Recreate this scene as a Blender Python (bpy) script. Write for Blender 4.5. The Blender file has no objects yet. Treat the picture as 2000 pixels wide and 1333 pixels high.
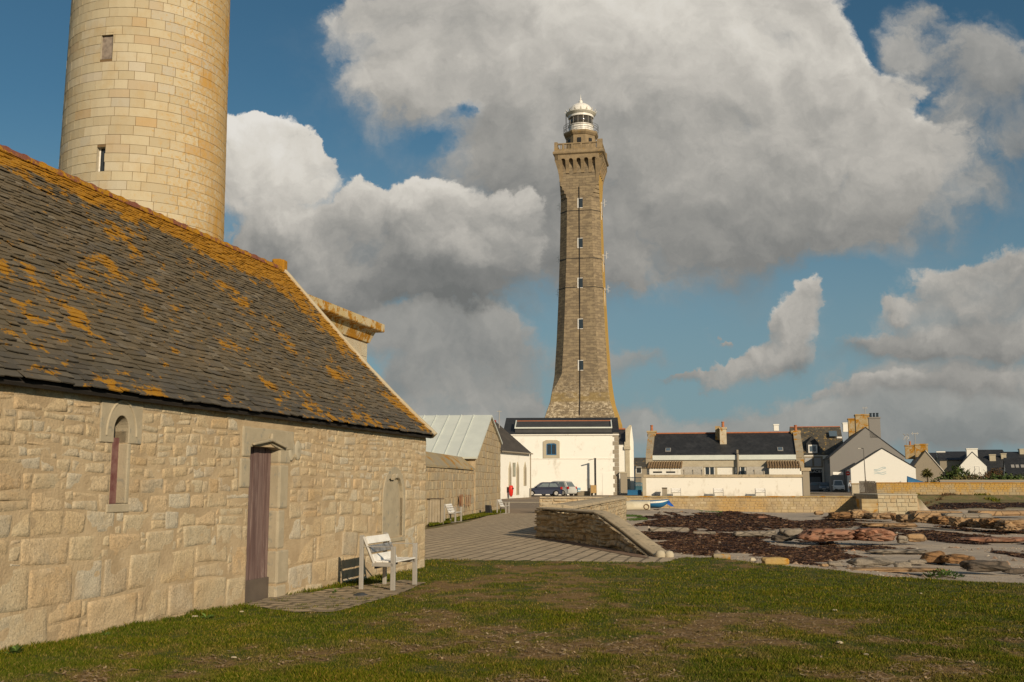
import bpy, math, random
import numpy as np
from math import sin, cos, tan, pi, radians, sqrt, atan2, exp
from mathutils import Vector, Matrix, noise as mnoise
random.seed(7); NP = np.random.default_rng(11)
S = bpy.context.scene
COL = S.collection
# ------------------------------------------------------------------ camera numbers and survey helpers
FPX = 2000.0; PITCH = radians(7.9); EYE = 1.65
def ray(px, py):
    dx = (px-1000)/FPX; dz = -(py-666.5)/FPX
    return dx, cos(PITCH)-dz*sin(PITCH), sin(PITCH)+dz*cos(PITCH)
def at(px, py, Y):
    x, y, z = ray(px, py); s = Y/y
    return Vector((x*s, Y, EYE+z*s))
def gp(px, py, z=0.0):
    x, y, zz = ray(px, py); s = (z-EYE)/zz
    return Vector((x*s, y*s, z))
class Fr:
    """a local frame: x along the facade, y into the building, z up"""
    def __init__(s, o, rz):
        s.o = Vector((o[0], o[1], o[2] if len(o) > 2 else 0)); s.rz = rz
        s.x = Vector((cos(rz), sin(rz), 0)); s.y = Vector((-sin(rz), cos(rz), 0))
    def on(s, px, py, y=0.0):
        x, yy, z = ray(px, py); n = s.y
        k = ((s.o.x+n.x*y)*n.x+(s.o.y+n.y*y)*n.y)/(x*n.x+yy*n.y)
        p = Vector((x*k, yy*k, EYE+z*k))-s.o
        return Vector((p.dot(s.x), p.dot(s.y), p.z))
    def w(s, x, y, z=0):
        return s.o+s.x*x+s.y*y+Vector((0, 0, z))
# ------------------------------------------------------------------ numpy value noise
def _h(ix, iy, seed):
    n = (ix*374761393+iy*668265263+seed*1442695041) & 0xffffffff
    n = ((n ^ (n >> 13))*1274126177) & 0xffffffff
    return ((n ^ (n >> 16)) & 0xffff)/65535.0
def vnoise(x, y, seed=0):
    x = np.asarray(x, float); y = np.asarray(y, float)
    ix = np.floor(x).astype(np.int64); iy = np.floor(y).astype(np.int64)
    fx = x-ix; fy = y-iy; fx = fx*fx*(3-2*fx); fy = fy*fy*(3-2*fy)
    a = _h(ix, iy, seed); b = _h(ix+1, iy, seed); c = _h(ix, iy+1, seed); d = _h(ix+1, iy+1, seed)
    return (a*(1-fx)+b*fx)*(1-fy)+(c*(1-fx)+d*fx)*fy
def fbm(x, y, octv=4, seed=0):
    t = 0; a = .5; n = 0
    for i in range(octv):
        t = t+a*vnoise(np.asarray(x)*2**i, np.asarray(y)*2**i, seed+i*17); n += a; a *= .5
    return t/n
def sstep(a, b, x):
    t = np.clip((np.asarray(x, float)-a)/(b-a), 0, 1); return t*t*(3-2*t)
def inside(poly, X, Y):
    X = np.asarray(X, float); Y = np.asarray(Y, float); r = np.zeros(np.broadcast(X, Y).shape, bool)
    n = len(poly)
    for i in range(n):
        x0, y0 = poly[i][:2]; x1, y1 = poly[(i+1) % n][:2]
        if y0 == y1: continue
        c = ((y0 > Y) != (y1 > Y)) & (X < (x1-x0)*(Y-y0)/(y1-y0)+x0)
        r ^= c
    return r
def dline(pts, X, Y, closed=False):
    X = np.asarray(X, float); Y = np.asarray(Y, float); d = np.full(np.broadcast(X, Y).shape, 1e9)
    n = len(pts)
    for i in range(n if closed else n-1):
        x0, y0 = pts[i][:2]; x1, y1 = pts[(i+1) % n][:2]
        ex, ey = x1-x0, y1-y0; L = ex*ex+ey*ey+1e-12
        t = np.clip(((X-x0)*ex+(Y-y0)*ey)/L, 0, 1)
        d = np.minimum(d, np.hypot(X-x0-t*ex, Y-y0-t*ey))
    return d
# ------------------------------------------------------------------ objects
def tag(o, label=None, cat=None, group=None, kind=None):
    if label: o['label'] = label
    if cat: o['category'] = cat
    if group: o['group'] = group
    if kind: o['kind'] = kind
    return o
def thing(name, label, cat, loc=(0, 0, 0), rz=0.0, group=None):
    o = bpy.data.objects.new(name, None); COL.objects.link(o)
    o.location = loc; o.rotation_euler = (0, 0, rz); o.empty_display_size = .3
    return tag(o, label, cat, group)
def frthing(name, label, cat, fr, group=None):
    return thing(name, label, cat, fr.o, fr.rz, group)
def dup(root, loc, rz, label=None, group=None, scale=None):
    r = root.copy(); COL.objects.link(r); r.location = loc; r.rotation_euler = (0, 0, rz)
    if label: r['label'] = label
    if group: r['group'] = group
    if scale: r.scale = scale
    for ch in list(root.children):
        c = ch.copy(); COL.objects.link(c); c.parent = r
        for g in ch.children:
            d = g.copy(); COL.objects.link(d); d.parent = c
    return r
class MB:
    def __init__(s): s.v = []; s.f = []; s.uv = {}
    def add(s, vs, fs):
        b = len(s.v); s.v += [tuple(v) for v in vs]; s.f += [tuple(i+b for i in f) for f in fs]
        return b
    def box(s, c, d, rz=0.0, rx=0.0, ry=0.0):
        m = Matrix.Rotation(rz, 3, 'Z') @ Matrix.Rotation(ry, 3, 'Y') @ Matrix.Rotation(rx, 3, 'X'); c = Vector(c)
        vs = [c+m @ Vector((x*d[0]/2, y*d[1]/2, z*d[2]/2)) for x in (-1, 1) for y in (-1, 1) for z in (-1, 1)]
        s.add(vs, [(0, 1, 3, 2), (4, 6, 7, 5), (0, 4, 5, 1), (2, 3, 7, 6), (0, 2, 6, 4), (1, 5, 7, 3)]); return s
    def bb(s, x0, x1, y0, y1, z0, z1):
        return s.box(((x0+x1)/2, (y0+y1)/2, (z0+z1)/2), (abs(x1-x0), abs(y1-y0), abs(z1-z0)))
    def loft(s, rings, cap=True, close=True):
        n = len(rings[0]); b = len(s.v)
        for r in rings: s.v += [tuple(p) for p in r]
        for i in range(len(rings)-1):
            for j in range(n if close else n-1):
                k = (j+1) % n
                s.f.append((b+i*n+j, b+i*n+k, b+(i+1)*n+k, b+(i+1)*n+j))
        if cap:
            s.f.append(tuple(b+j for j in reversed(range(n)))); s.f.append(tuple(b+(len(rings)-1)*n+j for j in range(n)))
        return s
    def prism_y(s, poly, y0, y1):      # polygon in x,z pushed along y
        return s.loft([[(x, y0, z) for x, z in poly], [(x, y1, z) for x, z in poly]])
    def prism_x(s, poly, x0, x1):      # polygon in y,z pushed along x
        return s.loft([[(x0, y, z) for y, z in poly], [(x1, y, z) for y, z in poly]])
    def prism_z(s, poly, z0, z1):
        return s.loft([[(x, y, z0) for x, y in poly], [(x, y, z1) for x, y in poly]])
    def tube(s, pts, r, n=8, r2=None):
        pts = [Vector(p) for p in pts]; rings = []
        for i, p in enumerate(pts):
            t = (pts[min(i+1, len(pts)-1)]-pts[max(i-1, 0)]).normalized()
            a = t.cross(Vector((0, 0, 1)));
            if a.length < .05: a = t.cross(Vector((0, 1, 0)))
            a.normalize(); b = t.cross(a)
            rr = r if r2 is None else r+(r2-r)*i/max(1, len(pts)-1)
            rings.append([p+a*(cos(2*pi*k/n)*rr)+b*(sin(2*pi*k/n)*rr) for k in range(n)])
        return s.loft(rings)
    def lathe(s, prof, c=(0, 0, 0), n=24, ph=0.0, cap=True):
        return s.loft([[(c[0]+r*cos(2*pi*k/n+ph), c[1]+r*sin(2*pi*k/n+ph), c[2]+z) for k in range(n)] for r, z in prof], cap)
    def quad(s, a, b, c, d): s.add([a, b, c, d], [(0, 1, 2, 3)]); return s
    def build(s, name, mat, parent=None, smooth=False, bevel=0.0, uvf=None, auto=False):
        me = bpy.data.meshes.new(name); me.from_pydata(s.v, [], s.f); me.update()
        if uvf:
            uv = me.uv_layers.new(name='UVMap'); co = s.v
            me.calc_loop_triangles()
            for p in me.polygons:
                for li in p.loop_indices:
                    uv.data[li].uv = uvf(Vector(co[me.loops[li].vertex_index]), p.normal)
        if smooth:
            for p in me.polygons: p.use_smooth = True
        o = bpy.data.objects.new(name, me); COL.objects.link(o)
        if mat: me.materials.append(mat)
        if parent: o.parent = parent
        if bevel:
            m = o.modifiers.new('bevel', 'BEVEL'); m.width = bevel; m.segments = 2; m.limit_method = 'ANGLE'
        if auto and smooth:
            try: me.set_sharp_from_angle(angle=radians(35))
            except Exception: pass
        return o
def npmesh(name, V, F, mat, parent=None, smooth=False, attrs=None):
    """V (n,3) array, F (m,k) array of equal-size faces"""
    V = np.asarray(V, np.float32); F = np.asarray(F, np.int32); k = F.shape[1]
    me = bpy.data.meshes.new(name)
    me.vertices.add(len(V)); me.vertices.foreach_set('co', V.ravel())
    me.loops.add(F.size); me.loops.foreach_set('vertex_index', F.ravel())
    me.polygons.add(len(F)); me.polygons.foreach_set('loop_start', np.arange(0, F.size, k, dtype=np.int32))
    try: me.polygons.foreach_set('loop_total', np.full(len(F), k, np.int32))
    except Exception: pass
    me.polygons.foreach_set('use_smooth', np.full(len(F), bool(smooth)))
    if attrs:
        for an, av in attrs.items():
            a = me.attributes.new(an, 'FLOAT', 'POINT'); a.data.foreach_set('value', np.asarray(av, np.float32))
    me.update(calc_edges=True); me.validate()
    o = bpy.data.objects.new(name, me); COL.objects.link(o)
    if mat: me.materials.append(mat)
    if parent: o.parent = parent
    return o
# ------------------------------------------------------------------ materials
def hexc(h, k=1.0):
    r = []
    for i in (0, 2, 4):
        c = int(h[i:i+2], 16)/255; r.append((c/12.92 if c <= .04045 else ((c+.055)/1.055)**2.4)*k)
    return tuple(r)
class NT:
    def __init__(s, name):
        s.m = bpy.data.materials.new(name); s.m.use_nodes = True; s.t = s.m.node_tree
        s.b = s.t.nodes['Principled BSDF']; s.b.inputs['Specular IOR Level'].default_value = .25
        s.bm = None
    def n(s, ty, ins=None, **pr):
        nd = s.t.nodes.new(ty)
        for k, v in pr.items(): setattr(nd, k, v)
        for k, v in (ins or {}).items(): s.put(nd.inputs[k], v)
        return nd
    def put(s, sock, v):
        if hasattr(v, 'is_output'): s.t.links.new(v, sock)
        else:
            if sock.type == 'RGBA' and len(v) == 3: v = (*v, 1)
            sock.default_value = v
    def obj(s): return s.n('ShaderNodeTexCoord').outputs['Object']
    def uv(s): return s.n('ShaderNodeUVMap').outputs[0]
    def geo(s, k): return s.n('ShaderNodeNewGeometry').outputs[k]
    def attr(s, a): return s.n('ShaderNodeAttribute', attribute_name=a).outputs['Fac']
    def isl(s): return s.geo('Random Per Island')
    def map(s, vec, scale=(1, 1, 1), rot=(0, 0, 0), loc=(0, 0, 0)):
        return s.n('ShaderNodeMapping', {'Vector': vec, 'Scale': scale, 'Rotation': rot, 'Location': loc}).outputs[0]
    def noise(s, vec, scale, det=4, rough=.55, dist=0.0, col=False):
        nd = s.n('ShaderNodeTexNoise', {'Vector': vec, 'Scale': scale, 'Detail': det, 'Roughness': rough, 'Distortion': dist})
        return nd.outputs['Color' if col else 'Fac']
    def vor(s, vec, scale, feat='F1', out='Distance', rnd=1.0):
        return s.n('ShaderNodeTexVoronoi', {'Vector': vec, 'Scale': scale, 'Randomness': rnd}, feature=feat).outputs[out]
    def mth(s, op, a, b=0.0, c=0.0, clamp=False):
        return s.n('ShaderNodeMath', {0: a, 1: b, 2: c}, operation=op, use_clamp=clamp).outputs[0]
    def rng(s, v, a, b, c=0.0, d=1.0, smooth=True):
        return s.n('ShaderNodeMapRange', {'Value': v, 'From Min': a, 'From Max': b, 'To Min': c, 'To Max': d},
                   interpolation_type='SMOOTHSTEP' if smooth else 'LINEAR').outputs[0]
    def mix(s, f, a, b, mode='MIX'):
        nd = s.n('ShaderNodeMix', data_type='RGBA', blend_type=mode)
        s.put(nd.inputs[0], f); s.put(nd.inputs[6], a); s.put(nd.inputs[7], b); return nd.outputs[2]
    def ramp(s, f, stops, ease='LINEAR'):
        nd = s.n('ShaderNodeValToRGB', {'Fac': f}); cr = nd.color_ramp; cr.interpolation = ease
        while len(cr.elements) < len(stops): cr.elements.new(.5)
        for e, (p, c) in zip(cr.elements, stops): e.position = p; e.color = (*c, 1) if len(c) == 3 else c
        return nd.outputs[0]
    def bump(s, h, st=.5, dist=.02):
        nd = s.n('ShaderNodeBump', {'Height': h, 'Strength': st, 'Distance': dist})
        if s.bm is not None: s.t.links.new(s.bm, nd.inputs['Normal'])
        s.bm = nd.outputs[0]; return s
    def out(s, col, rough=.8, metal=0.0, spec=None):
        s.put(s.b.inputs['Base Color'], col); s.put(s.b.inputs['Roughness'], rough); s.put(s.b.inputs['Metallic'], metal)
        if spec is not None: s.b.inputs['Specular IOR Level'].default_value = spec
        if s.bm is not None: s.t.links.new(s.bm, s.b.inputs['Normal'])
        return s.m
    def sep(s, vec): return s.n('ShaderNodeSeparateXYZ', {0: vec}).outputs
def mottle(name, c1, c2, scale=3.0, rough=.8, bump=.3, bscale=40, metal=0.0, isl=0.0, c3=None, bd=.01, spec=None):
    k = NT(name); o = k.obj()
    f = k.rng(k.noise(o, scale, 6, .6), .3, .7)
    c = k.mix(f, c1, c2)
    if c3: c = k.mix(k.rng(k.noise(k.map(o, loc=(7, 3, 1)), scale*2.3, 5, .6), .56, .68), c, c3)
    if isl: c = k.mix(1.0, c, k.ramp(k.isl(), [(0, (1-isl,)*3), (1, (1+isl,)*3)]), 'MULTIPLY')
    if bump: k.bump(k.noise(o, bscale, 4, .6), bump, bd)
    return k.out(c, rough, metal, spec)
LICHEN = (.42, .19, .012)
def granite(name, pal, mortar=False, bsc=34, bst=.55, stain=None, lich=0.0, smear=0.0):
    """per-stone tints, speckle, soft stains"""
    k = NT(name); o = k.obj(); r = k.isl()
    c = k.ramp(r, [(i/(len(pal)-1), p) for i, p in enumerate(pal)])
    big = k.noise(o, 1.1, 5, .6)
    c = k.mix(k.rng(big, .42, .72, 0, .5), c, stain or (.40, .25, .11))
    sp = k.noise(o, 55, 3, .7)
    c = k.mix(1.0, c, k.ramp(sp, [(.25, (.62, .62, .62)), (.5, (1, 1, 1)), (.75, (1.3, 1.28, 1.22))]), 'MULTIPLY')
    c = k.mix(k.rng(k.noise(k.map(o, loc=(3, 9, 2)), 2.3, 6, .65), .56, .74, 0, .55), c, (.30, .28, .235))
    if lich: c = k.mix(k.mth('MULTIPLY', k.rng(k.noise(k.map(o, loc=(5, 1, 8)), 3.1, 7, .7), .6, .68), lich), c, LICHEN)
    sm = k.rng(k.noise(k.map(o, loc=(6, 2, 4)), 3.3, 6, .7), .52, .66, 0, .75)
    c = k.mix(k.mth('MULTIPLY', sm, smear), c, (.47, .37, .235))
    k.bump(k.noise(o, 9, 5, .6), .5, .03); k.bump(k.noise(o, 22, 5, .7), .7, .025); k.bump(k.noise(o, bsc*2, 4, .7), bst, .012)
    return k.out(c, .9)
def flat(name, c, rough=.6, metal=0.0, spec=.3): 
    k = NT(name); o = k.obj()
    c2 = k.mix(k.rng(k.noise(o, 6, 4), .35, .7), c, tuple(x*.82 for x in c))
    return k.out(c2, rough, metal, spec)
PAL = [(.47, .42, .33), (.50, .44, .335), (.50, .40, .26), (.45, .385, .275), (.54, .44, .29), (.48, .365, .225), (.50, .42, .295), (.52, .385, .235), (.43, .37, .275), (.54, .45, .315)]
MT = {}
MT['cottage_stone'] = granite('cottage_stone', PAL, smear=.8)
MT['lintel'] = mottle('lintel_granite', (.42, .36, .26), (.35, .30, .215), 4, .9, .6, 60, isl=.1, bd=.012, c3=(.28, .26, .21))
k = NT('earth_mortar'); o = k.obj()
k.bump(k.noise(o, 30, 5, .65), .8, .02)
MT['mortar'] = k.out(k.mix(k.rng(k.noise(o, 2.5, 6), .35, .65), (.47, .365, .235), (.37, .28, .175)), .95)
MT['dressed'] = mottle('dressed_stone', (.46, .41, .31), (.40, .35, .26), 2, .9, .3, 50, isl=.08)
def lichen_mat(name, base, base2, amt=.5, sc=2.0):
    k = NT(name); o = k.obj()
    c = k.mix(k.rng(k.noise(o, 1.7, 5), .35, .65), base, base2)
    c = k.mix(1.0, c, k.ramp(k.isl(), [(0, (.85,)*3), (1, (1.13,)*3)]), 'MULTIPLY')
    m = k.rng(k.noise(k.map(o, loc=(1, 2, 3)), sc, 7, .68), .72-amt*.45, .80-amt*.45)
    c = k.mix(m, c, k.mix(k.noise(o, 20, 3), (.30, .15, .02), LICHEN))
    k.bump(k.noise(o, 26, 5, .65), .5, .02)
    return k.out(c, .92)
MT['lichen_stone'] = lichen_mat('lichen_stone', (.36, .30, .20), (.30, .25, .17), .55)
MT['chimney_stone'] = lichen_mat('chimney_stone', (.40, .33, .22), (.36, .25, .11), .5, .9)
MT['yellow_wall'] = None
def render_mat(name, c, dirt=(.42, .36, .27), amt=.5, sc=.35):
    """lime-washed render: faint blotches and runs"""
    k = NT(name); o = k.obj()
    m = k.rng(k.noise(k.map(o, scale=(1, 1, .55)), sc*2.2, 7, .68), .54, .76, 0, amt)
    cc = k.mix(m, c, dirt)
    cc = k.mix(k.rng(k.noise(k.map(o, loc=(2, 5, 1)), sc*7, 6, .7), .62, .74, 0, amt*.7), cc, tuple(x*.6 for x in dirt))
    z = k.sep(o)[2]
    lo = k.mth('MULTIPLY', k.rng(z, 1.1, 0.0), k.rng(k.noise(o, 1.4, 6, .7), .35, .7))
    cc = k.mix(k.mth('MULTIPLY', lo, .6*amt+.1), cc, tuple(x*.8 for x in dirt))
    k.bump(k.noise(o, 14, 5), .25, .02)
    return k.out(cc, .85)
MT['white'] = render_mat('white_limewash', (.80, .785, .735), amt=.62)
MT['white2'] = render_mat('aged_white_limewash', (.76, .735, .67), amt=.85, sc=.6)
MT['white_new'] = render_mat('fresh_white_paint', (.80, .785, .735), amt=.1)
MT['grey_render'] = render_mat('grey_render', (.235, .225, .215), (.2, .19, .18), .3)
MT['tan_render'] = render_mat('tan_render', (.30, .26, .20), (.22, .2, .16), .7, .5)
def slate(name, c1, c2, rows=3.2, lich=0.0):
    k = NT(name); u = k.uv()
    b = k.n('ShaderNodeTexBrick', {'Vector': u, 'Color1': (*c1, 1), 'Color2': (*c2, 1), 'Mortar': (*[x*.45 for x in c1], 1), 'Scale': 1.0,
            'Mortar Size': .012, 'Bias': 0.0, 'Brick Width': .28, 'Row Height': .22}, offset=.5)
    c = b.outputs['Color']; o = k.obj()
    c = k.mix(k.rng(k.noise(o, .7, 6, .65), .45, .7, 0, .4), c, tuple(x*1.5+.01 for x in c2))
    if lich: c = k.mix(k.rng(k.noise(o, 1.6, 6, .7), .68-lich*.2, .74-lich*.2), c, (.30, .2, .07))
    k.bump(b.outputs['Fac'], -.4, .03)
    return k.out(c, .55, 0, .35)
MT['slate'] = slate('dark_slate', (.022, .024, .027), (.036, .037, .04))
MT['slate_old'] = slate('weathered_slate', (.06, .055, .045), (.09, .08, .062), lich=.6)
MT['slate_brown'] = slate('brown_slate', (.055, .046, .036), (.075, .062, .048))
MT['terracotta'] = mottle('terracotta', (.42, .16, .075), (.33, .12, .06), 3, .8, .3, 30)
MT['zinc'] = mottle('grey_zinc', (.56, .60, .57), (.62, .66, .62), 1.2, .5, .05, 8, spec=.4)
MT['white_paint'] = flat('white_gloss_paint', (.80, .78, .74), .35)
MT['pale_metal'] = mottle('pale_grey_metal', (.37, .35, .32), (.32, .305, .28), 6, .45, .05, 60, metal=.1, spec=.5)
MT['mirror_slat'] = mottle('bare_metal_slat', (.55, .52, .48), (.25, .21, .17), 14, .3, .1, 60, metal=.6)
MT['black'] = flat('dark_metal', (.02, .02, .022), .45)
MT['dark_glass'] = flat('window_glass', (.03, .04, .05), .08, 0, .6)
MT['blue_glass'] = flat('sky_tinted_glass', (.10, .14, .18), .1, 0, .6)  # blue base colour stands in for reflected sky
MT['blue_paint'] = mottle('blue_paint', (.02, .14, .30), (.025, .12, .26), 3, .5, .1, 30)
MT['light_blue'] = flat('pale_blue_plastic', (.22, .45, .62), .5)
MT['red_paint'] = flat('red_paint', (.60, .03, .02), .4)
MT['orange_box'] = flat('tan_board', (.42, .27, .11), .8)
MT['weathered_wood'] = mottle('weathered_wood', (.32, .27, .20), (.25, .21, .15), 3, .9, .4, 25, isl=.15)
MT['rubber'] = flat('tyre_rubber', (.02, .02, .02), .9)
MT['leaf_dark'] = mottle('dark_leaf', (.035, .06, .012), (.06, .085, .018), 1.5, .7, 0, isl=.5)
MT['leaf_brown'] = mottle('rusty_leaf', (.12, .065, .03), (.09, .06, .025), 1.5, .8, 0, isl=.4)
MT['leaf_yellow'] = mottle('olive_leaf', (.14, .12, .035), (.10, .10, .03), 1.5, .8, 0, isl=.4)
MT['leaf_green'] = mottle('bright_leaf', (.09, .14, .03), (.06, .11, .025), 3, .6, 0, isl=.4)
MT['bark'] = mottle('bark', (.10, .075, .05), (.07, .055, .04), 5, .9, .4, 20)
def skin_col(name, c): return flat(name, c, .7)
# ------------------------------------------------------------------ terrain numbers
AZ = radians(14.5)
CORN = gp(829, 1112)                                             # far corner of the chapel's long wall
EDGE = [(3.55, 23.4), (4.0, 23.3), (4.6, 23.9), (5.3, 21.5), (5.97, 20.2), (6.5, 18.9), (6.95, 17.6), (8.2, 16.5), (11, 15.4), (16, 13.5), (40, 4), (150, -30)]
BEACH = EDGE+[(400, -30), (400, 118), (46, 118), (40.0, 104.2), (39.3, 98.8), (35.6, 98.8), (35.2, 104.2), (9.9, 104.2), (5.7, 56), (1.3, 33.2), (2.45, 28.8), (3.5, 24.0)]
def land(X, Y):
    return np.interp(Y, [0, 10, 20, 45, 60, 110, 3000], [.2, .12, 0, -.1, -.1, .28, .3])+0*np.asarray(X, float)
def beachz(X, Y):
    X = np.asarray(X, float); Y = np.asarray(Y, float)
    d = dline(EDGE, X, Y)
    z = np.interp(d, [0, 2, 5, 11, 25, 45], [-.10, -.26, -.5, -.85, -1.12, -1.25])
    z = z+.62*np.exp(-(((X-11)/9)**2+((Y-97)/15)**2))
    far = np.interp(Y, [97, 104, 112, 120], [-1.25, -.95, -.5, .05])
    z = np.where(X > 38, np.maximum(z, far), z)
    return z+.10*(fbm(X*.35, Y*.35, 3, 5)-.5)+.05*(fbm(X*1.6, Y*1.6, 3, 9)-.5)
def terrain(X, Y):
    X = np.asarray(X, float); Y = np.asarray(Y, float)
    ins = inside(BEACH, X, Y); sd = dline(BEACH, X, Y, True)
    m = np.where(ins, sstep(0, .45, sd), 0)
    return land(X, Y)*(1-m)+beachz(X, Y)*m-.03*(1-m)
def tz(x, y): return float(terrain(np.array([x]), np.array([y]))[0])
def bp(px, py, dz=0.0):                                           # the point of the terrain under a sight line
    z = 0.0
    for _ in range(25):
        p = gp(px, py, z); z = .5*z+.5*(tz(p.x, p.y)+dz)
    return gp(px, py, z)
# ------------------------------------------------------------------ materials of the ground
def sand_mat():
    k = NT('shore_sand'); o = k.obj()
    c = k.mix(k.rng(k.noise(o, .25, 6, .6), .35, .65), (.50, .41, .31), (.36, .30, .24))
    c = k.mix(k.rng(k.noise(k.map(o, scale=(1, 2.2, 1)), .9, 7, .7), .52, .66, 0, .75), c, (.17, .14, .115))
    c = k.mix(k.rng(k.noise(o, 30, 4, .7), .4, .7, 0, .5), c, (.40, .36, .31))
    g = k.attr('soil')
    soil = k.mix(k.rng(k.noise(o, 1.2, 6, .65), .35, .65), (.22, .155, .08), (.13, .13, .045))
    c = k.mix(g, c, soil)
    k.bump(k.noise(o, 6, 6, .7), .6, .06); k.bump(k.noise(o, 60, 3, .7), .4, .01)
    return k.out(c, .95)
XL = np.concatenate([[-3000, -1200, -500, -200, -90, -45, -25], np.arange(-14, 0, 1.0), np.arange(0, 20, .3), np.arange(20, 60, .7), np.arange(60, 150, 5), [160, 200, 260, 380, 400, 420, 800, 1500, 3000]])
YL = np.concatenate([[-1500, -400, -100, -40], np.arange(-25, 12, 3.0), np.arange(12, 36, .3), np.arange(36, 130, .7), np.arange(130, 260, 10), [300, 400, 600, 1000, 2000, 3500]])
GX, GY = np.meshgrid(XL, YL); GZ = terrain(GX, GY)
nx, ny = len(XL), len(YL); idx = np.arange(nx*ny).reshape(ny, nx)
F = np.stack([idx[:-1, :-1].ravel(), idx[:-1, 1:].ravel(), idx[1:, 1:].ravel(), idx[1:, :-1].ravel()], 1)
insb = inside(BEACH, GX, GY)
soil = np.where(insb, 0, 1.0)
nearfar = sstep(101, 108, GY)*(GX > 36)*insb; soil = np.maximum(soil, nearfar)
tag(npmesh('terrain', np.stack([GX, GY, GZ], -1).reshape(-1, 3), F, sand_mat(), smooth=True, attrs={'soil': soil.ravel()}), kind='structure')
# ------------------------------------------------------------------ lawn
def wallx(Y): return CORN.x-(CORN.y-Y)*tan(AZ)
LAWN = [(wallx(1), 1), (wallx(CORN.y), CORN.y), (CORN.x-.3, 22.4), (0, 22.25), (1.6, 21.8), (3.1, 21.6), (3.6, 22.6)]+EDGE[1:10]+[(18, 12), (14, 1)]
BARE = [(gp(880, 1165), 1.3, 1.5), (gp(1040, 1108), 2.2, .9), (gp(1000, 1200), 1.2, 1.2), (gp(1120, 1300), .9, .4), (gp(1560, 1275), 1.9, .6), (gp(800, 1300), .9, .6), (gp(1330, 1300), 1.0, .5), (gp(1480, 1235), 1.0, .7)]
def cover(X, Y):
    c = .74+1.5*(fbm(X*1.1, Y*.75, 5, 31)-.5)+1.25*(fbm(X*4.2, Y*3.4, 4, 77)-.5)
    for p, a, b in BARE: c = c-.27*np.exp(-(((X-p.x)/a)**2+((Y-p.y)/b)**2))
    dw = X-(CORN.x-(CORN.y-Y)*tan(AZ))
    c = c+.45*np.exp(-(dw/1.1)**2)*(Y < 20.5)+.22*sstep(1.5, 4.5, X)
    c = c+.35*np.exp(-((X+1.3)/.8)**2-((Y-20.6)/1.0)**2)
    return np.clip(c, 0, 1)
def lawnz(X, Y):
    d = dline(EDGE[1:], X, Y)
    return land(X, Y)+.03+.05*(fbm(X*1.3, Y*1.3, 4, 3)-.5)+.02*(fbm(X*7, Y*7, 2, 8)-.5)-.16*np.exp(-(d/.28)**2)*0.6+.03*np.exp(-((d-.7)/.5)**2)
def lawn_mat():
    k = NT('worn_turf'); o = k.obj(); cv = k.attr('cover')
    soil = k.mix(k.rng(k.noise(o, 5, 6, .65), .35, .65), (.165, .10, .038), (.245, .155, .06))
    soil = k.mix(k.rng(k.noise(k.map(o, scale=(1, 2.2, 1)), 22, 4, .7), .56, .68), soil, (.29, .195, .09))
    gr = k.mix(k.rng(k.noise(o, 9, 5, .65), .35, .65), (.055, .072, .012), (.08, .09, .018))
    f = k.rng(k.mth('ADD', cv, k.mth('MULTIPLY', k.mth('SUBTRACT', k.noise(o, 14, 5, .7), .5), .7)), .38, .62)
    k.bump(k.noise(o, 30, 5, .7), .9, .03)
    return k.out(k.mix(f, soil, gr), .95)
sx = np.arange(-7.4, 18.2, .1); sy = np.arange(1.0, 24.2, .1)
LX, LY = np.meshgrid(sx, sy); LZ = lawnz(LX, LY)
cx = (LX[:-1, :-1]+.05); cy = (LY[:-1, :-1]+.05)
keep = inside(LAWN, cx, cy).ravel()
idx = np.arange(LX.size).reshape(LX.shape)
F = np.stack([idx[:-1, :-1].ravel(), idx[:-1, 1:].ravel(), idx[1:, 1:].ravel(), idx[1:, :-1].ravel()], 1)[keep]
used, inv = np.unique(F, return_inverse=True); F = inv.reshape(F.shape)
V = np.stack([LX, LY, LZ], -1).reshape(-1, 3)[used]
tag(npmesh('lawn', V, F, lawn_mat(), smooth=True, attrs={'cover': cover(V[:, 0], V[:, 1])}), kind='structure')
PV = [bp(x, y) for x, y in ((473, 1192), (575, 1207), (660, 1204), (760, 1178), (832, 1146), (790, 1141), (712, 1152), (620, 1166), (545, 1172))]
PVP = [(p.x, p.y) for p in PV]
# ------------------------------------------------------------------ grass blades: short tufts, many
def blades(name, X, Y, Z, hgt, wid, mat, rng, lean=.5, dry=None):
    n = len(X); a = rng.uniform(0, 2*pi, n); t = rng.uniform(0, 2*pi, n); l = hgt*lean*rng.uniform(.2, 1.3, n)
    dx, dy = np.cos(a)*wid/2, np.sin(a)*wid/2; lx, ly = np.cos(t)*l, np.sin(t)*l
    P = np.stack([np.stack([X-dx, Y-dy, Z], 1), np.stack([X+dx, Y+dy, Z], 1),
                  np.stack([X+lx*.35+dx*.7, Y+ly*.35+dy*.7, Z+hgt*.6], 1), np.stack([X+lx, Y+ly, Z+hgt], 1)], 1).reshape(-1, 3)
    b = np.arange(n)[:, None]*4
    Fm = np.concatenate([b+np.array([[0, 1, 2]]), b+np.array([[0, 2, 3]])], 1).reshape(-1, 3)
    return npmesh(name, P, Fm, mat, attrs={'dry': np.repeat(dry, 4)} if dry is not None else None)
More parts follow.
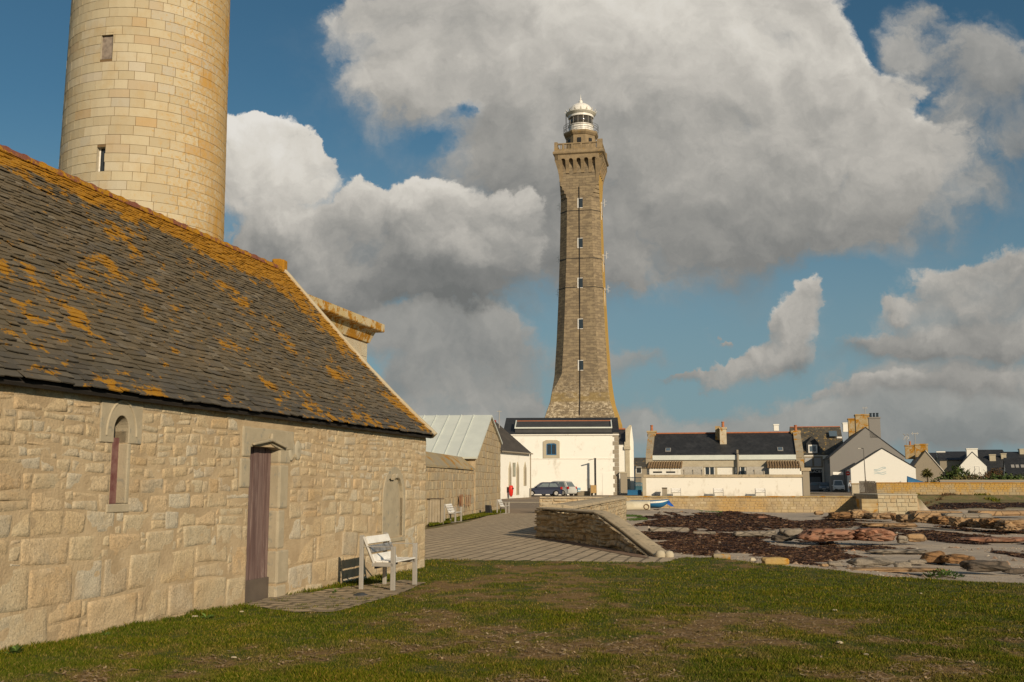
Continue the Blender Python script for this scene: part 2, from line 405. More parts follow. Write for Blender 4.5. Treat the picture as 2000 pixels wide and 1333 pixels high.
def grass_mat():
    k = NT('grass_blade'); o = k.obj()
    c = k.ramp(k.isl(), [(0, (.030, .050, .003)), (.35, (.054, .080, .006)), (.7, (.088, .104, .010)), (.9, (.14, .13, .022)), (1, (.25, .19, .065))])
    c = k.mix(k.rng(k.noise(o, 1.2, 4), .35, .65), c, k.mix(1.0, c, (1.35, 1.15, .9), 'MULTIPLY'))
    c = k.mix(k.attr('dry'), c, k.ramp(k.isl(), [(0, (.10, .068, .026)), (.5, (.16, .112, .042)), (1, (.28, .20, .09))]))
    return k.out(c, .8, 0, .03)
GM = grass_mat()
def grass_patch(name, poly, n, dens, hmin, hmax, rng):
    xs = [p[0] for p in poly]; ys = [p[1] for p in poly]
    y0, y1 = max(min(ys), 6.2), max(ys)
    Y = 1/rng.uniform(1/y1, 1/y0, n) if y1 > y0*1.05 else rng.uniform(y0, y1, n)
    X = rng.uniform(-1, 1, n)*np.minimum(Y*.56+.6, 40)
    ok = inside(poly, X, Y); X, Y = X[ok], Y[ok]
    cv = cover(X, Y) if dens else np.ones(len(X))
    ok = rng.uniform(0, 1, len(X)) < sstep(.12, .6, cv)*.95+.05; X, Y, cv = X[ok], Y[ok], cv[ok]
    if dens:
        ok = ~inside(PVP, X, Y) | (fbm(X*5, Y*5, 3, 41)*.8+rng.uniform(0, .3, len(X)) > .72); X, Y, cv = X[ok], Y[ok], cv[ok]
    Z = lawnz(X, Y)-.012 if dens else land(X, Y)-.01
    clump = fbm(X*3.3, Y*3.3, 3, 55)
    h = rng.uniform(hmin, hmax, len(X))*(.45+1.1*clump)*(.6+.5*cv)
    if dens:
        dw = X-(CORN.x-(CORN.y-Y)*tan(AZ)); h = h*(1+.9*np.exp(-(dw/.25)**2)*fbm(X*4, Y*4, 2, 9)*1.6)
    w = np.clip(.0011*Y*.55,   .0036, .016)*rng.uniform(.7, 1.2, len(X))
    return tag(blades(name, X, Y, Z, h, w, GM, rng, dry=np.clip(1.12-1.3*cv+rng.normal(0, .12, len(X)), 0, .92) if dens else None), kind='stuff')
grass_patch('grass', LAWN, 1300000, True, .016, .042, np.random.default_rng(3))
# straw, twigs and shell bits lying on the worn ground
rng = np.random.default_rng(5); n = 60000
Y = 1/rng.uniform(1/22.5, 1/6.5, n); X = rng.uniform(-1, 1, n)*(Y*.56+.4)
ok = inside(LAWN, X, Y); X, Y = X[ok], Y[ok]; ok = rng.uniform(0, 1, len(X)) < sstep(.7, .25, cover(X, Y))*.45; X, Y = X[ok], Y[ok]
n = len(X); Z = lawnz(X, Y)+.008+rng.uniform(0, .012, n); a = rng.uniform(0, pi, n); L = rng.uniform(.008, .035, n)*(1+.3*(rng.uniform(0, 1, n) > .93)); W = rng.uniform(.003, .009, n)
ca, sa = np.cos(a), np.sin(a); dz = rng.uniform(-.006, .012, n)
P = np.stack([np.stack([X-ca*L-sa*W, Y-sa*L+ca*W, Z], 1), np.stack([X-ca*L+sa*W, Y-sa*L-ca*W, Z], 1), np.stack([X+ca*L+sa*W, Y+sa*L-ca*W, Z+dz], 1), np.stack([X+ca*L-sa*W, Y+sa*L+ca*W, Z+dz], 1)], 1).reshape(-1, 3)
k = NT('dry_litter')
lm = k.out(k.ramp(k.isl(), [(0, (.16, .10, .055)), (.5, (.30, .21, .12)), (.9, (.36, .26, .15)), (1, (.46, .36, .24))]), .9)
tag(npmesh('dry_litter', P, np.arange(4*n).reshape(-1, 4), lm), kind='stuff')
# ------------------------------------------------------------------ paths and roads
def sheet(name, poly, dz, mat, step=.5, kind='structure', zf=None):
    xs = [p[0] for p in poly]; ys = [p[1] for p in poly]
    me = bpy.data.meshes.new(name)
    import bmesh
    bm = bmesh.new(); vs = [bm.verts.new((p[0], p[1], 0)) for p in poly]; bm.faces.new(vs)
    for ax, lo, hi in ((0, min(xs), max(xs)), (1, min(ys), max(ys))):
        t = lo+step
        while t < hi:
            co = (t, 0, 0) if ax == 0 else (0, t, 0); no = (1, 0, 0) if ax == 0 else (0, 1, 0)
            bmesh.ops.bisect_plane(bm, geom=bm.verts[:]+bm.edges[:]+bm.faces[:], plane_co=co, plane_no=no); t += step
    X = np.array([v.co.x for v in bm.verts]); Y = np.array([v.co.y for v in bm.verts]); Z = (zf or land)(X, Y)+dz
    for v, z in zip(bm.verts, Z): v.co.z = z
    bm.normal_update()
    for f in bm.faces:
        if f.normal.z < 0: f.normal_flip()
    bm.to_mesh(me); bm.free(); o = bpy.data.objects.new(name, me); COL.objects.link(o); me.materials.append(mat)
    return tag(o, kind=kind)
def paver_mat(name, rot, bw=.62, rh=.34, c1=(.38, .31, .225), c2=(.31, .255, .185), joint=(.10, .085, .05)):
    k = NT(name); o = k.map(k.obj(), rot=(0, 0, rot))
    w = k.noise(o, 1.5, 3, .5, col=True)
    o2 = k.n('ShaderNodeVectorMath', {0: o, 1: k.n('ShaderNodeVectorMath', {0: w, 3: .09}, operation='SCALE').outputs[0]}, operation='ADD').outputs[0]
    b = k.n('ShaderNodeTexBrick', {'Vector': o2, 'Color1': (*c1, 1), 'Color2': (*c2, 1), 'Mortar': (*joint, 1), 'Scale': 1.0, 'Mortar Size': .04, 'Mortar Smooth': .3, 'Bias': 0.0, 'Brick Width': bw, 'Row Height': rh}, offset=.5)
    c = k.mix(k.rng(k.noise(o, 1.1, 6, .65), .4, .7, 0, .5), b.outputs['Color'], (.22, .18, .125))
    c = k.mix(k.rng(k.noise(o, 40, 3, .7), .4, .7, 0, .35), c, (.40, .34, .26))
    k.bump(b.outputs['Fac'], -.7, .03); k.bump(k.noise(o, 25, 4), .3, .01)
    return k.out(c, .9)
PATH = [(CORN.x-2.5, 20.5), (CORN.x-.2, 20.5), (CORN.x-.3, 22.3), (0, 22.15), (1.6, 21.7), (3.1, 21.5), (3.6, 22.4), (3.65, 23.6), (2.25, 28.8), (1.0, 33.0), (2.3, 40), (3.4, 46), (1.6, 60), (-1.2, 60), (-1.3, 56), (-2.0, 47), (-2.9, 40.5), (-3.4, 38), (-5.2, 36), (-4.5, 26)]
sheet('path', PATH, .012, paver_mat('path_pavers', radians(-77), .66, .34, (.52, .415, .285), (.43, .34, .235), (.14, .11, .07)))
k = NT('worn_asphalt'); o = k.obj()
k.bump(k.noise(o, 40, 4, .7), .4, .01)
ASP = k.out(k.mix(k.rng(k.noise(o, .6, 6, .65), .35, .7), (.29, .225, .16), (.23, .18, .13)), .9)
sheet('yard_road', [(-6.5, 60.02), (1.58, 60.02), (5.4, 58), (9.5, 103), (9.5, 121), (-12, 121)], .012, ASP, 4)
sheet('quay_road', [(9.6, 103.6), (35.1, 103.6), (35.5, 104.6), (39.5, 104.6), (40, 118), (60, 124), (75, 150), (70, 215), (45, 215), (40, 128), (9.6, 128)], .012, ASP, 5)
kb = MB()
p0, p1 = gp(985, 984, 0), gp(1046, 985, 0)
kb.tube([(-1.4, 83, .1), (3.4, 82, .1)], .07, 4); tag(kb.build('kerb', MT['tan_render']), kind='structure')
# worn dirt along the foot of the rubble wall
k = NT('red_dirt'); o = k.obj()
DIRT = k.out(k.mix(k.rng(k.noise(o, 3, 6, .7), .35, .65), (.17, .10, .065), (.24, .17, .115)), .95)
sheet('dirt_strip', [(.95, 32.6), (2.05, 28.9), (3.0, 24.4), (3.05, 23.0), (2.75, 23.6), (2.1, 26.5), (1.55, 29.2), (.7, 32.4)], .022, DIRT, .5)
# paving beside the chapel door and under the bench
sheet('door_paving', PVP, .012, paver_mat('door_pavers', AZ, .42, .22, (.40, .31, .205), (.32, .25, .165), (.10, .08, .045)), .12, zf=lambda X, Y: lawnz(X, Y))
# grass verge along the far stone building
vg = [bp(x, y) for x, y in ((838, 1031), (892, 1021), (950, 1010), (988, 1004), (985, 998), (940, 1003), (890, 1007), (836, 1014))]
VERGE = [(p.x, p.y) for p in vg]
vm = mottle('verge_turf', (.05, .068, .014), (.07, .085, .018), 4, .95, .5, 25)
sheet('grass_verge', VERGE, .03, vm, 1.0)
rng = np.random.default_rng(9); n = 60000
ys = [p[1] for p in VERGE]; xs = [p[0] for p in VERGE]
X = rng.uniform(min(xs), max(xs), n); Y = rng.uniform(min(ys), max(ys), n); ok = inside(VERGE, X, Y); X, Y = X[ok], Y[ok]
tag(blades('verge_grass', X, Y, land(X, Y)+.02, rng.uniform(.05, .11, len(X)), np.full(len(X), .02), GM, rng), kind='stuff')
# ------------------------------------------------------------------ rubble and ashlar walls, stone by stone
def stone_field(rows, xa, xb, holes, rng, depth=.03, res=.06, wfac=(1.1, 2.6), joint=.022, stack=0.0, rough=.012, wob=.02, edge=.016, jit=.012, fill=0.0):
    V = []; F = []; nb = 0
    def put(x0, x1, z0, z1):
        nonlocal nb
        w, h = x1-x0, z1-z0
        if w < .04 or h < .04: return
        nu = int(min(14, max(3, math.ceil(w/res)+1))); nv = int(min(9, max(3, math.ceil(h/res)+1)))
        ea, eb = min(.3, edge/w), min(.3, edge/h)
        u = np.concatenate([[0], np.linspace(ea, 1-ea, nu), [1]]); v = np.concatenate([[0], np.linspace(eb, 1-eb, nv), [1]]); U, W = np.meshgrid(u, v); nu += 2; nv += 2
        c = rng.uniform(-jit, jit, 8)
        bl = (x0+c[0], z0+c[1]); br = (x1+c[2], z0+c[3]); tr = (x1+c[4], z1+c[5]); tl = (x0+c[6], z1+c[7])
        X = (bl[0]*(1-U)+br[0]*U)*(1-W)+(tl[0]*(1-U)+tr[0]*U)*W
        Z = (bl[1]*(1-U)+br[1]*U)*(1-W)+(tl[1]*(1-U)+tr[1]*U)*W
        ed = np.minimum(np.minimum(U, 1-U)*w, np.minimum(W, 1-W)*h)
        cr = edge*1.6
        e = np.clip(ed/cr, 0, 1)
        # round the corners a little
        cu = np.minimum(U, 1-U)*w; cw = np.minimum(W, 1-W)*h
        ck = min(.05, .22*min(w, h)); k = np.clip(1-np.hypot(np.clip(ck-cu, 0, None), np.clip(ck-cw, 0, None))/ck, -1, 1)
        e = np.minimum(e, np.clip(k*1.6+.25, 0, 1))
        d = depth*rng.uniform(.35, 1.35)
        tx, tz_ = rng.uniform(-.02, .02, 2)
        n1 = fbm(X*7+nb*.37, Z*7, 3, 4)-.5
        D = d*(1-(1-e)**2)+(n1*rough*2+tx*(U-.5)+tz_*(W-.5))*(.3+.7*e)
        D[e <= .02] = -.006
        zz = Z+wob*(vnoise(X*.75, Z*1.3, 21)-.5)*2
        V.append(np.stack([X, -D, zz], -1).reshape(-1, 3))
        i = np.arange(nu*nv).reshape(nv, nu)+nb
        F.append(np.stack([i[:-1, :-1].ravel(), i[:-1, 1:].ravel(), i[1:, 1:].ravel(), i[1:, :-1].ravel()], 1)); nb += nu*nv
    for za, zb, kind in rows:
        bl = sorted([(h[0], h[1]) for h in holes if h[2] < zb-.03 and h[3] > za+.03])
        iv = []; c = xa
        for a, b in bl:
            if a > c: iv.append((c, min(a, xb)))
            c = max(c, b)
        if c < xb: iv.append((c, xb))
        h = zb-za
        for a, b in iv:
            x = a
            while x < b-.02:
                lo, hi = wfac if kind == 0 else (.9, 3.2)
                w = h*rng.uniform(lo, hi)
                if kind: w = max(w, rng.uniform(.12, .34))
                if b-(x+w) < .1: w = b-x
                x1 = min(x+w, b)
                if (rng.uniform() < (stack if kind else stack*.45)) and h > .13:
                    s = za+h*rng.uniform(.4, .6)
                    put(x+joint/2, x1-joint/2, za+joint/2, s-joint/3); put(x+joint/2, x1-joint/2, s+joint/3, zb-joint/2)
                else: put(x+joint/2, x1-joint/2, za+joint/2, zb-joint/2)
                x = x1
                if fill and b-x > .4 and rng.uniform() < fill:
                    fw = rng.uniform(.07, .15); cuts = np.sort(rng.uniform(.2, .8, 2 if h > .2 else 1)); zz_ = [za]+[za+h*c_ for c_ in cuts]+[zb]
                    for a_, b_ in zip(zz_, zz_[1:]): put(x+joint/2, x+fw-joint/2, a_+joint/2, b_-joint/2)
                    x += fw
    return np.concatenate(V), np.concatenate(F)
def holed_panel(mb, x0, x1, z0, z1, holes, y=0.0, depth=.3):
    """flat wall plane with rectangular openings and their reveals"""
    xs = sorted({x0, x1, *[h[0] for h in holes], *[h[1] for h in holes]}); zs = sorted({z0, z1, *[h[2] for h in holes], *[h[3] for h in holes]})
    xs = [x for x in xs if x0 <= x <= x1]; zs = [z for z in zs if z0 <= z <= z1]
    for i in range(len(xs)-1):
        for j in range(len(zs)-1):
            a, b, c, d = xs[i], xs[i+1], zs[j], zs[j+1]; mx, mz = (a+b)/2, (c+d)/2
            if any(h[0] < mx < h[1] and h[2] < mz < h[3] for h in holes): continue
            mb.quad((a, y, c), (b, y, c), (b, y, d), (a, y, d))
    for h in holes:
        a, b, c, d = h[:4]
        mb.quad((a, y, c), (a, y, d), (a, y+depth, d), (a, y+depth, c)); mb.quad((b, y, c), (b, y+depth, c), (b, y+depth, d), (b, y, d))
        mb.quad((a, y, d), (b, y, d), (b, y+depth, d), (a, y+depth, d)); mb.quad((a, y, c), (a, y+depth, c), (b, y+depth, c), (b, y, c))
        mb.quad((a, y+depth, c), (b, y+depth, c), (b, y+depth, d), (a, y+depth, d))
    return mb
# ------------------------------------------------------------------ the old chapel on the left
CF = Fr((CORN.x, CORN.y, 0), pi/2-AZ)
chapel = frthing('stone_chapel', 'old low stone chapel with lichen covered slate roof and narrow purple door', 'chapel', CF)
EAVE = 2.60; XA = -17.0
dl = CF.on(479, 1186); dr = CF.on(531, 1170); dt = CF.on(500, 872)
wl = CF.on(214, 985); wr = CF.on(240, 985); wt = CF.on(236, 832)
nl = CF.on(752, 1000); nr = CF.on(786, 1000); nt = CF.on(768, 960); nb_ = CF.on(770, 1050)
DX0, DX1, DZ = dl.x-.02, dr.x+.10, dt.z
WX0, WX1, WZ0, WZ1 = wl.x-.01, wr.x+.02, wl.z, wt.z-.1
WZ1 = CF.on(236, 866).z+.13+(WX1-WX0)/2*1.25+.015
NX0, NX1, NZ0, NZ1 = nl.x, nr.x, nb_.z, nt.z
print('door', DX0, DX1, DZ, 'win', WX0, WX1, WZ0, WZ1, 'niche', NX0, NX1, NZ0, NZ1)
holes = [(DX0, DX1, -.2, DZ), (WX0, WX1, WZ0, WZ1), (NX0, NX1, NZ0, NZ1-.12+(NX1-NX0)/2+.008)]
core = MB(); holed_panel(core, XA, 0, -.2, 2.66, holes, 0, .24)
core.quad((XA, 3.0, -.2), (XA, 0, -.2), (XA, 0, 2.66), (XA, 3.0, 2.66))
WID = 6.6
core.add([(0, 0, -.2), (0, WID, -.2), (0, WID, 2.6), (0, WID/2, 6.0), (0, 0, 2.6)], [(0, 1, 2, 3, 4)])
core.add([(XA, 0, -.2), (XA, WID, -.2), (XA, WID, 2.6), (XA, WID/2, 6.0), (XA, 0, 2.6)], [(4, 3, 2, 1, 0)])
core.quad((XA, WID, -.2), (0, WID, -.2), (0, WID, 2.6), (XA, WID, 2.6))
core.build('wall', MT['mortar'], chapel)
rng = np.random.default_rng(42)
rows = []; z = -.12
for h in (.28, .33, .37, .27, .23): rows.append((z, z+h, 0)); z += h
for h in (.20, .17): rows.append((z, z+h, 0)); z += h
while z < 2.62:
    h = rng.uniform(.075, .14); rows.append((z, min(z+h, 2.66), 1)); z += h
LB0, LB1 = CF.on(196, 800).x, CF.on(277, 800).x                  # the carved block over the slit window
LZ0, LZ1 = CF.on(236, 866).z, CF.on(236, 786).z
sh = [(DX0-.0, DX1+.0, -.2, DZ+.26), (DX1, DX1+.34, -.2, 2.2), (DX0-.28, DX0, 1.55, 2.45), (DX0-.2, DX1+.42, DZ, DZ+.27), (WX0, WX1+.05, WZ0, WZ1), (LB0, LB1, LZ0, LZ1), (NX0-.14, NX1+.14, NZ0, NZ1+.15), (-.0, 0, 0, 0)]
V, F = stone_field(rows, XA, .012, sh, rng, depth=.006, res=.045, stack=.35, rough=.013, joint=.009, jit=.02, edge=.011, wob=.05, fill=.24)
npmesh('stonework', V, F, MT['cottage_stone'], chapel, smooth=True)
def block(mb, x0, x1, z0, z1, d, y=0.12): mb.bb(x0, x1, -d, y, z0, z1)
# door surround: stacked jamb stones, ogee lintel
z = -.15
for i, h in enumerate((.42, .47, .55, .62, .31)):
    w = (.30, .34, .20, .26, .33)[i]; jb = MB(); jb.bb(DX1-.008, DX1+w, -.01-.008*(i % 2), .20, z+.006, z+h-.006); z += h; jb.build('jamb_stone', MT['lintel'], chapel, bevel=.03)
z = 1.58
for i, h in enumerate((.40, .42)):
    jb = MB(); jb.bb(DX0-.26+.04*i, DX0+.006, -.02, .18, z+.006, z+h-.006); z += h; jb.build('jamb_stone', MT['lintel'], chapel, bevel=.03)
mid = (DX0+DX1)/2+.08
oge = [(DX0-.12, DZ+.02), (DX0+.02, DZ-.02), (DX0+.06, DZ+.0), (mid-.12, DZ+.03), (mid, DZ+.07), (mid+.12, DZ+.02), (DX1, DZ-.03), (DX1+.38, DZ-.02), (DX1+.38, DZ+.24), (mid+.02, DZ+.25), (DX0-.12, DZ+.24)]
lt = MB(); lt.prism_y(oge, -.022, .2)
lt.prism_y([(DX0+.0, DZ+.005), (mid, DZ+.075), (DX1+.1, DZ-.01), (DX1+.1, DZ+.03), (mid+.03, DZ+.12), (mid, DZ+.19), (mid-.03, DZ+.12), (DX0, DZ+.04)], -.07, -.022)
lt.build('door_lintel', MT['lintel'], chapel, bevel=.015)
k = NT('peeling_purple_planks'); o = k.obj(); s_ = k.map(o, scale=(14, 14, .7))
pl = k.vor(k.map(o, scale=(7, 0, 0)), 1.0, out='Color')
c = k.mix(k.rng(k.noise(s_, 1.4, 6, .7), .35, .66), (.105, .064, .06), (.185, .128, .115))
c = k.mix(k.rng(k.noise(k.map(o, scale=(22, 22, .9), loc=(4, 2, 0)), 1.2, 6, .75), .55, .70), c, (.38, .30, .27))
k.bump(k.noise(s_, 2.2, 5, .7), .8, .012)
MT['purple'] = k.out(c, .8)
dm = MB()
nP = 5; pw = (DX1-DX0)/nP
for i in range(nP):
    dm.bb(DX0+i*pw+.004, DX0+(i+1)*pw-.004, .13+.006*(i % 2), .2, .06+.012*((i*7) % 3), DZ+.02)
door = dm.build('door', MT['purple'], chapel, bevel=.006)
MB().bb(DX0+.01, DX1-.01, .10, .128, .02, .38).build('kick_board', mottle('grey_plank', (.12, .095, .075), (.09, .07, .058), 3, .9, .4, 30), door, bevel=.008)
MB().bb(DX0-.1, DX1+.45, -.62, .1, -.1, .085).build('door_step', MT['lintel'], chapel, bevel=.03)
st = MB()
sp = CF.on(575, 880)
for dx, hh in ((-.1, .33), (.1, .30)):
    st.lathe([(0, .07), (.07, .06), (.115, .03), (.135, 0)], n=14)
    n0 = 14*4
    for i in range(len(st.v)-n0, len(st.v)):
        x, y, zz = st.v[i]; st.v[i] = (sp.x+dx+x*.85, -.004-zz*.22, sp.z+y*hh/.27)
st.build('carved_stone', MT['dressed'], chapel, smooth=True)
# slit window: carved block with a round arch, purple shutter inside
ac = (WX0+WX1)/2; ar = (WX1-WX0)/2
az0 = LZ0+.13
arch = [(LB0, LZ0), (WX0, LZ0), (WX0, az0)]+[(ac-ar*cos(t), az0+ar*1.25*sin(t)) for t in [pi*i/14 for i in range(1, 14)]]+[(WX1, az0), (WX1, LZ0), (LB1, LZ0), (LB1, LZ1), (LB0, LZ1)]
wm = MB(); wm.prism_y(arch, -.018, .24)
wm.tube([(ac-(ar+.13)*cos(t), -.018, az0-.06+(ar+.2)*1.15*sin(t)) for t in [pi*i/16 for i in range(17)]], .016, 6)
win = wm.build('window', MT['lintel'], chapel, bevel=.012)
sm_ = MB()
for i in range(3):
    w3 = (WX1-WX0)/3; sm_.bb(WX0+i*w3, WX0+(i+1)*w3-.006, .095, .15, WZ0+.0, LZ0+.06)
MB().bb(WX0-.0, WX1+.0, .152, .16, LZ0-.1, WZ1+.02).build('arch_shadow_panel', MT['black'], win)  # black sheet standing in for the shadow inside the arch
sm_.build('shutter', mottle('faded_red_shutter', (.13, .05, .05), (.21, .12, .11), 9, .8, .5, 40), win)
jm = MB(); jm.bb(WX1-.01, WX1+.05, -.02, .23, WZ0, LZ0); jm.prism_y([(WX0-.05, WZ0-.09), (WX1+.08, WZ0-.09), (WX1+.08, WZ0), (WX0-.05, WZ0)], -.015, .22)
jm.build('sill', MT['lintel'], win, bevel=.012)
# blind niche near the far corner
nc = (NX0+NX1)/2; nr_ = (NX1-NX0)/2; nz = NZ1-.12
nn = MB()
ro = nr_+.13
ring = [(NX0-.13, NZ0), (NX0, NZ0), (NX0, nz)]+[(nc-nr_*cos(t), nz+nr_*1.0*sin(t)) for t in [pi*i/12 for i in range(1, 12)]]+[(NX1, nz), (NX1, NZ0), (NX1+.13, NZ0), (NX1+.13, nz)]+[(nc+ro*cos(t), nz+ro*sin(t)) for t in [pi*i/12 for i in range(1, 12)]]+[(NX0-.13, nz)]
nn.prism_y(ring, -.012, .2); nn.bb(NX0-.02, NX1+.02, .05, .2, NZ0-.02, NZ1-.12+(NX1-NX0)/2+.02)
nn.bb(NX0-.13, NX1+.13, -.02, .2, NZ0-.08, NZ0-.004)
nn.build('niche', MT['lintel'], chapel, bevel=.012)
# roof: every slate laid on a slightly sagging slope
RIDGE_Y, RIDGE_Z = WID/2-.02, 6.10; EY, EZ = -.15, 2.58
def slope(q):                                                     # q 0 at the eave .. 1 at the ridge
    sag = -.13*sin(pi*min(1, q*1.05))*(1-q*.5)
    return EY+(RIDGE_Y-EY)*q, EZ+(RIDGE_Z-EZ)*q+sag
def slate_roof_mat():
    k = NT('lichened_slates'); o = k.obj(); u = k.uv(); su = k.sep(u); r = k.isl()
    c = k.ramp(r, [(0, (.10, .078, .048)), (.3, (.14, .108, .066)), (.5, (.115, .095, .066)), (.7, (.16, .124, .078)), (.88, (.09, .08, .066)), (1, (.20, .165, .115))])
    q = su[1]
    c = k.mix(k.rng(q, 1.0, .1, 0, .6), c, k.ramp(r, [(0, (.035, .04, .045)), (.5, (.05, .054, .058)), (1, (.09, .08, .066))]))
    c = k.mix(k.rng(k.noise(o, 2.0, 6, .65), .42, .7, 0, .5), c, (.10, .085, .055))
    a = k.noise(k.map(u, scale=(1, 1.3, 1)), 1.75, 7, .7); b = k.noise(k.map(u, loc=(9, 4, 0), scale=(1, 1.5, 1)), 3.4, 5, .7)
    ridge = k.rng(q, k.mth('ADD', k.rng(su[0], -8, -1, 4.25, 3.45), 0), 4.95); far = k.rng(su[0], -9, -1.5, 0, .12)
    verge = k.mth('MULTIPLY', k.rng(su[0], -1.0, -.1), .10)
    thr = k.mth('ADD', k.mth('ADD', k.mth('MULTIPLY', k.mth('POWER', ridge, 1.3), .34), k.mth('MULTIPLY', far, ridge)), verge)
    grp = k.rng(k.noise(k.map(u, loc=(2, 7, 0)), .55, 3, .5), .42, .62, -.06, .07)
    low = k.rng(q, 2.6, .5, 0, .02)
    c = k.mix(k.rng(k.noise(k.map(u, loc=(1, 3, 0), scale=(1, 1.6, 1)), 7, 5, .75), .60, .68, 0, .75), c, (.24, .145, .045))
    m1 = k.rng(k.mth('ADD', a, k.mth('ADD', thr, k.mth('ADD', grp, low))), .59, .622)
    m2 = k.mth('MULTIPLY', k.rng(k.mth('ADD', b, k.mth('ADD', k.mth('MULTIPLY', thr, .9), grp)), .572, .61), .92)
    m = k.mth('MAXIMUM', m1, m2)
    m = k.mth('MULTIPLY', m, k.rng(k.noise(u, 26, 3, .7), .27, .42))
    li = k.mix(k.noise(o, 9, 4, .7), (.24, .115, .012), (.46, .225, .012))
    c = k.mix(m, c, li)
    k.bump(k.noise(k.map(o, scale=(1, 1, 2)), 22, 5, .7), .6, .012); k.bump(m, .4, .012)
    return k.out(c, .78, 0, .3)
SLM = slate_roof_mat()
rng = np.random.default_rng(8); V = []; F = []; UV = []
LEN = 4.85; qs = []; q = -.0
while q < LEN-.05:
    qs.append(q); q += .108-.045*(q/LEN)**.6
vb = 0
for ri, q in enumerate(qs):
    ex = .108-.045*(q/LEN)**.6; L = ex*2.1; x = XA-rng.uniform(0, .2)
    while x < .07:
        w = rng.uniform(.13, .30)*(1-.25*q/LEN); x1 = min(x+w, .08)
        if x1-x < .05: break
        q0 = q-rng.uniform(0, .022); q1 = min(q+L, LEN)
        y0, z0 = slope(max(q0, -.03)/LEN); y1, z1 = slope(q1/LEN)
        t = Vector((0, y1-y0, z1-z0)).normalized(); nrm = Vector((0, -t.z, t.y))
        lift = .026+rng.uniform(-.006, .016); th = rng.uniform(.008, .016); tw = rng.uniform(-.005, .005); g = .0025
        A = Vector((x+g, y0, z0))+nrm*(lift+tw); B = Vector((x1-g, y0, z0))+nrm*(lift-tw)
        bite = rng.uniform(-.012, .012, 2); A += t*bite[0]; B += t*bite[1]
        Mm = (A+B)/2-t*rng.uniform(0, .008)
        Cc = Vector((x1-g, y1, z1))+nrm*.002; D = Vector((x+g, y1, z1))+nrm*.002
        pts = [A, Mm, B, Cc, D]; V += [p-nrm*th for p in pts]+pts
        F += [(vb+5, vb+6, vb+7, vb+8, vb+9), (vb+0, vb+1, vb+6, vb+5), (vb+1, vb+2, vb+7, vb+6), (vb+2, vb+3, vb+8, vb+7), (vb+4, vb+0, vb+5, vb+9)]
        UV += [(p.x, qq) for p, qq in zip(pts, (q0, q0, q0, q1, q1))]*2
        vb += 10; x = x1
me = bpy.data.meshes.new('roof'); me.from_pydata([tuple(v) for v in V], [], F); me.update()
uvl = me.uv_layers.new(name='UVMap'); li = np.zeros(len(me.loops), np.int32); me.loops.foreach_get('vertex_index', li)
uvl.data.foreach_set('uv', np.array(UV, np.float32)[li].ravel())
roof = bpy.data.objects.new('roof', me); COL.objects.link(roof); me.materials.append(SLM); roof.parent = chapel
bd = MB()                                                         # boarding under the slates and the hidden back slope
prof = [slope(i/12) for i in range(13)]
bd.loft([[(x, y+.03, z-.03) for y, z in prof]+[(x, WID+.15, 2.58-.03)]+[(x, WID+.15, 2.5)]+[(x, y+.05, z-.06) for y, z in reversed(prof)] for x in (XA, .03)])
bd.build('roof_boarding', mottle('roof_boarding', (.035, .03, .026), (.025, .022, .02), 3, .9), chapel)
rt = MB(); x = XA; i = 0
while x < -.12:
    x1 = x+.36; r = .105
    rt.loft([[(xx, RIDGE_Y+cos(t)*r*(1.15 if e else 1), RIDGE_Z-.05+sin(t)*r*(1.12 if e else 1)) for t in [pi*j/8 for j in range(9)]] for xx, e in ((x, 1), (x+.05, 1), (x+.06, 0), (x1+.02, 0))])
    x = x1
k = NT('lichened_ridge'); o = k.obj()
c = k.mix(k.rng(k.noise(o, 3.5, 6, .7), .47, .56), (.20, .075, .05), k.mix(k.noise(o, 14, 3), (.26, .13, .014), (.46, .225, .012)))
k.bump(k.noise(o, 18, 5, .7), .8, .03)
rt.build('ridge_tiles', k.out(c, .9), roof, smooth=False)
vg_ = MB(); R = []
for i in range(25):
    q = i/24; y, z = slope(q); t = Vector((0, RIDGE_Y-EY, RIDGE_Z-EZ)).normalized(); n_ = Vector((0, -t.z, t.y)); b = Vector((0, y, z))
    w = .012*sin(i*1.7)
    R.append([b+Vector((.055, 0, 0))-n_*.08, b+Vector((.16+w, 0, 0))-n_*.08, b+Vector((.165+w, 0, 0))+n_*.062, b+Vector((.05+w*.6, 0, 0))+n_*.062])
vg_.loft(R); vg_.build('verge_mortar', mottle('pale_cement', (.50, .44, .33), (.46, .38, .25), 3, .9, .4, 30), roof, bevel=.015)
gs = MB(); gs.box((.10, RIDGE_Y+.05, RIDGE_Z+.08), (.22, .26, .26), .1); gs.box((.13, RIDGE_Y+.12, RIDGE_Z+.18), (.2, .2, .12), .2)
gs.build('gable_stone', lichen_mat('lichened_cap', (.40, .28, .10), (.36, .2, .03), .9), roof, bevel=.03)
# ------------------------------------------------------------------ the old round tower
TD = 41.2
def tang(px0, px1, py):
    a0, a1 = [atan2(*ray(p, py)[:2]) for p in (px0, px1)]; h_ = (a1-a0)/2; r_ = ray((px0+px1)/2, py)
    return (a0+a1)/2, h_, EYE+r_[2]/math.hypot(r_[0], r_[1])*TD*cos(h_)
am1, hh1, z1_ = tang(117, 443, 330); am0, hh0, z0_ = tang(138, 448, 0); am = (am1+am0)/2
TC = Vector((sin(am)*TD, cos(am)*TD, 0)); r1 = TD*sin(hh1); r0 = TD*sin(hh0); print('tower', am1, am0, r1, r0, z1_, z0_)
drdz = (r0-r1)/(z0_-z1_)
def trad(z): return r1+drdz*(z-z1_)
tower = thing('round_stone_tower', 'tall round tower of pale ashlar blocks standing behind the slate roof', 'tower', TC)
rng = np.random.default_rng(14); V = []; F = []; vb = 0; z = 0.0; H_T = 33.0
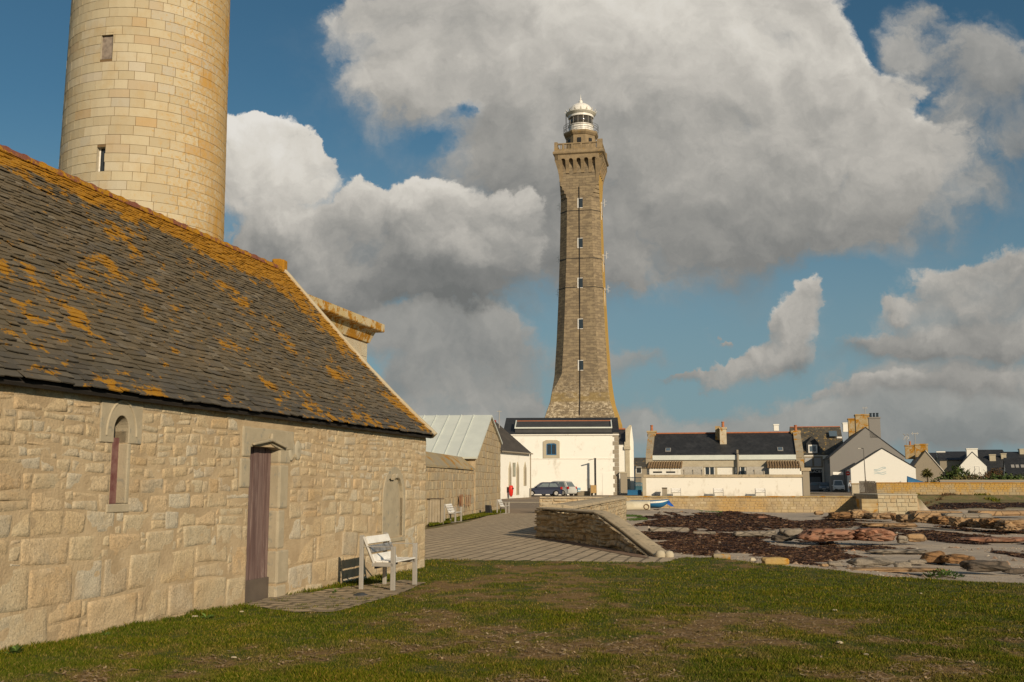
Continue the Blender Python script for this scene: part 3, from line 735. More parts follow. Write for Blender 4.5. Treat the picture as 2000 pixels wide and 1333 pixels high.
wins = []
for px0, px1, py0, py1 in ((199, 218, 64, 116), (190, 203, 288, 338)):
    d_ = ray((px0+px1)/2, (py0+py1)/2)                            # meet the tower skin
    lo, hi = 20, TC.y
    for _ in range(40):
        m_ = (lo+hi)/2; p = Vector((d_[0], d_[1], d_[2]))*(m_/d_[1])+Vector((0, 0, EYE))
        if math.hypot(p.x-TC.x, p.y-TC.y) < trad(p.z): hi = m_
        else: lo = m_
    a = atan2(p.y-TC.y, p.x-TC.x); s_ = lo/FPX
    wins.append((a, p.z, (px1-px0)*s_/trad(p.z)*.62*1.15, (py1-py0)*s_*.55))
while z < H_T:
    h = rng.uniform(.325, .37); r = trad(z+h/2); a = rng.uniform(0, .3); a_end = a+2*pi
    while a < a_end-.02:
        w = rng.uniform(.45, 1.05)/r
        if a+w > a_end-.05: w = a_end-a
        skip = any(abs((a+w/2-wa+pi) % (2*pi)-pi) < w/2+wh*.5 and abs(z+h/2-wz) < wv+.0*h for wa, wz, wh, wv in wins)
        cuts = [(a, a+w)]
        if skip:
            cuts = []
            for wa, wz, wh, wv in wins:
                if abs(z+h/2-wz) < wv:
                    wa2 = wa+2*pi*round((a+w/2-wa)/(2*pi))
                    if a < wa2-wh: cuts.append((a, min(a+w, wa2-wh)))
                    if a+w > wa2+wh: cuts.append((max(a, wa2+wh), a+w))
        for aa, ab in cuts:
            if ab-aa < .01: continue
            g = .008/r; n = 4; dr = rng.uniform(.0, .007)
            zs = (z+.007, z+h-.007)
            pts = []
            for zz in zs:
                for i in range(n):
                    t = aa+g+(ab-aa-2*g)*i/(n-1); rr = trad(zz)+dr
                    pts.append((rr*cos(t), rr*sin(t), zz))
            inn = [(x*(1-.06/r), y*(1-.06/r), zz) for x, y, zz in pts]
            V += pts+inn; m2 = 2*n
            for i in range(n-1): F.append((vb+i, vb+i+1, vb+n+i+1, vb+n+i))
            for i in range(n-1):
                F.append((vb+m2+i, vb+m2+i+1, vb+i+1, vb+i)); F.append((vb+n+i, vb+n+i+1, vb+m2+n+i+1, vb+m2+n+i))
            F.append((vb, vb+n, vb+m2+n, vb+m2)); F.append((vb+n-1, vb+m2+n-1, vb+m2+2*n-1, vb+2*n-1))
            vb += 4*n
        a += w
    z += h
k = NT('tower_ashlar'); o = k.obj(); r = k.isl(); so = k.sep(o)
c = k.ramp(r, [(0, (.43, .365, .25)), (.25, (.50, .435, .305)), (.5, (.42, .355, .24)), (.75, (.52, .455, .33)), (.9, (.43, .39, .31)), (.965, (.45, .325, .18)), (1, (.49, .445, .36))])
c = k.mix(k.rng(k.noise(o, 1.3, 6, .65), .45, .72, 0, .4), c, (.42, .29, .13))
side = k.mth('ADD', k.mth('MULTIPLY', so[0], .20), k.mth('MULTIPLY', so[1], .05))
lm1 = k.rng(k.mth('ADD', k.noise(o, 7, 6, .75), k.mth('MULTIPLY', side, .40)), .60, .76, 0, .65)
c = k.mix(lm1, c, k.mix(k.noise(o, 5, 4), (.44, .28, .08), (.50, .26, .04)))
lm2 = k.rng(k.mth('ADD', k.noise(k.map(o, loc=(3, 3, 3), scale=(1, 1, .5)), .9, 6, .7), k.mth('MULTIPLY', side, .50)), .80, .92, 0, .9)
c = k.mix(lm2, c, k.mix(k.noise(o, 7, 4, .7), (.40, .20, .03), (.50, .30, .08)))
c = k.mix(k.rng(k.noise(o, 42, 3, .7), .55, .75, 0, .4), c, (.36, .27, .15))
k.bump(k.noise(o, 24, 5, .65), .45, .02)
npmesh('shaft', V, F, k.out(c, .9), tower)
cr = MB(); zl = sorted([0, 8, H_T]+[w_[1]+s_*w_[3] for w_ in wins for s_ in (-1, 1)])
al = sorted(list(np.linspace(-pi, pi, 121))+[w_[0]+s_*w_[2] for w_ in wins for s_ in (-1, 1)])
for i in range(len(al)-1):
    for j in range(len(zl)-1):
        ma, mz = (al[i]+al[i+1])/2, (zl[j]+zl[j+1])/2
        if al[i+1]-al[i] < 1e-6 or any(abs(ma-w_[0]) < w_[2] and abs(mz-w_[1]) < w_[3] for w_ in wins): continue
        cr.quad(*[((trad(zz)-.010)*cos(t), (trad(zz)-.010)*sin(t), zz) for t, zz in ((al[i], zl[j]), (al[i+1], zl[j]), (al[i+1], zl[j+1]), (al[i], zl[j+1]))])
cr.build('joint_mortar', mottle('tower_mortar', (.20, .13, .065), (.15, .10, .055), 2, .95), tower, smooth=True)
gl = MB(); gl.lathe([(trad(H_T)-.05, H_T-.1), (trad(H_T)+.25, H_T+.1), (trad(H_T)+.7, H_T+.5), (trad(H_T)+.75, H_T+.9), (.1, H_T+1.0)], n=64)
gl.build('gallery', MT['dressed'], tower)
for i, (wa, wz, wh, wv) in enumerate(wins):
    r = trad(wz); b = MB(); ww = wh*r
    f = Fr((r*cos(wa), r*sin(wa), 0), wa+pi/2)
    def P(x, y, z): return tuple(f.w(x, y, z))
    fm = MB(); d = .28
    fm.add([P(-ww, .25, wz-wv), P(ww, .25, wz-wv), P(ww, .25, wz+wv), P(-ww, .25, wz+wv), P(-ww, 0, wz-wv), P(ww, 0, wz-wv), P(ww, 0, wz+wv), P(-ww, 0, wz+wv)],
           [(0, 1, 5, 4), (1, 2, 6, 5), (2, 3, 7, 6), (3, 0, 4, 7)])
    wo = fm.build('window', MT['dressed'], tower)
    bo = MB(); bo.add([P(-ww, .2 if i else .1, wz-wv), P(ww, .2 if i else .1, wz-wv), P(ww, .2 if i else .1, wz+wv), P(-ww, .2 if i else .1, wz+wv)], [(0, 1, 2, 3)])
    bo.build('pane' if i else 'shutter', MT['dark_glass'] if i else mottle('grey_brown_shutter', (.16, .13, .11), (.30, .25, .21), 5, .8, .4, 30), wo)
    if i:
        b2 = MB()
        for xx in (-ww+.03, ww-.03): b2.add([P(xx-.03, .17, wz-wv), P(xx+.03, .17, wz-wv), P(xx+.03, .17, wz+wv), P(xx-.03, .17, wz+wv)], [(0, 1, 2, 3)])
        b2.build('frame', MT['white_paint'], wo)
# ------------------------------------------------------------------ flat roofed stone building seen past the gable
cp = at(747, 640, 31.0); KF = Fr((at(717, 680, 31.0).x, 31.0, 0), pi/2-AZ)
kz = at(747, 632, 31.0).z; pj = Vector((cp.x, cp.y, 0))-KF.o; ov = .40
kb_ = frthing('cornice_building', 'pale stone building with heavy lichen cornice showing beyond the chapel gable', 'building', KF)
b = MB()
z = kz-.62; 
b.bb(-9, -.012, .012, 6, 0, kz-.5)
b.build('wall', MT['dressed'], kb_)
b = MB(); zz = kz-.62
while zz > .2:
    x = -9.0+random.uniform(0, .6)
    while x < -.05:
        w = random.uniform(.8, 1.5); x1 = min(x+w, 0); 
        if x1 > -.5: x1 = 0
        b.bb(x+.006, x1-.0, 0, .2, zz-.42+.007, zz-.007); x = x1+.006
    zz -= .42
b.build('ashlar', granite('pale_ashlar', [(.50, .45, .34), (.46, .41, .31), (.52, .47, .37)]), kb_)
b = MB(); o_ = ov
prof = [(0, -.62), (.06, -.6), (.09, -.5), (.15, -.36), (.19, -.27), (.38, -.245), (.4, -.22), (.4, 0.0), (.39, .006)]
b.loft([[(-9, -d, kz+z), (d, -d, kz+z), (d, 6+d, kz+z), (-9, 6+d, kz+z)] for d, z in prof])
b.build('cornice', lichen_mat('cornice_stone', (.50, .42, .28), (.46, .36, .18), .55, 3), kb_)
# ------------------------------------------------------------------ benches
def make_bench(L=.92, slats=3, mirror=True):
    """origin: foot of the near back leg; x along the bench, -y towards the sitter"""
    t = thing('metal_bench', 'pale grey metal bench with white slats standing by the chapel wall on pavers', 'bench')
    D = .50; W_ = .06; T_ = .045
    for x in (0, L):
        b = MB()
        b.box((x, 0, .41), (T_, W_, .82)); b.box((x, -D, .335), (T_, .07, .65))
        b.box((x, -D/2, .012), (T_*.9, D-.07, .022))
        b.box((x, -D/2+.0, .655), (T_*.9, D+.06, .014))
        b.tube([(x, -.02, .80), (x, -.20, .40)], .026, 4); b.box((x, -(D+.18)/2, .395), (T_, D-.16, .055))
        b.build('end_frame', MT['pale_metal'], t, bevel=.006)
    a0 = Vector((0, -.045, .81)); a1 = Vector((0, -.205, .425)); t_ = (a0-a1).normalized(); n_ = Vector((0, t_.z*-1, t_.y))
    hs = (a0-a1).length/slats
    for i in range(slats):
        c0 = a1+t_*(hs*i+.012); c1 = a1+t_*(hs*(i+1)-.012)
        b = MB(); x0, x1 = .024, L-.024
        q = [c0+n_*.012, c1+n_*.012, c1-n_*.022, c0-n_*.022]
        b.loft([[(x0, p.y, p.z) for p in q], [(x1, p.y, p.z) for p in q]])
        b.build('back_slat', MT['mirror_slat'] if (mirror and i == 1) else MT['white_paint'], t, bevel=.004)
    for i in range(3):
        y = -.215-i*.105
        MB().bb(.024, L-.024, y-.092, y, .425, .447).build('seat_slat', MT['white_paint'], t, bevel=.004)
    MB().box((L/2, -.21, .35), (L-.05, .03, .03)).build('brace', MT['black'], t)
    return t
bl = bp(703, 1156, .05); bb_ = bp(766, 1159, .06)
bl = gp(705, 1156, .06)
bench = make_bench(.94)
bench['label'] = 'nearest pale metal bench with white slats standing on pavers against the chapel wall'; bench['group'] = 'metal slat benches along the path'
BF = CF.on(703, 1156, -.62)
bench.location = bl; bench.rotation_euler = (0, 0, pi/2-AZ)
print('bench', bl, bb_, 'dist from wall', (bl-CORN).dot(CF.y), (bb_-CORN).dot(CF.y))
b2 = make_bench(1.0, 4, False)
b2['label'] = 'pale slatted bench on the grass verge beside the wooden bin screen'; b2['group'] = 'metal slat benches along the path'
p = bp(868, 1023); b2.location = (p.x, p.y, land(0, p.y)+.02); b2.rotation_euler = (0, 0, radians(84-6))
p = bp(971, 1006)
b3 = dup(b2, (p.x, p.y, land(0, p.y)+.02), radians(80), 'farther pale slatted bench next to the small black box by the stone wall')
# small dark dome on the paving
p = bp(704, 1166, .05)
d = thing('ground_cover', 'small dark shallow dome lying on the pavers in front of the bench', 'cover', (p.x, p.y, p.z+.01))
b = MB(); b.lathe([(.0, .045), (.05, .043), (.09, .025), (.125, .004), (.125, 0)][::-1], n=24); b.build('dome', mottle('dark_rubber', (.035, .04, .045), (.06, .065, .07), 12, .7), d, smooth=True)
b = MB(); b.lathe([(.13, 0), (.13, .006), (.0, .006)], n=24); b.build('rim', MT['rubber'], d)
# wooden bin screen
p = bp(860, 1026); q = bp(838, 1026)
ws = thing('wooden_bin_screen', 'weathered plank bin screen at the grass edge beside the chapel corner', 'screen', (p.x, p.y, land(0, p.y)), radians(8))
wd = abs(p.x-q.x)+.25
for i in range(6):
    w = wd/6; MB().bb(-wd+i*w+.008, -wd+(i+1)*w-.008, 0, .03, .02, 1.02+.01*(i % 3)).build('plank', MT['weathered_wood'], ws)
MB().bb(-.0, .13, -.06, .07, 0, 1.12).build('post', MT['weathered_wood'], ws, bevel=.01)
MB().bb(-wd, .15, -.07, .5, 1.06, 1.10).build('lid', MT['bark'], ws)
MB().bb(-.02, .02, .03, .5, .05, 1.0).build('side_panel', MT['weathered_wood'], ws)
p = bp(838, 1020)
t = thing('small_stone', 'pale grey stone lying at the foot of the wooden bin screen', 'stone', (p.x+.05, p.y-.4, land(0, p.y)))
b = MB(); b.lathe([(0, .12), (.10, .10), (.15, .04), (.13, 0)][::-1], n=9); b.build('stone', MT['dressed'], t)
# black box against the wall
p = bp(949, 1006)
t = thing('black_box', 'small black louvred box standing on the verge against the stone wall', 'box', (p.x, p.y, land(0, p.y)), radians(80))
b = MB(); b.prism_x([(0, 0), (-.35, 0), (-.27, .5), (0, .52)], -.22, .22); b.build('body', MT['black'], t, bevel=.015)
for i in range(3):
    b = MB(); b.box((0, -.34+.025*i, .12+.13*i), (.4, .03, .02)); b.build('louvre', MT['rubber'], t)
# ------------------------------------------------------------------ stone building with the pale metal roof
GF = Fr((at(835, 1015, 44).x, 44.0, 0), pi/2-radians(6.5))
gL = 28.0; e1 = GF.on(978, 900).x; apex = GF.on(957, 815); ea = GF.on(931, 893); rb = GF.on(977, 868)
print('gable', e1, apex, ea, rb)
g = frthing('metal_roofed_barn', 'stone barn with pale grey standing seam roof and blank gable', 'building', GF)
xe = e1; xa = apex.x; x0_ = ea.x-.3; za = apex.z
hz = ea.z
wall_poly = [(x0_-.02, -.3), (xe, -.3), (xe, rb.z), (xa, za-.05), (x0_, hz)]
b = MB(); b.prism_y(wall_poly, .03, .3); b.build('wall', MT['mortar'], g)
# ashlar facing of the gable, cut to its outline
rows = []; z = -.25
while z < za+.2: rows.append((z, z+.42, 0)); z += .42
rngw = np.random.default_rng(4)
V, F = stone_field(rows, x0_, xe, [], rngw, depth=.02, res=.3, wfac=(1.3, 3.2), joint=.03, rough=.004, wob=.0)
cen = V[F].mean(1); keepf = np.ones(len(F), bool)
def zlim(x): return np.where(x < xa, hz+(za-hz)*(x-x0_)/(xa-x0_), za+(rb.z-za)*(x-xa)/(xe-xa))
V[:, 2] = np.minimum(V[:, 2], zlim(V[:, 0])+0.02); 
ar_ = np.abs((V[F][:, 2]-V[F][:, 0])[:, 0]*(V[F][:, 3]-V[F][:, 1])[:, 2]-(V[F][:, 2]-V[F][:, 0])[:, 2]*(V[F][:, 3]-V[F][:, 1])[:, 0]); F = F[ar_ > 1e-4]
BARN = granite('barn_stone', [(.40, .335, .225), (.36, .30, .21), (.43, .345, .215), (.34, .29, .21), (.39, .31, .19)])
npmesh('gable_stonework', V+np.array([0, .02, 0]), F, BARN, g)
# lower yard wall with sloping coping slabs in the same line
lw = GF.on(880, 915).z; lw2 = GF.on(880, 893).z
b = MB(); b.bb(-11, x0_-.05, .1, .5, -.3, lw); b.build('yard_wall', MT['mortar'], g)
rows = []; z = -.25
while z < lw-.05: rows.append((z, min(z+.4, lw), 0)); z += .4
V, F = stone_field(rows, -11, x0_-.06, [], rngw, depth=.03, res=.2, wfac=(1., 2.4), joint=.03, rough=.01)
npmesh('yard_stonework', V+np.array([0, .1, 0]), F, BARN, g)
x = -11.0; b = MB()
while x < x0_-.3:
    w = random.uniform(.9, 1.4); x1 = min(x+w, x0_-.25)
    b.prism_x([(.0, lw+.01), (0, lw+.09), (.75, lw2+.2), (.75, lw2+.08)], x+.012, x1-.012); x = x1
b.build('coping', lichen_mat('coping_slabs', (.30, .26, .19), (.36, .28, .15), .42, 1.0), g)
# metal roof: its slope rises from the left eave to the ridge, both running into the building
b = MB(); xl = GF.on(938, 895).x; sh_ = Vector((xa-x0_, 0, za-hz)); dn = Vector((-(za-hz), 0, xa-x0_)).normalized()
e0 = Vector((x0_-.25, 0, hz-.25*(za-hz)/(xa-x0_))); a1 = Vector((xa+.05, 0, za+.02)); rr = Vector((xe+.1, 0, rb.z-.03))
YB = 20.0
for A, B in ((e0, a1), (a1, rr)):
    n2 = Vector((-(B.z-A.z), 0, B.x-A.x)).normalized()
    b.loft([[A+Vector((0, -.12, 0)), B+Vector((0, -.12, 0)), B+n2*.12+Vector((0, -.12, 0)), A+n2*.12+Vector((0, -.12, 0))], [A+Vector((0, YB, 0)), B+Vector((0, YB, 0)), B+n2*.12+Vector((0, YB, 0)), A+n2*.12+Vector((0, YB, 0))]])
rf = b.build('roof', MT['zinc'], g)
b = MB(); n2 = Vector((-(a1.z-e0.z), 0, a1.x-e0.x)).normalized(); y = 1.0
while y < YB:
    c = (e0+a1)/2+n2*.15; L_ = (a1-e0).length; b.box((c.x, y, c.z), (L_, .035, .05), ry=-atan2(a1.z-e0.z, a1.x-e0.x)); y += .78
b.build('standing_seam', MT['zinc'], rf)
b = MB(); b.bb(x0_, x0_+.15, .3, YB-.5, -.3, hz); b.bb(x0_, xe, YB-.5, YB-.35, -.3, hz); b.bb(xe-.15, xe, .3, YB-.5, -.3, rb.z)
b.build('side_wall', BARN, g)
# old ochre painted strokes on the gable base
m_ = flat('rust_red_strokes', (.30, .13, .06), .9)
for px, k_ in ((897, 'n'), (902, 'i'), (909, 'i'), (913, 'i'), (917, 'i')):
    o_ = GF.on(px, 978); b = MB()
    if k_ == 'n': b.prism_y([(o_.x-.1, o_.z-.3), (o_.x+.06, o_.z-.3), (o_.x+.08, o_.z+.05), (o_.x+.36, o_.z-.3), (o_.x+.5, o_.z-.3), (o_.x+.5, o_.z+.3), (o_.x+.36, o_.z+.3), (o_.x+.36, o_.z-.05), (o_.x+.1, o_.z+.3), (o_.x-.1, o_.z+.3)], -.04, -.028)
    else: b.box((o_.x, -.034, o_.z), (.16, .012, .62), ry=.05)
    b.build('painted_mark', m_, g)
# ------------------------------------------------------------------ sea walls of rough stone
def plan_wall(name, label, pts, ztop, zbot, th, cap, capname='coping', seed=1, stonesize=.24, pal=None, capmat=None, depth=.06, both=False):
    """a wall along plan points; the stony face is on the left hand side of travel"""
    t = thing(name, label, 'wall', (pts[0][0], pts[0][1], 0))
    O = Vector((pts[0][0], pts[0][1], 0)); P = [Vector((p[0], p[1], 0))-O for p in pts]
    rng = np.random.default_rng(seed)
    sl = [0]
    for a, b_ in zip(P, P[1:]): sl.append(sl[-1]+(b_-a).length)
    def frame(s):
        i = max(0, min(len(P)-2, int(np.searchsorted(sl, s)-1))); u = (s-sl[i])/(sl[i+1]-sl[i])
        d_ = (P[i+1]-P[i]).normalized()
        # soften the direction at joints
        if i+2 < len(P) and u > .5: d_ = d_.lerp((P[i+2]-P[i+1]).normalized(), (u-.5)).normalized()
        elif i > 0 and u < .5: d_ = d_.lerp((P[i]-P[i-1]).normalized(), (.5-u)).normalized()
        return P[i].lerp(P[i+1], u), d_, Vector((d_.y, -d_.x, 0))
    n = max(2, int(sl[-1]/.8))
    ss = [sl[-1]*i/n for i in range(n+1)]
    b = MB(); R = []
    for s in ss:
        p, d_, nn = frame(s); R.append([p+Vector((0, 0, zbot)), p+nn*th+Vector((0, 0, zbot)), p+nn*th+Vector((0, 0, ztop(s)-.02)), p+Vector((0, 0, ztop(s)-.02))])
    b.loft(R); b.build('core', MT['mortar'], t)
    rows = []; z = zbot; mx = max(ztop(s) for s in ss)
    while z < mx: h = stonesize*rng.uniform(.8, 1.25); rows.append((z, z+h, 1)); z += h
    V, F = stone_field(rows, 0, sl[-1], [], rng, depth=depth, res=.05 if sl[-1] < 20 else .25, stack=.4, wob=.09 if sl[-1] < 20 else .02, rough=.055 if sl[-1] < 20 else .01, joint=.03, jit=.025)
    def emb(V, off):
        out = np.zeros_like(V)
        for i, v in enumerate(V):
            p, d_, nn = frame(float(np.clip(v[0], 0, sl[-1]))); zt = ztop(float(np.clip(v[0], 0, sl[-1])))-.02
            q = p+(nn*(th-v[1]*1.0) if off else nn*v[1]); out[i] = (q.x, q.y, min(v[2], zt))
        return out
    V1 = emb(V, False); Fq = F
    npmesh('stonework', V1, Fq, pal or MT['sea_stone'], t, smooth=True)
    if both: npmesh('seaward_stonework', emb(V, True), Fq[:, ::-1], both, t, smooth=True)
    b = MB(); R = []
    for s in ss:
        p, d_, nn = frame(s); z0 = ztop(s); e = .07 if cap > .09 else .015
        R.append([p-nn*e+Vector((0, 0, z0)), p+nn*(th+e)+Vector((0, 0, z0)), p+nn*(th+e)+Vector((0, 0, z0+cap*.65)), p+nn*(th*.75)+Vector((0, 0, z0+cap)), p+nn*(th*.25)+Vector((0, 0, z0+cap)), p-nn*e+Vector((0, 0, z0+cap*.65))])
    b.loft(R); b.build(capname, capmat or MT['cap'], t, bevel=.02)
    return t
MT['sea_stone'] = granite('sea_wall_stone', [(.44, .365, .26), (.50, .41, .28), (.40, .34, .25), (.53, .43, .28), (.47, .40, .30)], bst=.8)  # colour lifted to stand in for light bounced onto shaded faces
MT['sea_stone_lit'] = granite('sunlit_sea_wall_stone', [(.40, .335, .225), (.36, .30, .205), (.43, .35, .225), (.38, .325, .235)])  # second copy for the sunlit seaward face, its light set by colour
MT['cap'] = mottle('wall_coping', (.48, .39, .265), (.38, .315, .22), 2.2, .9, .5, 26, bd=.02, c3=(.20, .18, .13))
W1 = [(.78, 33.0), (1.45, 31.0), (2.14, 28.8), (2.75, 26.2), (3.25, 23.7)][::-1]
def w1top(s):
    s = 9.65-s
    return .82 if s < 5.2 else max(-.02, .82-(s-5.2)*.195)
plan_wall('rubble_wall', 'low curved rubble wall with rounded coping ramping down to the lawn', W1, w1top, -.3, .42, .08, seed=3, stonesize=.16, depth=.10)
pe = W1[0]
t = thing('end_stone', 'pale rounded pair of stones capping the low end of the rubble wall', 'stone', (pe[0]+.1, pe[1]-.12, 0))
b = MB()
for dx, r_ in ((0, .12), (.2, .11)):
    m0 = len(b.v); b.lathe([(0, r_*1.25), (r_*.7, r_*1.1), (r_, r_*.5), (r_*.95, -.1)][::-1], (dx, 0, 0), 12)
b.build('rounded_stone', MT['dressed'], t, smooth=True)
W2 = [(5.25, 56.0), (3.1, 45.0), (1.02, 33.9)]
# the far stretch shows its sunlit seaward side
W2r = W2[::-1]
plan_wall('sea_wall', 'straight pale sea wall with thick flat coping running away beside the beach', W2r, lambda s: .80, -1.4, .9, .16, seed=5, pal=MT['sea_stone'], both=MT['sea_stone_lit'], depth=.04)
plan_wall('yard_wall', 'short dark stone wall in front of the parked cars', [(6.0, 60.3), (1.6, 60.3)], lambda s: .78, -.4, .4, .10, seed=6, pal=MT['sea_stone'])
# ------------------------------------------------------------------ generic building helpers (local frame: facade at y=0)
def roof_uv(v, n): return (v.x+v.y*.0, v.y*1.3+v.z*.3) if abs(n.x) < .5 else (v.y, v.x*1.3)
def gable_house(fr, name, label, W, D, ze, zr, wall, roofm, axis='x', ov=.15, group=None, wallname='wall', zb=-1.2, par=0.0, ridge_c=None):
    """axis 'x': ridge along the facade; 'y': gable towards the viewer"""
    t = frthing(name, label, 'house', fr, group)
    b = MB()
    if axis == 'x':
        b.loft([[(x, 0, zb), (x, D, zb), (x, D, ze), (x, D/2, zr), (x, 0, ze)] for x in (0, W)])
    else:
        b.loft([[(0, y, zb), (W, y, zb), (W, y, ze), (W/2, y, zr), (0, y, ze)] for y in (0, D)])
    b.build(wallname, wall, t)
    b = MB(); th = .14
    if axis == 'x':
        s = (zr-ze)/(D/2); x0, x1 = (par, W-par) if par else (-ov, W+ov)
        b.loft([[(x, -ov, ze-ov*s+.03), (x, D/2, zr+.03), (x, D+ov, ze-ov*s+.03), (x, D+ov, ze-ov*s+.03+th), (x, D/2, zr+.03+th), (x, -ov, ze-ov*s+.03+th)] for x in (x0, x1)])
    else:
        s = (zr-ze)/(W/2)
        b.loft([[(-ov, y, ze-ov*s+.03), (W/2, y, zr+.03), (W+ov, y, ze-ov*s+.03), (W+ov, y, ze-ov*s+.03+th), (W/2, y, zr+.03+th), (-ov, y, ze-ov*s+.03+th)] for y in (-.06, D+.06)])
    r = b.build('roof', roofm, t, uvf=roof_uv)
    if ridge_c:
        b = MB()
        if axis == 'x': b.bb(par or 0, W-(par or 0), D/2-.14, D/2+.14, zr+th-.02, zr+th+.13)
        else: b.bb(W/2-.14, W/2+.14, 0, D, zr+th-.02, zr+th+.13)
        b.build('ridge_tiles', ridge_c, r)
    return t, r
def chimney(parent, c, d, z0, z1, mat, pots=0, capm=None, name='chimney', potm=None, pr=.17):
    b = MB(); b.bb(c[0]-d[0]/2, c[0]+d[0]/2, c[1]-d[1]/2, c[1]+d[1]/2, z0, z1-.22)
    b.bb(c[0]-d[0]/2-.08, c[0]+d[0]/2+.08, c[1]-d[1]/2-.08, c[1]+d[1]/2+.08, z1-.22, z1)
    o = b.build(name, mat, parent)
    for i in range(pots):
        x = c[0]+(i-(pots-1)/2)*d[0]/max(1, pots)*.9
        b = MB(); b.lathe([(pr, 0), (pr*.85, .55), (pr*1.05, .6), (pr*1.05, .68), (pr*.6, .68)], (x, c[1], z1), 12)
        b.build('chimney_pot', potm or MT['terracotta'], o if not parent.parent else parent)
    return o
def window(parent, x, y, z, w, h, frame=None, glass=None, fw=.08, d=.05, surround=None, mull=1, sw=.2):
    """a window on a facade facing -y"""
    b = MB(); f = frame or MT['white_paint']
    b.bb(x-w/2, x-w/2+fw, y-d, y, z, z+h); b.bb(x+w/2-fw, x+w/2, y-d, y, z, z+h); b.bb(x-w/2+fw, x+w/2-fw, y-d, y, z, z+fw); b.bb(x-w/2+fw, x+w/2-fw, y-d, y, z+h-fw, z+h)
    for i in range(mull): xx = x-w/2+w*(i+1)/(mull+1); b.bb(xx-fw/2, xx+fw/2, y-d+.003, y, z+fw, z+h-fw)
    o = b.build('window', f, parent)
    MB().bb(x-w/2+fw, x+w/2-fw, y-d*.5, y, z+fw, z+h-fw).build('pane', glass or MT['dark_glass'], o)
    if surround:
        b = MB()
        b.bb(x-w/2-sw, x-w/2, y-d-.02, y, z-sw*.8, z+h+sw); b.bb(x+w/2, x+w/2+sw, y-d-.02, y, z-sw*.8, z+h+sw); b.bb(x-w/2, x+w/2, y-d-.02, y, z+h, z+h+sw); b.bb(x-w/2, x+w/2, y-d-.04, y, z-sw*.8, z)
        b.build('surround', surround, o)
    return o
# ------------------------------------------------------------------ white main building below the lighthouse
WF = Fr((at(1209, 968, 118).x, 118, 0), radians(-4)); wl_ = WF.on(985, 900).x; we = WF.on(1100, 851).z
wbd = frthing('white_annex', 'long white rendered annex with small blue framed window and stone quoins below the lighthouse', 'building', WF)
b = MB(); b.bb(wl_, 0, 0, 11, -.5, we); b.build('wall', MT['white'], wbd)
b = MB(); b.bb(wl_-.1, .1, -.12, .02, we, we+.16); b.bb(wl_, -.3, -.05, 0, WF.on(1100, 896).z-.06, WF.on(1100, 896).z+.03); b.build('string_course', MT['white2'], wbd)
rz1 = WF.on(1100, 836, 4).z
b = MB(); b.loft([[(x, -.15, we+.16), (x, 5.5, we+2.4), (x, 11.1, we+.16)] for x in (wl_-.2, .15)]); r = b.build('roof', MT['slate'], wbd, uvf=roof_uv)
bx0, bx1 = WF.on(1006, 848, .4).x, WF.on(1195, 848, .4).x; bz0, bz1, bz2 = WF.on(1100, 850, .4).z, WF.on(1100, 836, .4).z, WF.on(1100, 823, 2.5).z
b = MB(); b.prism_x([(.25, bz0-.25), (.4, bz1), (2.6, bz2), (5, bz2), (5, bz0)], bx0, bx1); o = b.build('raised_roof', mottle('dark_zinc', (.045, .045, .046), (.06, .06, .06), 1, .5, .05, 8), r)
b = MB(); b.box(((bx0+bx1)/2, .30, bz1+.0), (bx1-bx0+.1, .16, .16)); b.box(((bx0+bx1)/2, .2, bz0-.06), (bx1-bx0+.1, .12, .12)); b.box((bx0+.02, 1.4, (bz1+bz2)/2+.1), (.12, 2.3, .12), rx=atan2(bz2-bz1, 2.2)); b.box((bx1-.02, 1.4, (bz1+bz2)/2+.1), (.12, 2.3, .12), rx=atan2(bz2-bz1, 2.2))
b.build('edge_flashing', MT['zinc'], o)
b = MB(); b.bb(bx0, bx1, 3.0, 3.3, bz2, bz2+.12); b.build('ridge_tiles', MT['terracotta'], o)
w0, w1_ = WF.on(1069, 884), WF.on(1085, 873)
wd_ = window(wbd, (w0.x+w1_.x)/2, 0, w0.z-.3, 1.15, 1.3, MT['blue_paint'], MT['dark_glass'], .09, .06, None, 1)
b = MB(); x, z = (w0.x+w1_.x)/2, w0.z-.3
arc_ = [(x-.95, z-.35), (x-.575, z-.35), (x-.575, z+1.2)]+[(x-.575*cos(pi*i/8), z+1.2+.16*sin(pi*i/8)) for i in range(1, 8)]+[(x+.575, z+1.2), (x+.575, z-.35), (x+.95, z-.35), (x+.95, z+1.55), (x+.6, z+1.72), (x-.6, z+1.72), (x-.95, z+1.55)]
b.prism_y(arc_, -.09, 0); b.bb(x-.575, x+.575, -.09, 0, z-.35, z-.01); b.build('surround', MT['dressed'], wd_)
b = MB(); z = -.3; i = 0
while z < we-.1:
    w = .62 if i % 2 else .42; b.bb(-w, .06, -.05, .6 if i % 2 else .9, z+.02, z+.46); z += .48; i += 1
b.build('quoin', MT['tan_render'], wbd)
b = MB(); dxa, dxb = WF.on(1177, 968).x, WF.on(1199, 968).x; dz_ = WF.on(1187, 924).z
b.bb(dxa, dxb, -.03, 0, -.3, dz_); b.build('flush_door', MT['white_new'], wbd)
b = MB(); b.bb(.0, .35, .4, 11.2, we-.2, we+.14); b.build('eave_gutter', MT['black'], wbd)
b = MB()
for px, py in ((1151, 959),): o_ = WF.on(px, py); b.bb(o_.x-.15, o_.x+.15, -.06, 0, o_.z, o_.z+.3)
b.build('wall_vent', MT['tan_render'], wbd)
p = WF.w(WF.on(1220, 960, 0).x, -.1, 0)
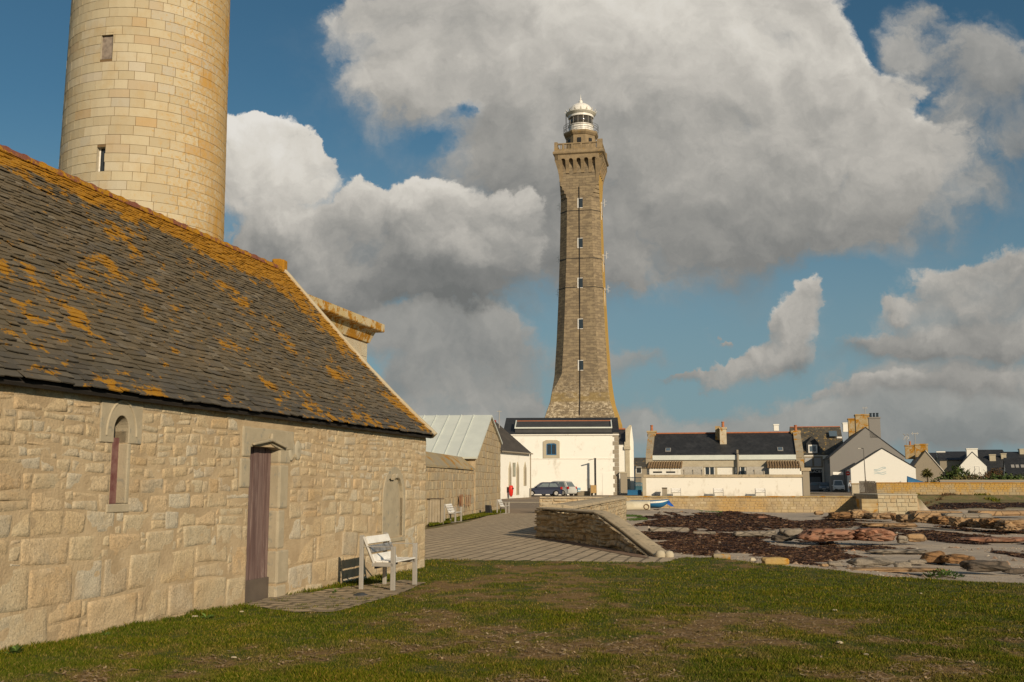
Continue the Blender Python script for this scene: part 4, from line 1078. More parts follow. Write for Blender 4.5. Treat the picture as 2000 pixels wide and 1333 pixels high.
# stone gate pillar beside the corner
t = thing('stone_gate_pillar', 'square stone pillar at the white building corner beside the blue gate', 'pillar', WF.w(.55, -.25, 0), WF.rz)
zt_ = WF.on(1212, 922).z
MB().bb(-.38, .38, -.4, .4, -.3, zt_-.2).build('shaft', MT['tan_render'], t, bevel=.02); MB().bb(-.45, .45, -.46, .46, zt_-.2, zt_).build('cap', MT['dressed'], t, bevel=.02)
# ------------------------------------------------------------------ main lighthouse building behind (its corner shows at the right)
HF = Fr((at(1222, 960, 134).x, 134, 0), radians(-5))
hb = frthing('lighthouse_hall', 'white hall with stone pilaster and pointed gable at the right of the lighthouse foot', 'building', HF)
hx1 = HF.on(1238, 900).x; hxm = HF.on(1230, 900).x; hz1 = HF.on(1222, 868).z; hza = HF.on(1232, 832).z
b = MB(); b.bb(-22, 0, 0, 14, -.5, hz1); b.prism_y([(hxm, -.5), (hx1, -.5), (hx1, hz1+.3), ((hxm+hx1)/2+.05, hza), (hxm, hza-.9)], .3, 14); b.build('wall', MT['white'], hb)
b = MB(); b.bb(0, hxm, -.1, 1.5, -.5, hz1-.7); b.bb(-.15, hxm+.1, -.25, 1.6, hz1-.7, hz1-.3); b.bb(-.08, hxm+.06, -.18, 1.55, hz1-.3, hz1+.3)
b.prism_y([(hxm-.5, hz1+.3), (hxm+.05, hz1+.3), (hxm+.15, hza-.75), ((hxm+hx1)/2+.05, hza+.05), ((hxm+hx1)/2-.2, hza+.12), (hxm-.5, hza-.5)], .05, 1.2)
b.build('pilaster', MT['dressed'], hb)
b = MB(); b.loft([[(x, -.2, hz1), (x, 5.5, hza-.2), (x, 14.2, hza-.2)] for x in (-22.2, .3)], cap=True); r = b.build('roof', MT['slate'], hb, uvf=roof_uv)
b = MB(); b.bb(-22, .2, 5.3, 5.7, hza-.2, hza-.02); b.build('ridge_tiles', MT['terracotta'], r)
# ------------------------------------------------------------------ small white building with lancet openings
SF = Fr((at(983, 970, 97).x, 97, 0), pi/2-radians(20)); sL = SF.on(1034, 960).x; se = SF.on(1010, 884).z
sb = frthing('white_lancet_house', 'small white house with three pointed stone lancets and dark roof beside the car', 'house', SF)
b = MB(); b.loft([[(x, 0, -.4), (x, 7.4, -.4), (x, 7.4, se), (x, 3.7, se+3.1), (x, 0, se)] for x in (-1, sL)]); b.build('wall', MT['white'], sb)
b = MB(); b.loft([[(x, -.3, se-.05), (x, 3.7, se+3.3), (x, 7.7, se-.05), (x, 3.7, se+3.15)] for x in (-1.15, sL+.15)]); r = b.build('roof', MT['slate_brown'], sb, uvf=roof_uv)
b = MB(); b.bb(-1.15, sL, 3.6, 3.85, se+3.2, se+3.42); b.build('ridge_tiles', flat('red_ridge', (.35, .06, .04), .8), r)
b = MB(); b.tube([(-1.1, -.32, se-.05), (sL+.1, -.32, se-.05)], .07, 6); b.tube([(sL+.02, -.12, se-.1), (sL+.02, -.12, -.1)], .06, 6); b.build('gutter', MT['tan_render'], sb)
for pa, pb, p0, p1 in ((993, 998, 953, 905), (1008, 1013, 967, 905), (1022.5, 1027.5, 949, 905)):
    xa_, xb_ = SF.on(pa, 930).x, SF.on(pb, 930).x; z0_2, z1_2 = SF.on(pa, p0).z, SF.on(pa, p1).z; xm = (xa_+xb_)/2
    b = MB(); b.prism_y([(xa_, z0_2), (xb_, z0_2), (xb_, z1_2-.5), (xm, z1_2+.15), (xa_, z1_2-.5)], -.06, 0); o = b.build('lancet_surround', MT['dressed'], sb)
    MB().prism_y([(xa_+.18, z0_2+.1), (xb_-.18, z0_2+.1), (xb_-.18, z1_2-.75), (xm, z1_2-.3), (xa_+.18, z1_2-.75)], -.075, -.06).build('panel', MT['tan_render'], o)
xa_ = SF.on(1001, 918).x; b = MB(); b.bb(xa_, xa_+.75, -.05, 0, SF.on(1001, 931).z, SF.on(1001, 904).z); o = b.build('notice_board', MT['tan_render'], sb)
MB().bb(xa_+.1, xa_+.65, -.06, -.05, SF.on(1001, 930).z, SF.on(1001, 905).z).build('pane', mottle('faded_notice', (.25, .27, .22), (.36, .36, .30), 3), o)
p = SF.on(990, 958); w_ = SF.w(p.x, -.2, 0)
t = thing('red_bin', 'rounded red bin hung on the white wall beside the lancet openings', 'bin', (w_.x, w_.y, p.z-.4), SF.rz)
b = MB(); b.loft([[(sx*r_*1.25, -.22+sy*r_, z) for sx, sy in [(cos(2*pi*i/16), sin(2*pi*i/16)) for i in range(16)]] for r_, z in ((.08, -.2), (.17, 0), (.21, .45), (.21, .68), (.15, .85))]); b.build('body', MT['red_paint'], t, smooth=True)
MB().bb(-.15, .15, -.45, -.41, .5, .62).build('slot', MT['black'], t); MB().bb(-.05, .05, .0, .18, .2, .7).build('bracket', MT['black'], t)
# ------------------------------------------------------------------ thin mast
p = at(975, 842, 104)
t = thing('radio_mast', 'thin grey radio mast rising behind the metal roofed barn', 'mast', (p.x, 104, 0))
b = MB(); b.tube([(0, 0, 0), (0, 0, at(975, 802, 104).z)], .045, 6); b.build('pole', MT['pale_metal'], t)
z = at(975, 804, 104).z; b = MB(); b.box((0, 0, z), (.5, .05, .05)); b.box((0, 0, z-.25), (.05, .05, .6)); b.build('aerial', MT['pale_metal'], t)
# ------------------------------------------------------------------ lighthouse
LD = 162.0; LC = at(1139, 700, LD+1.2)
lh = thing('tall_lighthouse', 'very tall brown granite lighthouse with crenelled gallery and white domed lantern', 'lighthouse', (LC.x, LC.y, 0), radians(-10.9))
LHF = Fr((LC.x, LC.y, 0), radians(-10.9))
def ring8(W, c, z):
    h = W/2; return [(-h+c, -h, z), (h-c, -h, z), (h, -h+c, z), (h, h-c, z), (h-c, h, z), (-h+c, h, z), (-h, h-c, z), (-h, -h+c, z)]
k = NT('lighthouse_granite'); u = k.uv(); o = k.obj()
bb2 = k.n('ShaderNodeTexBrick', {'Vector': u, 'Color1': (.275, .215, .14, 1), 'Color2': (.175, .138, .095, 1), 'Mortar': (.13, .10, .068, 1), 'Scale': 1.0, 'Mortar Size': .03, 'Mortar Smooth': .2, 'Bias': 0.0, 'Brick Width': 1.05, 'Row Height': .42}, offset=.5)
c = bb2.outputs['Color']
c = k.mix(k.rng(k.noise(k.map(o, scale=(1, 1, .6)), .8, 7, .7), .45, .68, 0, .5), c, (.15, .12, .085))
c = k.mix(k.rng(k.noise(k.map(u, scale=(.9, 2.2, 1)), 1.0, 3, .5), .5, .62, 0, .7), c, (.31, .245, .155))
sz = k.sep(o)
c = k.mix(k.mth('MULTIPLY', k.rng(sz[2], 20, 13), k.rng(k.noise(k.map(o, scale=(1, 1, 1.6)), 1.6, 7, .75), .5, .58)), c, (.50, .42, .30))
yb = k.mth('MULTIPLY', k.rng(k.mth('ABSOLUTE', k.mth('SUBTRACT', sz[2], 14.9)), .9, .5), k.rng(k.noise(o, .7, 5, .6), .36, .5))
c = k.mix(k.mth('MULTIPLY', k.mth('MULTIPLY', yb, .55), k.rng(sz[1], -3, -4.0)), c, (.27, .19, .065))
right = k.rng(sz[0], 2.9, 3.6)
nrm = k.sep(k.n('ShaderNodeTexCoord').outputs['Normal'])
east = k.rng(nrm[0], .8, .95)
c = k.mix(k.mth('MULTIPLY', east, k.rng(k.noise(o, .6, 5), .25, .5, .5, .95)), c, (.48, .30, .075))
k.bump(bb2.outputs['Fac'], -.3, .05); k.bump(k.noise(o, 6, 5), .4, .05)
LG = k.out(c, .9)
k = NT('gallery_granite'); o = k.obj()
c = k.mix(k.rng(k.noise(o, 1.1, 6, .7), .38, .66), (.30, .225, .135), (.21, .16, .10))
c = k.mix(k.rng(k.noise(k.map(o, loc=(4, 1, 2)), .8, 6, .7), .60, .68, 0, .8), c, (.36, .23, .07))
k.bump(k.noise(o, 6, 5, .7), .4, .05)
GG = k.out(c, .9)
def luv(v, n): return (v.x if abs(n.y) > abs(n.x)*1.2 else v.y if abs(n.x) > abs(n.y)*1.2 else (v.x-v.y if n.x*n.y > 0 else v.x+v.y)/1.414+.37, v.z)
b = MB()
lev = [(0, 11.8, .06), (11, 11.3, .06), (12.6, 10.4, .06), (14.2, 9.4, .06), (16, 8.85, .12), (17.2, 8.65, .75), (18.6, 8.45, 1.36), (24, 7.82, 1.33), (30, 7.3, 1.3), (38, 6.75, 1.27), (47.2, 6.35, 1.22), (47.3, 6.33, 1.05), (47.9, 6.33, 1.0), (47.95, 6.33, .75), (48.5, 6.33, .7), (48.55, 6.33, .45), (49.1, 6.33, .4), (49.3, 6.33, .1), (50.4, 6.36, .06), (54.2, 6.4, .06)]
b.loft([ring8(w, c, z) for z, w, c in lev]); b.build('shaft', LG, lh, uvf=luv)
# stepped weathering on the corners below the corbels
gal_z = 54.5
# corner flares and brackets
WG = 7.9; pj = (WG-6.4)/2
def curve(z0, z1, out, n=8): return [(-out*(1-cos(pi/2*i/n)), z0+(z1-z0)*i/n) for i in range(n+1)]
cb = MB()
for q in range(4):
    a = q*pi/2; R_ = Matrix.Rotation(a, 3, 'Z')
    def put(prof, x0, x1, y0=-3.19):
        m0 = len(cb.v); cb.prism_x([(y0+y, z) for y, z in prof], x0, x1)
        for i in range(m0, len(cb.v)): cb.v[i] = tuple(R_ @ Vector(cb.v[i]))
    for i in range(4):
        x = -1.86+i*1.24
        put([(.1, 51.3), (-.12, 51.3)]+curve(51.3, 53.3, pj*.9)+[(.1, 53.3)], x-.27, x+.27)
    for s_ in (-1, 1):
        x0, x1 = (s_*2.78, s_*(3.2)) if s_ > 0 else (-3.2, -2.78)
        put([(.1, 49.9)]+curve(49.9, 53.4, pj*.92, 10)+[(.1, 53.4)], x0, x1)
# solid flared corners
for q in range(4):
    a = q*pi/2; R_ = Matrix.Rotation(a, 3, 'Z'); n_ = 8; rr = []
    for i in range(n_+1):
        z = 49.9+3.5*i/n_; o_ = pj*.92*(1-cos(pi/2*i/n_)); h = 3.19
        rr.append([tuple(R_ @ Vector(p)) for p in ((h-.5, -h-o_, z), (h+o_, -h-o_, z), (h+o_, -h+.5, z), (h-.5, -h+.5, z))])
    cb.loft(rr)
cb.build('corbels', GG, lh)
ab = MB()
for q in range(4):
    R_ = Matrix.Rotation(q*pi/2, 3, 'Z'); h = WG/2-.08; m0 = len(ab.v)
    poly = [(-h, 53.35)]
    xs_ = [-1.86+i*1.24 for i in range(4)]
    edges_ = [-2.86]+xs_+[2.86]
    for i in range(5):
        xa_ = edges_[i]+(.27 if i else 0); xb_ = edges_[i+1]-(.27 if i < 4 else 0)
        poly += [(xa_, 53.3)]+[((xa_+xb_)/2-(xb_-xa_)/2*cos(pi*j/8), 53.3+(xb_-xa_)/2*.9*sin(pi*j/8)) for j in range(1, 8)]+[(xb_, 53.3)]
    poly += [(h, 53.35), (h, 54.25), (-h, 54.25)]
    ab.prism_y(poly, -h, -h+.55)
    for i in range(m0, len(ab.v)): ab.v[i] = tuple(R_ @ Vector(ab.v[i]))
ab.build('arcade', GG, lh)
gb = MB()
def sq(w, z): h = w/2; return [(-h, -h, z), (h, -h, z), (h, h, z), (-h, h, z)]
gb.loft([sq(WG-.1, 54.22), sq(WG+.35, 54.4), sq(WG+.42, 54.62), sq(WG+.2, 54.8), sq(WG-.1, 54.95), sq(WG-.15, 55.05)])
gb.build('gallery_floor', GG, lh)
pb = MB(); hp = WG/2-.12
for q in range(4):
    R_ = Matrix.Rotation(q*pi/2, 3, 'Z'); m0 = len(pb.v)
    pb.bb(-hp, hp, -hp, -hp+.35, 55.05, 55.22); pb.bb(-hp, hp, -hp, -hp+.35, 56.0, 56.2)
    for x in (-2.45, -1.0, .45, 1.9): pb.bb(x-.16, x+.16, -hp+.02, -hp+.33, 55.22, 56.0)
    for i in range(24):
        x = -hp+.9+i*(2*hp-1.5)/24
        if min(abs(x-v) for v in (-2.45, -1.0, .45, 1.9)) < .22: continue
        pb.bb(x-.055, x+.055, -hp+.1, -hp+.22, 55.22, 56.0)
    pb.bb(hp-.82, hp+.08, -hp-.08, -hp+.45, 55.05, 56.55 if q == 0 else 56.4)
    for i in range(m0, len(pb.v)): pb.v[i] = tuple(R_ @ Vector(pb.v[i]))
pb.build('balustrade', GG, lh)
db = MB(); ph8 = pi/8
db.lathe([(2.62, 55.0), (2.55, 58.05), (2.7, 58.15), (2.95, 58.45), (3.0, 58.7), (2.9, 58.8), (.5, 58.8)], n=8, ph=ph8); drum = db.build('drum', GG, lh)
db = MB()
for a in (-pi/2, -pi/2-pi/4, -pi/2+pi/4):
    ca, sa = cos(a), sin(a); db = MB(); db.box((ca*2.36*1.0, sa*2.36, 57.1), (.62, .26, .8), rz=a+pi/2); db.build('drum_window', MT['black'], drum)
lb = MB(); lb.lathe([(2.05, 58.8), (2.05, 60.0), (2.14, 60.05), (2.14, 60.15), (1.9, 60.16)], n=40); lb.build('lantern_base', MT['white_paint'], lh, smooth=False)
gb = MB(); gb.lathe([(1.93, 60.15), (1.93, 61.5)], n=40)
k = NT('lantern_glazing'); k.b.inputs['Transmission Weight'].default_value = .55
gb.build('lantern_glass', k.out((.12, .11, .10), .06, 0, .6), lh, smooth=True)
lb = MB(); lb.lathe([(.25, 60.0), (.45, 60.25), (.75, 60.5), (.8, 60.8), (.75, 61.1), (.4, 61.35), (.1, 61.4)], n=20); lb.build('lens', flat('bright_lens', (.70, .66, .56), .15, 0, .8), lh, smooth=True)
mb_ = MB()
for i in range(14):
    a = 2*pi*i/14+.1; mb_ = MB(); mb_.box((1.96*cos(a), 1.96*sin(a), 60.8), (.05, .06, 1.4), rz=a); mb_.build('mullion', MT['pale_metal'], lh)
ub = MB(); ub.lathe([(1.9, 61.48), (2.1, 61.5), (2.12, 61.85), (2.2, 61.95), (2.2, 62.15), (2.05, 62.2)], n=40); ub.build('lantern_ring', MT['white_paint'], lh)
cbm = MB()
for i in range(16):
    a = 2*pi*i/16+.12; ca, sa = cos(a), sin(a)
    pr_ = [(2.15, 61.95, .22), (2.32, 62.25, .2), (2.5, 62.5, .1), (2.62, 62.75, .02)]
    R = []
    for r_, z, w in pr_: R.append([((r_+d)*ca-sa*w*s_, (r_+d)*sa+ca*w*s_, z) for d, s_ in ((0, -1), (0, 1), (.07, 1), (.07, -1))])
    cbm.loft(R)
cbm.lathe([(2.22, 61.9), (2.5, 62.2), (2.52, 62.3), (2.2, 62.3)], n=40)
cbm.build('palmette_crown', mottle('bronze_grey_metal', (.66, .64, .58), (.5, .48, .42), 4, .6), lh)
dmb = MB(); dmb.lathe([(2.12*cos(t), 62.15+2.0*sin(t)) for t in [pi/2*i/12 for i in range(11)]]+[(.42, 63.95), (.40, 64.15), (.30, 64.3), (.34, 64.45), (.30, 64.6), (.12, 64.72), (.06, 64.8), (.13, 64.95), (.06, 65.1), (.03, 65.4), (.01, 65.8)], n=40)
dome = dmb.build('dome', MT['white_paint'], lh, smooth=True)
rb_ = MB()
for i in range(16):
    a = 2*pi*i/16; rb_.tube([(2.09*cos(t)*cos(a), 2.09*cos(t)*sin(a), 62.16+1.96*sin(t)) for t in [pi/2*j/10 for j in range(10)]], .035, 4)
rb_.build('ribs', MT['white_paint'], dome)
rl = MB()
for z in (59.25, 59.65, 60.02): rl.lathe([(2.86, z), (2.9, z), (2.9, z+.04), (2.86, z+.04), (2.86, z)], n=40, cap=False)
for i in range(30):
    a = 2*pi*i/30; rl.box((2.88*cos(a), 2.88*sin(a), 59.4), (.022, .022, 1.25))
for i in range(4):
    a = pi+.15*i-.2; rl.box((2.5*cos(a), 2.5*sin(a), 60.6), (.04, .04, 3.4))
rl.build('railing', flat('rail_iron', (.07, .065, .06), .5), lh)
# windows up the front, with the dark pipe and the strap lines
for px, py in ((1133, 397), (1133, 475), (1133, 553), (1133.5, 633), (1134, 714)):
    p = at(px, py, LD+.3); W = np.interp(p.z, [12.6, 18.6, 30, 47.2], [10.4, 8.45, 7.3, 6.35])
    q = LHF.on(px, py, -W/2); h = 1.65
    b = MB(); b.bb(q.x-.42, q.x+.42, -W/2-.06, -W/2+.1, q.z-h/2, q.z+h/2); o = b.build('window', MT['white_paint'], lh)
    MB().bb(q.x-.24, q.x+.44, -W/2-.09, -W/2-.05, q.z-h/2+.1, q.z+h/2-.1).build('pane', MT['dark_glass'], o)
b = MB(); pts = []
for z in (12, 13, 14.2, 16, 18.6, 24, 30, 38, 47.2, 49):
    W = np.interp(z, [l[0] for l in lev], [l[1] for l in lev]); q = LHF.on(1137.3, 944-(z-EYE)*2019/LD*.985, -W/2); pts.append((-.02, -W/2-.05, z))
b.tube(pts, .08, 6); b.build('downpipe', MT['black'], lh)
b = MB()
for py in (418, 511, 567):
    z = at(1137, py, LD).z; W = np.interp(z, [l[0] for l in lev], [l[1] for l in lev]); c_ = np.interp(z, [l[0] for l in lev], [l[2] for l in lev])
    r1_ = ring8(W+.06, c_, z); r2_ = ring8(W+.06, c_, z+.09); b.loft([r1_, r2_])
b.build('strap', MT['black'], lh)
b = MB()
for px, py in ((1093, 396), (1091, 500), (1089, 566), (1185, 398), (1188, 500), (1190, 566)):
    s_ = -1 if px < 1137 else 1; z = at(px, py, LD).z; W = np.interp(z, [l[0] for l in lev], [l[1] for l in lev])
    x = s_*(W/2+.05); y = .8*s_*-1
    b.box((x+s_*.3, y, z), (.7, .04, .04)); b.box((x+s_*.6, y, z), (.04, .04, 1.3)); b.box((x+s_*.75, y, z+.3), (.4, .03, .03)); b.box((x+s_*.75, y, z-.3), (.4, .03, .03)); b.box((x+s_*.03, y+.4, z-1.2), (.06, .2, 3.0))
b.build('dipole_aerials', MT['white_paint'], lh)
# ------------------------------------------------------------------ long low house behind the white yard wall
NF = Fr((at(1264, 968, 119).x, 119, 0), radians(-12))
NW = NF.on(1570, 930).x; ne = NF.on(1420, 889).z; nr2 = NF.on(1400, 849, 4.2).z
print('long house', NW, ne, nr2)
lhs, lr = gable_house(NF, 'long_slate_house', 'long low white house with dark slate roof and three chimneys behind a yard wall', NW, 8.4, ne, nr2, MT['white2'], MT['slate'], par=.7, ridge_c=MT['terracotta'], zb=-.5)
s = (nr2-ne)/4.2; PARM = lichen_mat('parapet_stone', (.34, .29, .21), (.28, .24, .175), .42, 1.2)
for x0, x1 in ((-.05, .72), (NW-.78, NW+.05)):
    b = MB()
    b.loft([[(x, -.35, ne-.35), (x, -.35, ne+.2), (x, 4.2, nr2+.42), (x, 8.6, ne+.2), (x, 8.6, ne-.35), (x, 4.2, nr2-.3)] for x in (x0, x1)])
    b.bb(x0, x1, -.3, -.02, ne-1.5, ne-.36)
    b.build('parapet', PARM, lhs)
b = MB(); b.bb(.72, NW-.78, -.34, -.1, ne-.55, ne-.02); b.build('gutter', MT['zinc'], lhs)
b = MB(); b.bb(.72, NW-.78, -.16, -.02, ne-1.35, ne-.58); b.build('cornice_band', MT['dressed'], lhs)
cw_ = lichen_mat('pale_chimney', (.55, .48, .36), (.46, .38, .26), .45, 1.4)
c1 = NF.on(1410, 850, 3.3); ch2 = NF.on(1410, 838, 3.0).z
chimney(lhs, (c1.x+.15, 2.6), (.75, 1.5), ne+.8, NF.on(1410, 839, 2.8).z+.2, cw_, 1)
for xx, px in ((.35, 1271), (NW-.45, 1556)):
    chimney(lhs, (xx, 4.2), (1.0, .8), nr2-.2, NF.on(px, 842, 4.2).z, MT['chimney_stone'], 1)
chs = MB(); chs.bb(c1.x-.75, c1.x-.22, 2.7, 3.6, ne+1.7, nr2+.9); chs.build('side_chimney', MT['chimney_stone'], lhs)
for px in (1305, 1524):
    q = NF.on(px, 882, 1.0); y = (q.z-ne)/s; a = atan2(nr2-ne, 4.2)
    b = MB(); b.box((NF.on(px, 880, .8).x, .75, ne+.75*s+.19), (.62, .8, .08), rx=a); o = b.build('roof_window', MT['pale_metal'], lhs)
    b = MB(); b.box((NF.on(px, 880, .8).x, .74, ne+.75*s+.24), (.46, .6, .03), rx=a); b.build('pane', MT['blue_glass'], o)
for px in (1386, 1446):
    q = NF.on(px, 915); o = window(lhs, q.x, 0, q.z-1.1, 1.15, 1.3, MT['white_paint'], MT['dark_glass'], .1, .04, MT['dressed'], 1, .28)
for nm, pa, pb in (('left', 1267, 1331), ('right', 1500, 1564)):
    xa_, xb_ = NF.on(pa, 915, -1.8).x, NF.on(pb, 915, -1.8).x; zt = NF.on(1420, 905, -.6).z; zf = NF.on(1420, 912.5, -2.2).z
    b = MB(); b.loft([[(x, -2.2, -.3), (x, -.02, -.3), (x, -.02, zt-.1), (x, -2.2, zf-.1)] for x in (xa_+.1, xb_-.1)]); o = b.build('lean_to', MT['white2'], lhs)
    b = MB(); nn_ = int((xb_-xa_)/.28)
    ang = atan2(zt-zf, 1.6)
    for i in range(nn_+1): b.tube([(xa_+i*.28, -2.4, zf-.02), (xa_+i*.28, -.05, zt+.18)], .12, 6)
    b.bb(xa_, xb_, -2.3, -.05, zf-.1, zf-.02)
    b.build('tiled_roof', mottle('brown_tile', (.26, .17, .09), (.19, .13, .075), 3, .9, .3, 20), o)
    if nm == 'left':
        b = MB()
        for f_ in (.28, .68): x = xa_+(xb_-xa_)*f_; b.bb(x-.5, x+.5, -2.24, -2.2, NF.on(1300, 924, -2.2).z, NF.on(1300, 922, -2.2).z+.05)
        b.build('vent_slot', MT['black'], o)
b = MB(); 
pp_ = NF.on(1441, 900, -.8); b.tube([(pp_.x, -.5, 0), (pp_.x, -.5, NF.on(1441, 887, -.5).z)], .13, 8); b.box((pp_.x, -.5, NF.on(1441, 886, -.5).z+.2), (.2, .2, .4)); b.build('flue', MT['tan_render'], lhs)
for px, w in ((1347, 3.0), (1475, 2.0)):
    q = NF.on(px, 919, -1.2); z1 = NF.on(px, 912, -1.2).z
    t = thing('fuel_tank', 'pale grey ribbed tank standing in the yard %s' % ('beside the left lean-to' if px < 1400 else 'beside the right lean-to'), 'tank', NF.w(q.x, -1.2, .3), NF.rz)
    h = z1-.3; b = MB(); b.loft([[(x, -.55*s_, z) for s_, z in ((1, 0), (1, h*.8), (.7, h), (-.7, h), (-1, h*.8), (-1, 0))] for x in (-w/2, w/2)]); b.build('body', flat('grey_tank', (.40, .37, .32), .6), t, bevel=.06)
    b = MB()
    for i in range(int(w)): b.bb(-w/2+.9+i-.03, -w/2+.9+i+.03, -.6, -.5, 0, h*.9)
    b.build('strap', MT['tan_render'], t)
# the yard wall in front of it
YF = Fr((at(1258, 968, 112.5).x, 112.5, 0), radians(-8)); yw = YF.on(1568, 950).x; yz = YF.on(1400, 929.5).z
t = frthing('white_yard_wall', 'long white plastered yard wall with stone coping in front of the long slate house', 'wall', YF)
MB().bb(.25, yw, 0, .45, -.4, yz-.2).build('face', MT['white2'], t)
MB().bb(-.05, yw, -.1, .55, yz-.2, yz+.12).build('coping', MT['cap'], t, bevel=.03)
MB().bb(-.15, .25, -.05, .5, -.4, yz-.2).build('end_stone', MT['dressed'], t)
zt_ = YF.on(1575, 914).z; xq = YF.on(1581, 940).x
t = thing('corner_pillar', 'tall stone pillar with flat cap at the right end of the white yard wall', 'pillar', YF.w((yw+xq)/2, .2, 0), YF.rz)
MB().bb(-(xq-yw)/2, (xq-yw)/2, -.3, .4, -.4, zt_-.35).build('shaft', MT['tan_render'], t, bevel=.02); MB().bb(-(xq-yw)/2-.15, (xq-yw)/2+.15, -.42, .5, zt_-.35, zt_).build('cap', MT['cap'], t, bevel=.03)
# benches and bin against the yard wall
for i, (px, nm) in enumerate(((1326, 'leftmost of the three small white benches against the white yard wall'), (1409, 'middle one of the three small white benches against the white yard wall'), (1491, 'rightmost of the three small white benches against the white yard wall'))):
    p = YF.on(px, 966, -1.6); w_ = YF.w(p.x-.8, -1.15, float(land(0, 110))+.02)
    dup(b2, w_, YF.rz, nm, 'white benches along the yard wall')
p = YF.on(1298, 960, -1.2); w_ = YF.w(p.x, -1.2, .28)
t = thing('stone_litter_bin', 'grey square litter bin with dark lid beside the leftmost white bench', 'bin', w_, YF.rz)
MB().bb(-.26, .26, -.26, .26, 0, .78).build('body', MT['tan_render'], t, bevel=.02); MB().bb(-.29, .29, -.29, .29, .78, .9).build('lid', MT['bark'], t)
# blue gate and railings between the two buildings
BG = Fr((at(1216, 968, 119).x, 119, 0), radians(-8)); gx = BG.on(1253, 960).x
t = frthing('blue_gate', 'solid bright blue panel gate between the white annex and the yard wall', 'gate', BG)
gz = BG.on(1235, 959).z
MB().bb(.1, gx, 0, .08, .25, gz).build('panel', MT['blue_paint'], t); MB().bb(.1, gx, -.03, .1, gz, gz+.1).build('top_rail', MT['blue_paint'], t)
BG2 = Fr((at(1216, 968, 127).x, 127, 0), radians(-8)); gx2 = BG2.on(1253, 945).x; gz2 = BG2.on(1230, 932).z
t = frthing('railing_gate', 'open blue bar railing gate standing behind the solid blue panel', 'gate', BG2)
b = MB(); n_ = 17
for i in range(n_): b.bb(gx2*i/n_-.02, gx2*i/n_+.02, 0, .04, .2, gz2)
b.bb(0, gx2, -.01, .05, gz2-.1, gz2-.04); b.bb(0, gx2, -.01, .05, .5, .56); b.build('bars', MT['blue_paint'], t)
MB().bb(gx2*.62, gx2*.62+.14, -.05, .1, .2, gz2+1.3).build('post', MT['blue_paint'], t)
MB().bb(gx2+.1, gx2+.9, -.05, 0, 1.0, 1.6).build('notice', MT['white_paint'], t)
# ------------------------------------------------------------------ quay wall, pier and steps
QZ = float(land(0, 104))
QM = lichen_mat('quay_stone', (.40, .32, .19), (.36, .265, .14), .42, .5)
def course_wall(t, x0, x1, z0, z1, mat, seed, row=.27, batter=0.0):
    rows = []; z = z0
    r_ = np.random.default_rng(seed)
    while z < z1-.05: h = row*r_.uniform(.8, 1.2); rows.append((z, min(z+h, z1), 0)); z += h
    V, F = stone_field(rows, x0, x1, [], r_, depth=.02, res=.6, wfac=(1.0, 2.6), joint=.022, rough=.006, wob=.01)
    V[:, 1] -= (z1-V[:, 2])*batter
    return npmesh('stonework', V, F, mat, t)
k = NT('quay_rubble'); o = k.obj(); r = k.isl()
c = k.ramp(r, [(0, (.36, .285, .165)), (.4, (.42, .33, .20)), (.7, (.34, .27, .175)), (1, (.46, .38, .25))])
c = k.mix(k.rng(k.noise(o, .12, 5, .6), .46, .62, 0, .75), c, (.40, .25, .085))
c = k.mix(k.rng(k.noise(k.map(o, scale=(1, 1, .4), loc=(2, 2, 2)), .5, 6, .7), .5, .68, 0, .65), c, (.22, .165, .10))
k.bump(k.noise(o, 8, 5, .7), .6, .04); QR = k.out(c, .92)
q0 = 9.62; q1 = at(1690, 980, 103).x
t = thing('quay_wall', 'long low lichen stained quay wall of squared stones above the beach', 'wall', (q0, 103, 0))
MB().bb(0, q1-q0, .02, .8, -2, QZ+.02).build('core', MT['mortar'], t); course_wall(t, 0, q1-q0, -1.7, QZ, QR, 3)
MB().bb(0, q1-q0, -.08, .8, QZ+.022, QZ+.14).build('coping', lichen_mat('quay_coping', (.40, .33, .2), (.36, .25, .1), .5, .6), t, bevel=.03)
pxa = at(1713, 980, 97).x; pxb = at(1790, 980, 97).x; pz = at(1750, 968, 97).z
t = thing('stone_pier', 'pale stone block pier end with battered corner and small steps beside the quay', 'pier', (pxa, 96.8, 0))
b = MB(); w = pxb-pxa
b.loft([[(-.0, 0.03, -1.9), (w+.45, .03, -1.9), (w+.45, 6.8, -1.9), (0, 6.8, -1.9)], [(0, .05, pz), (w, .05, pz), (w, 6.8, pz), (0, 6.8, pz)]]); b.build('core', MT['mortar'], t)
course_wall(t, 0, w, -1.9, pz, granite('pier_stone', [(.44, .375, .255), (.40, .34, .23), (.46, .40, .28)]), 5, .42, .03)
b = MB(); b.bb(-.02, w+.05, -.06, 6.8, pz+.002, pz+.12); b.build('coping', MT['dressed'], t, bevel=.03)
b = MB()
for i in range(5): b.bb(-1.5, 0, 0, .5+.6*i*.5, -1.7+.38*i, -1.7+.38*(i+1)-.02)
b.build('steps', QM, t)
xs0 = at(1679, 966, 104).x
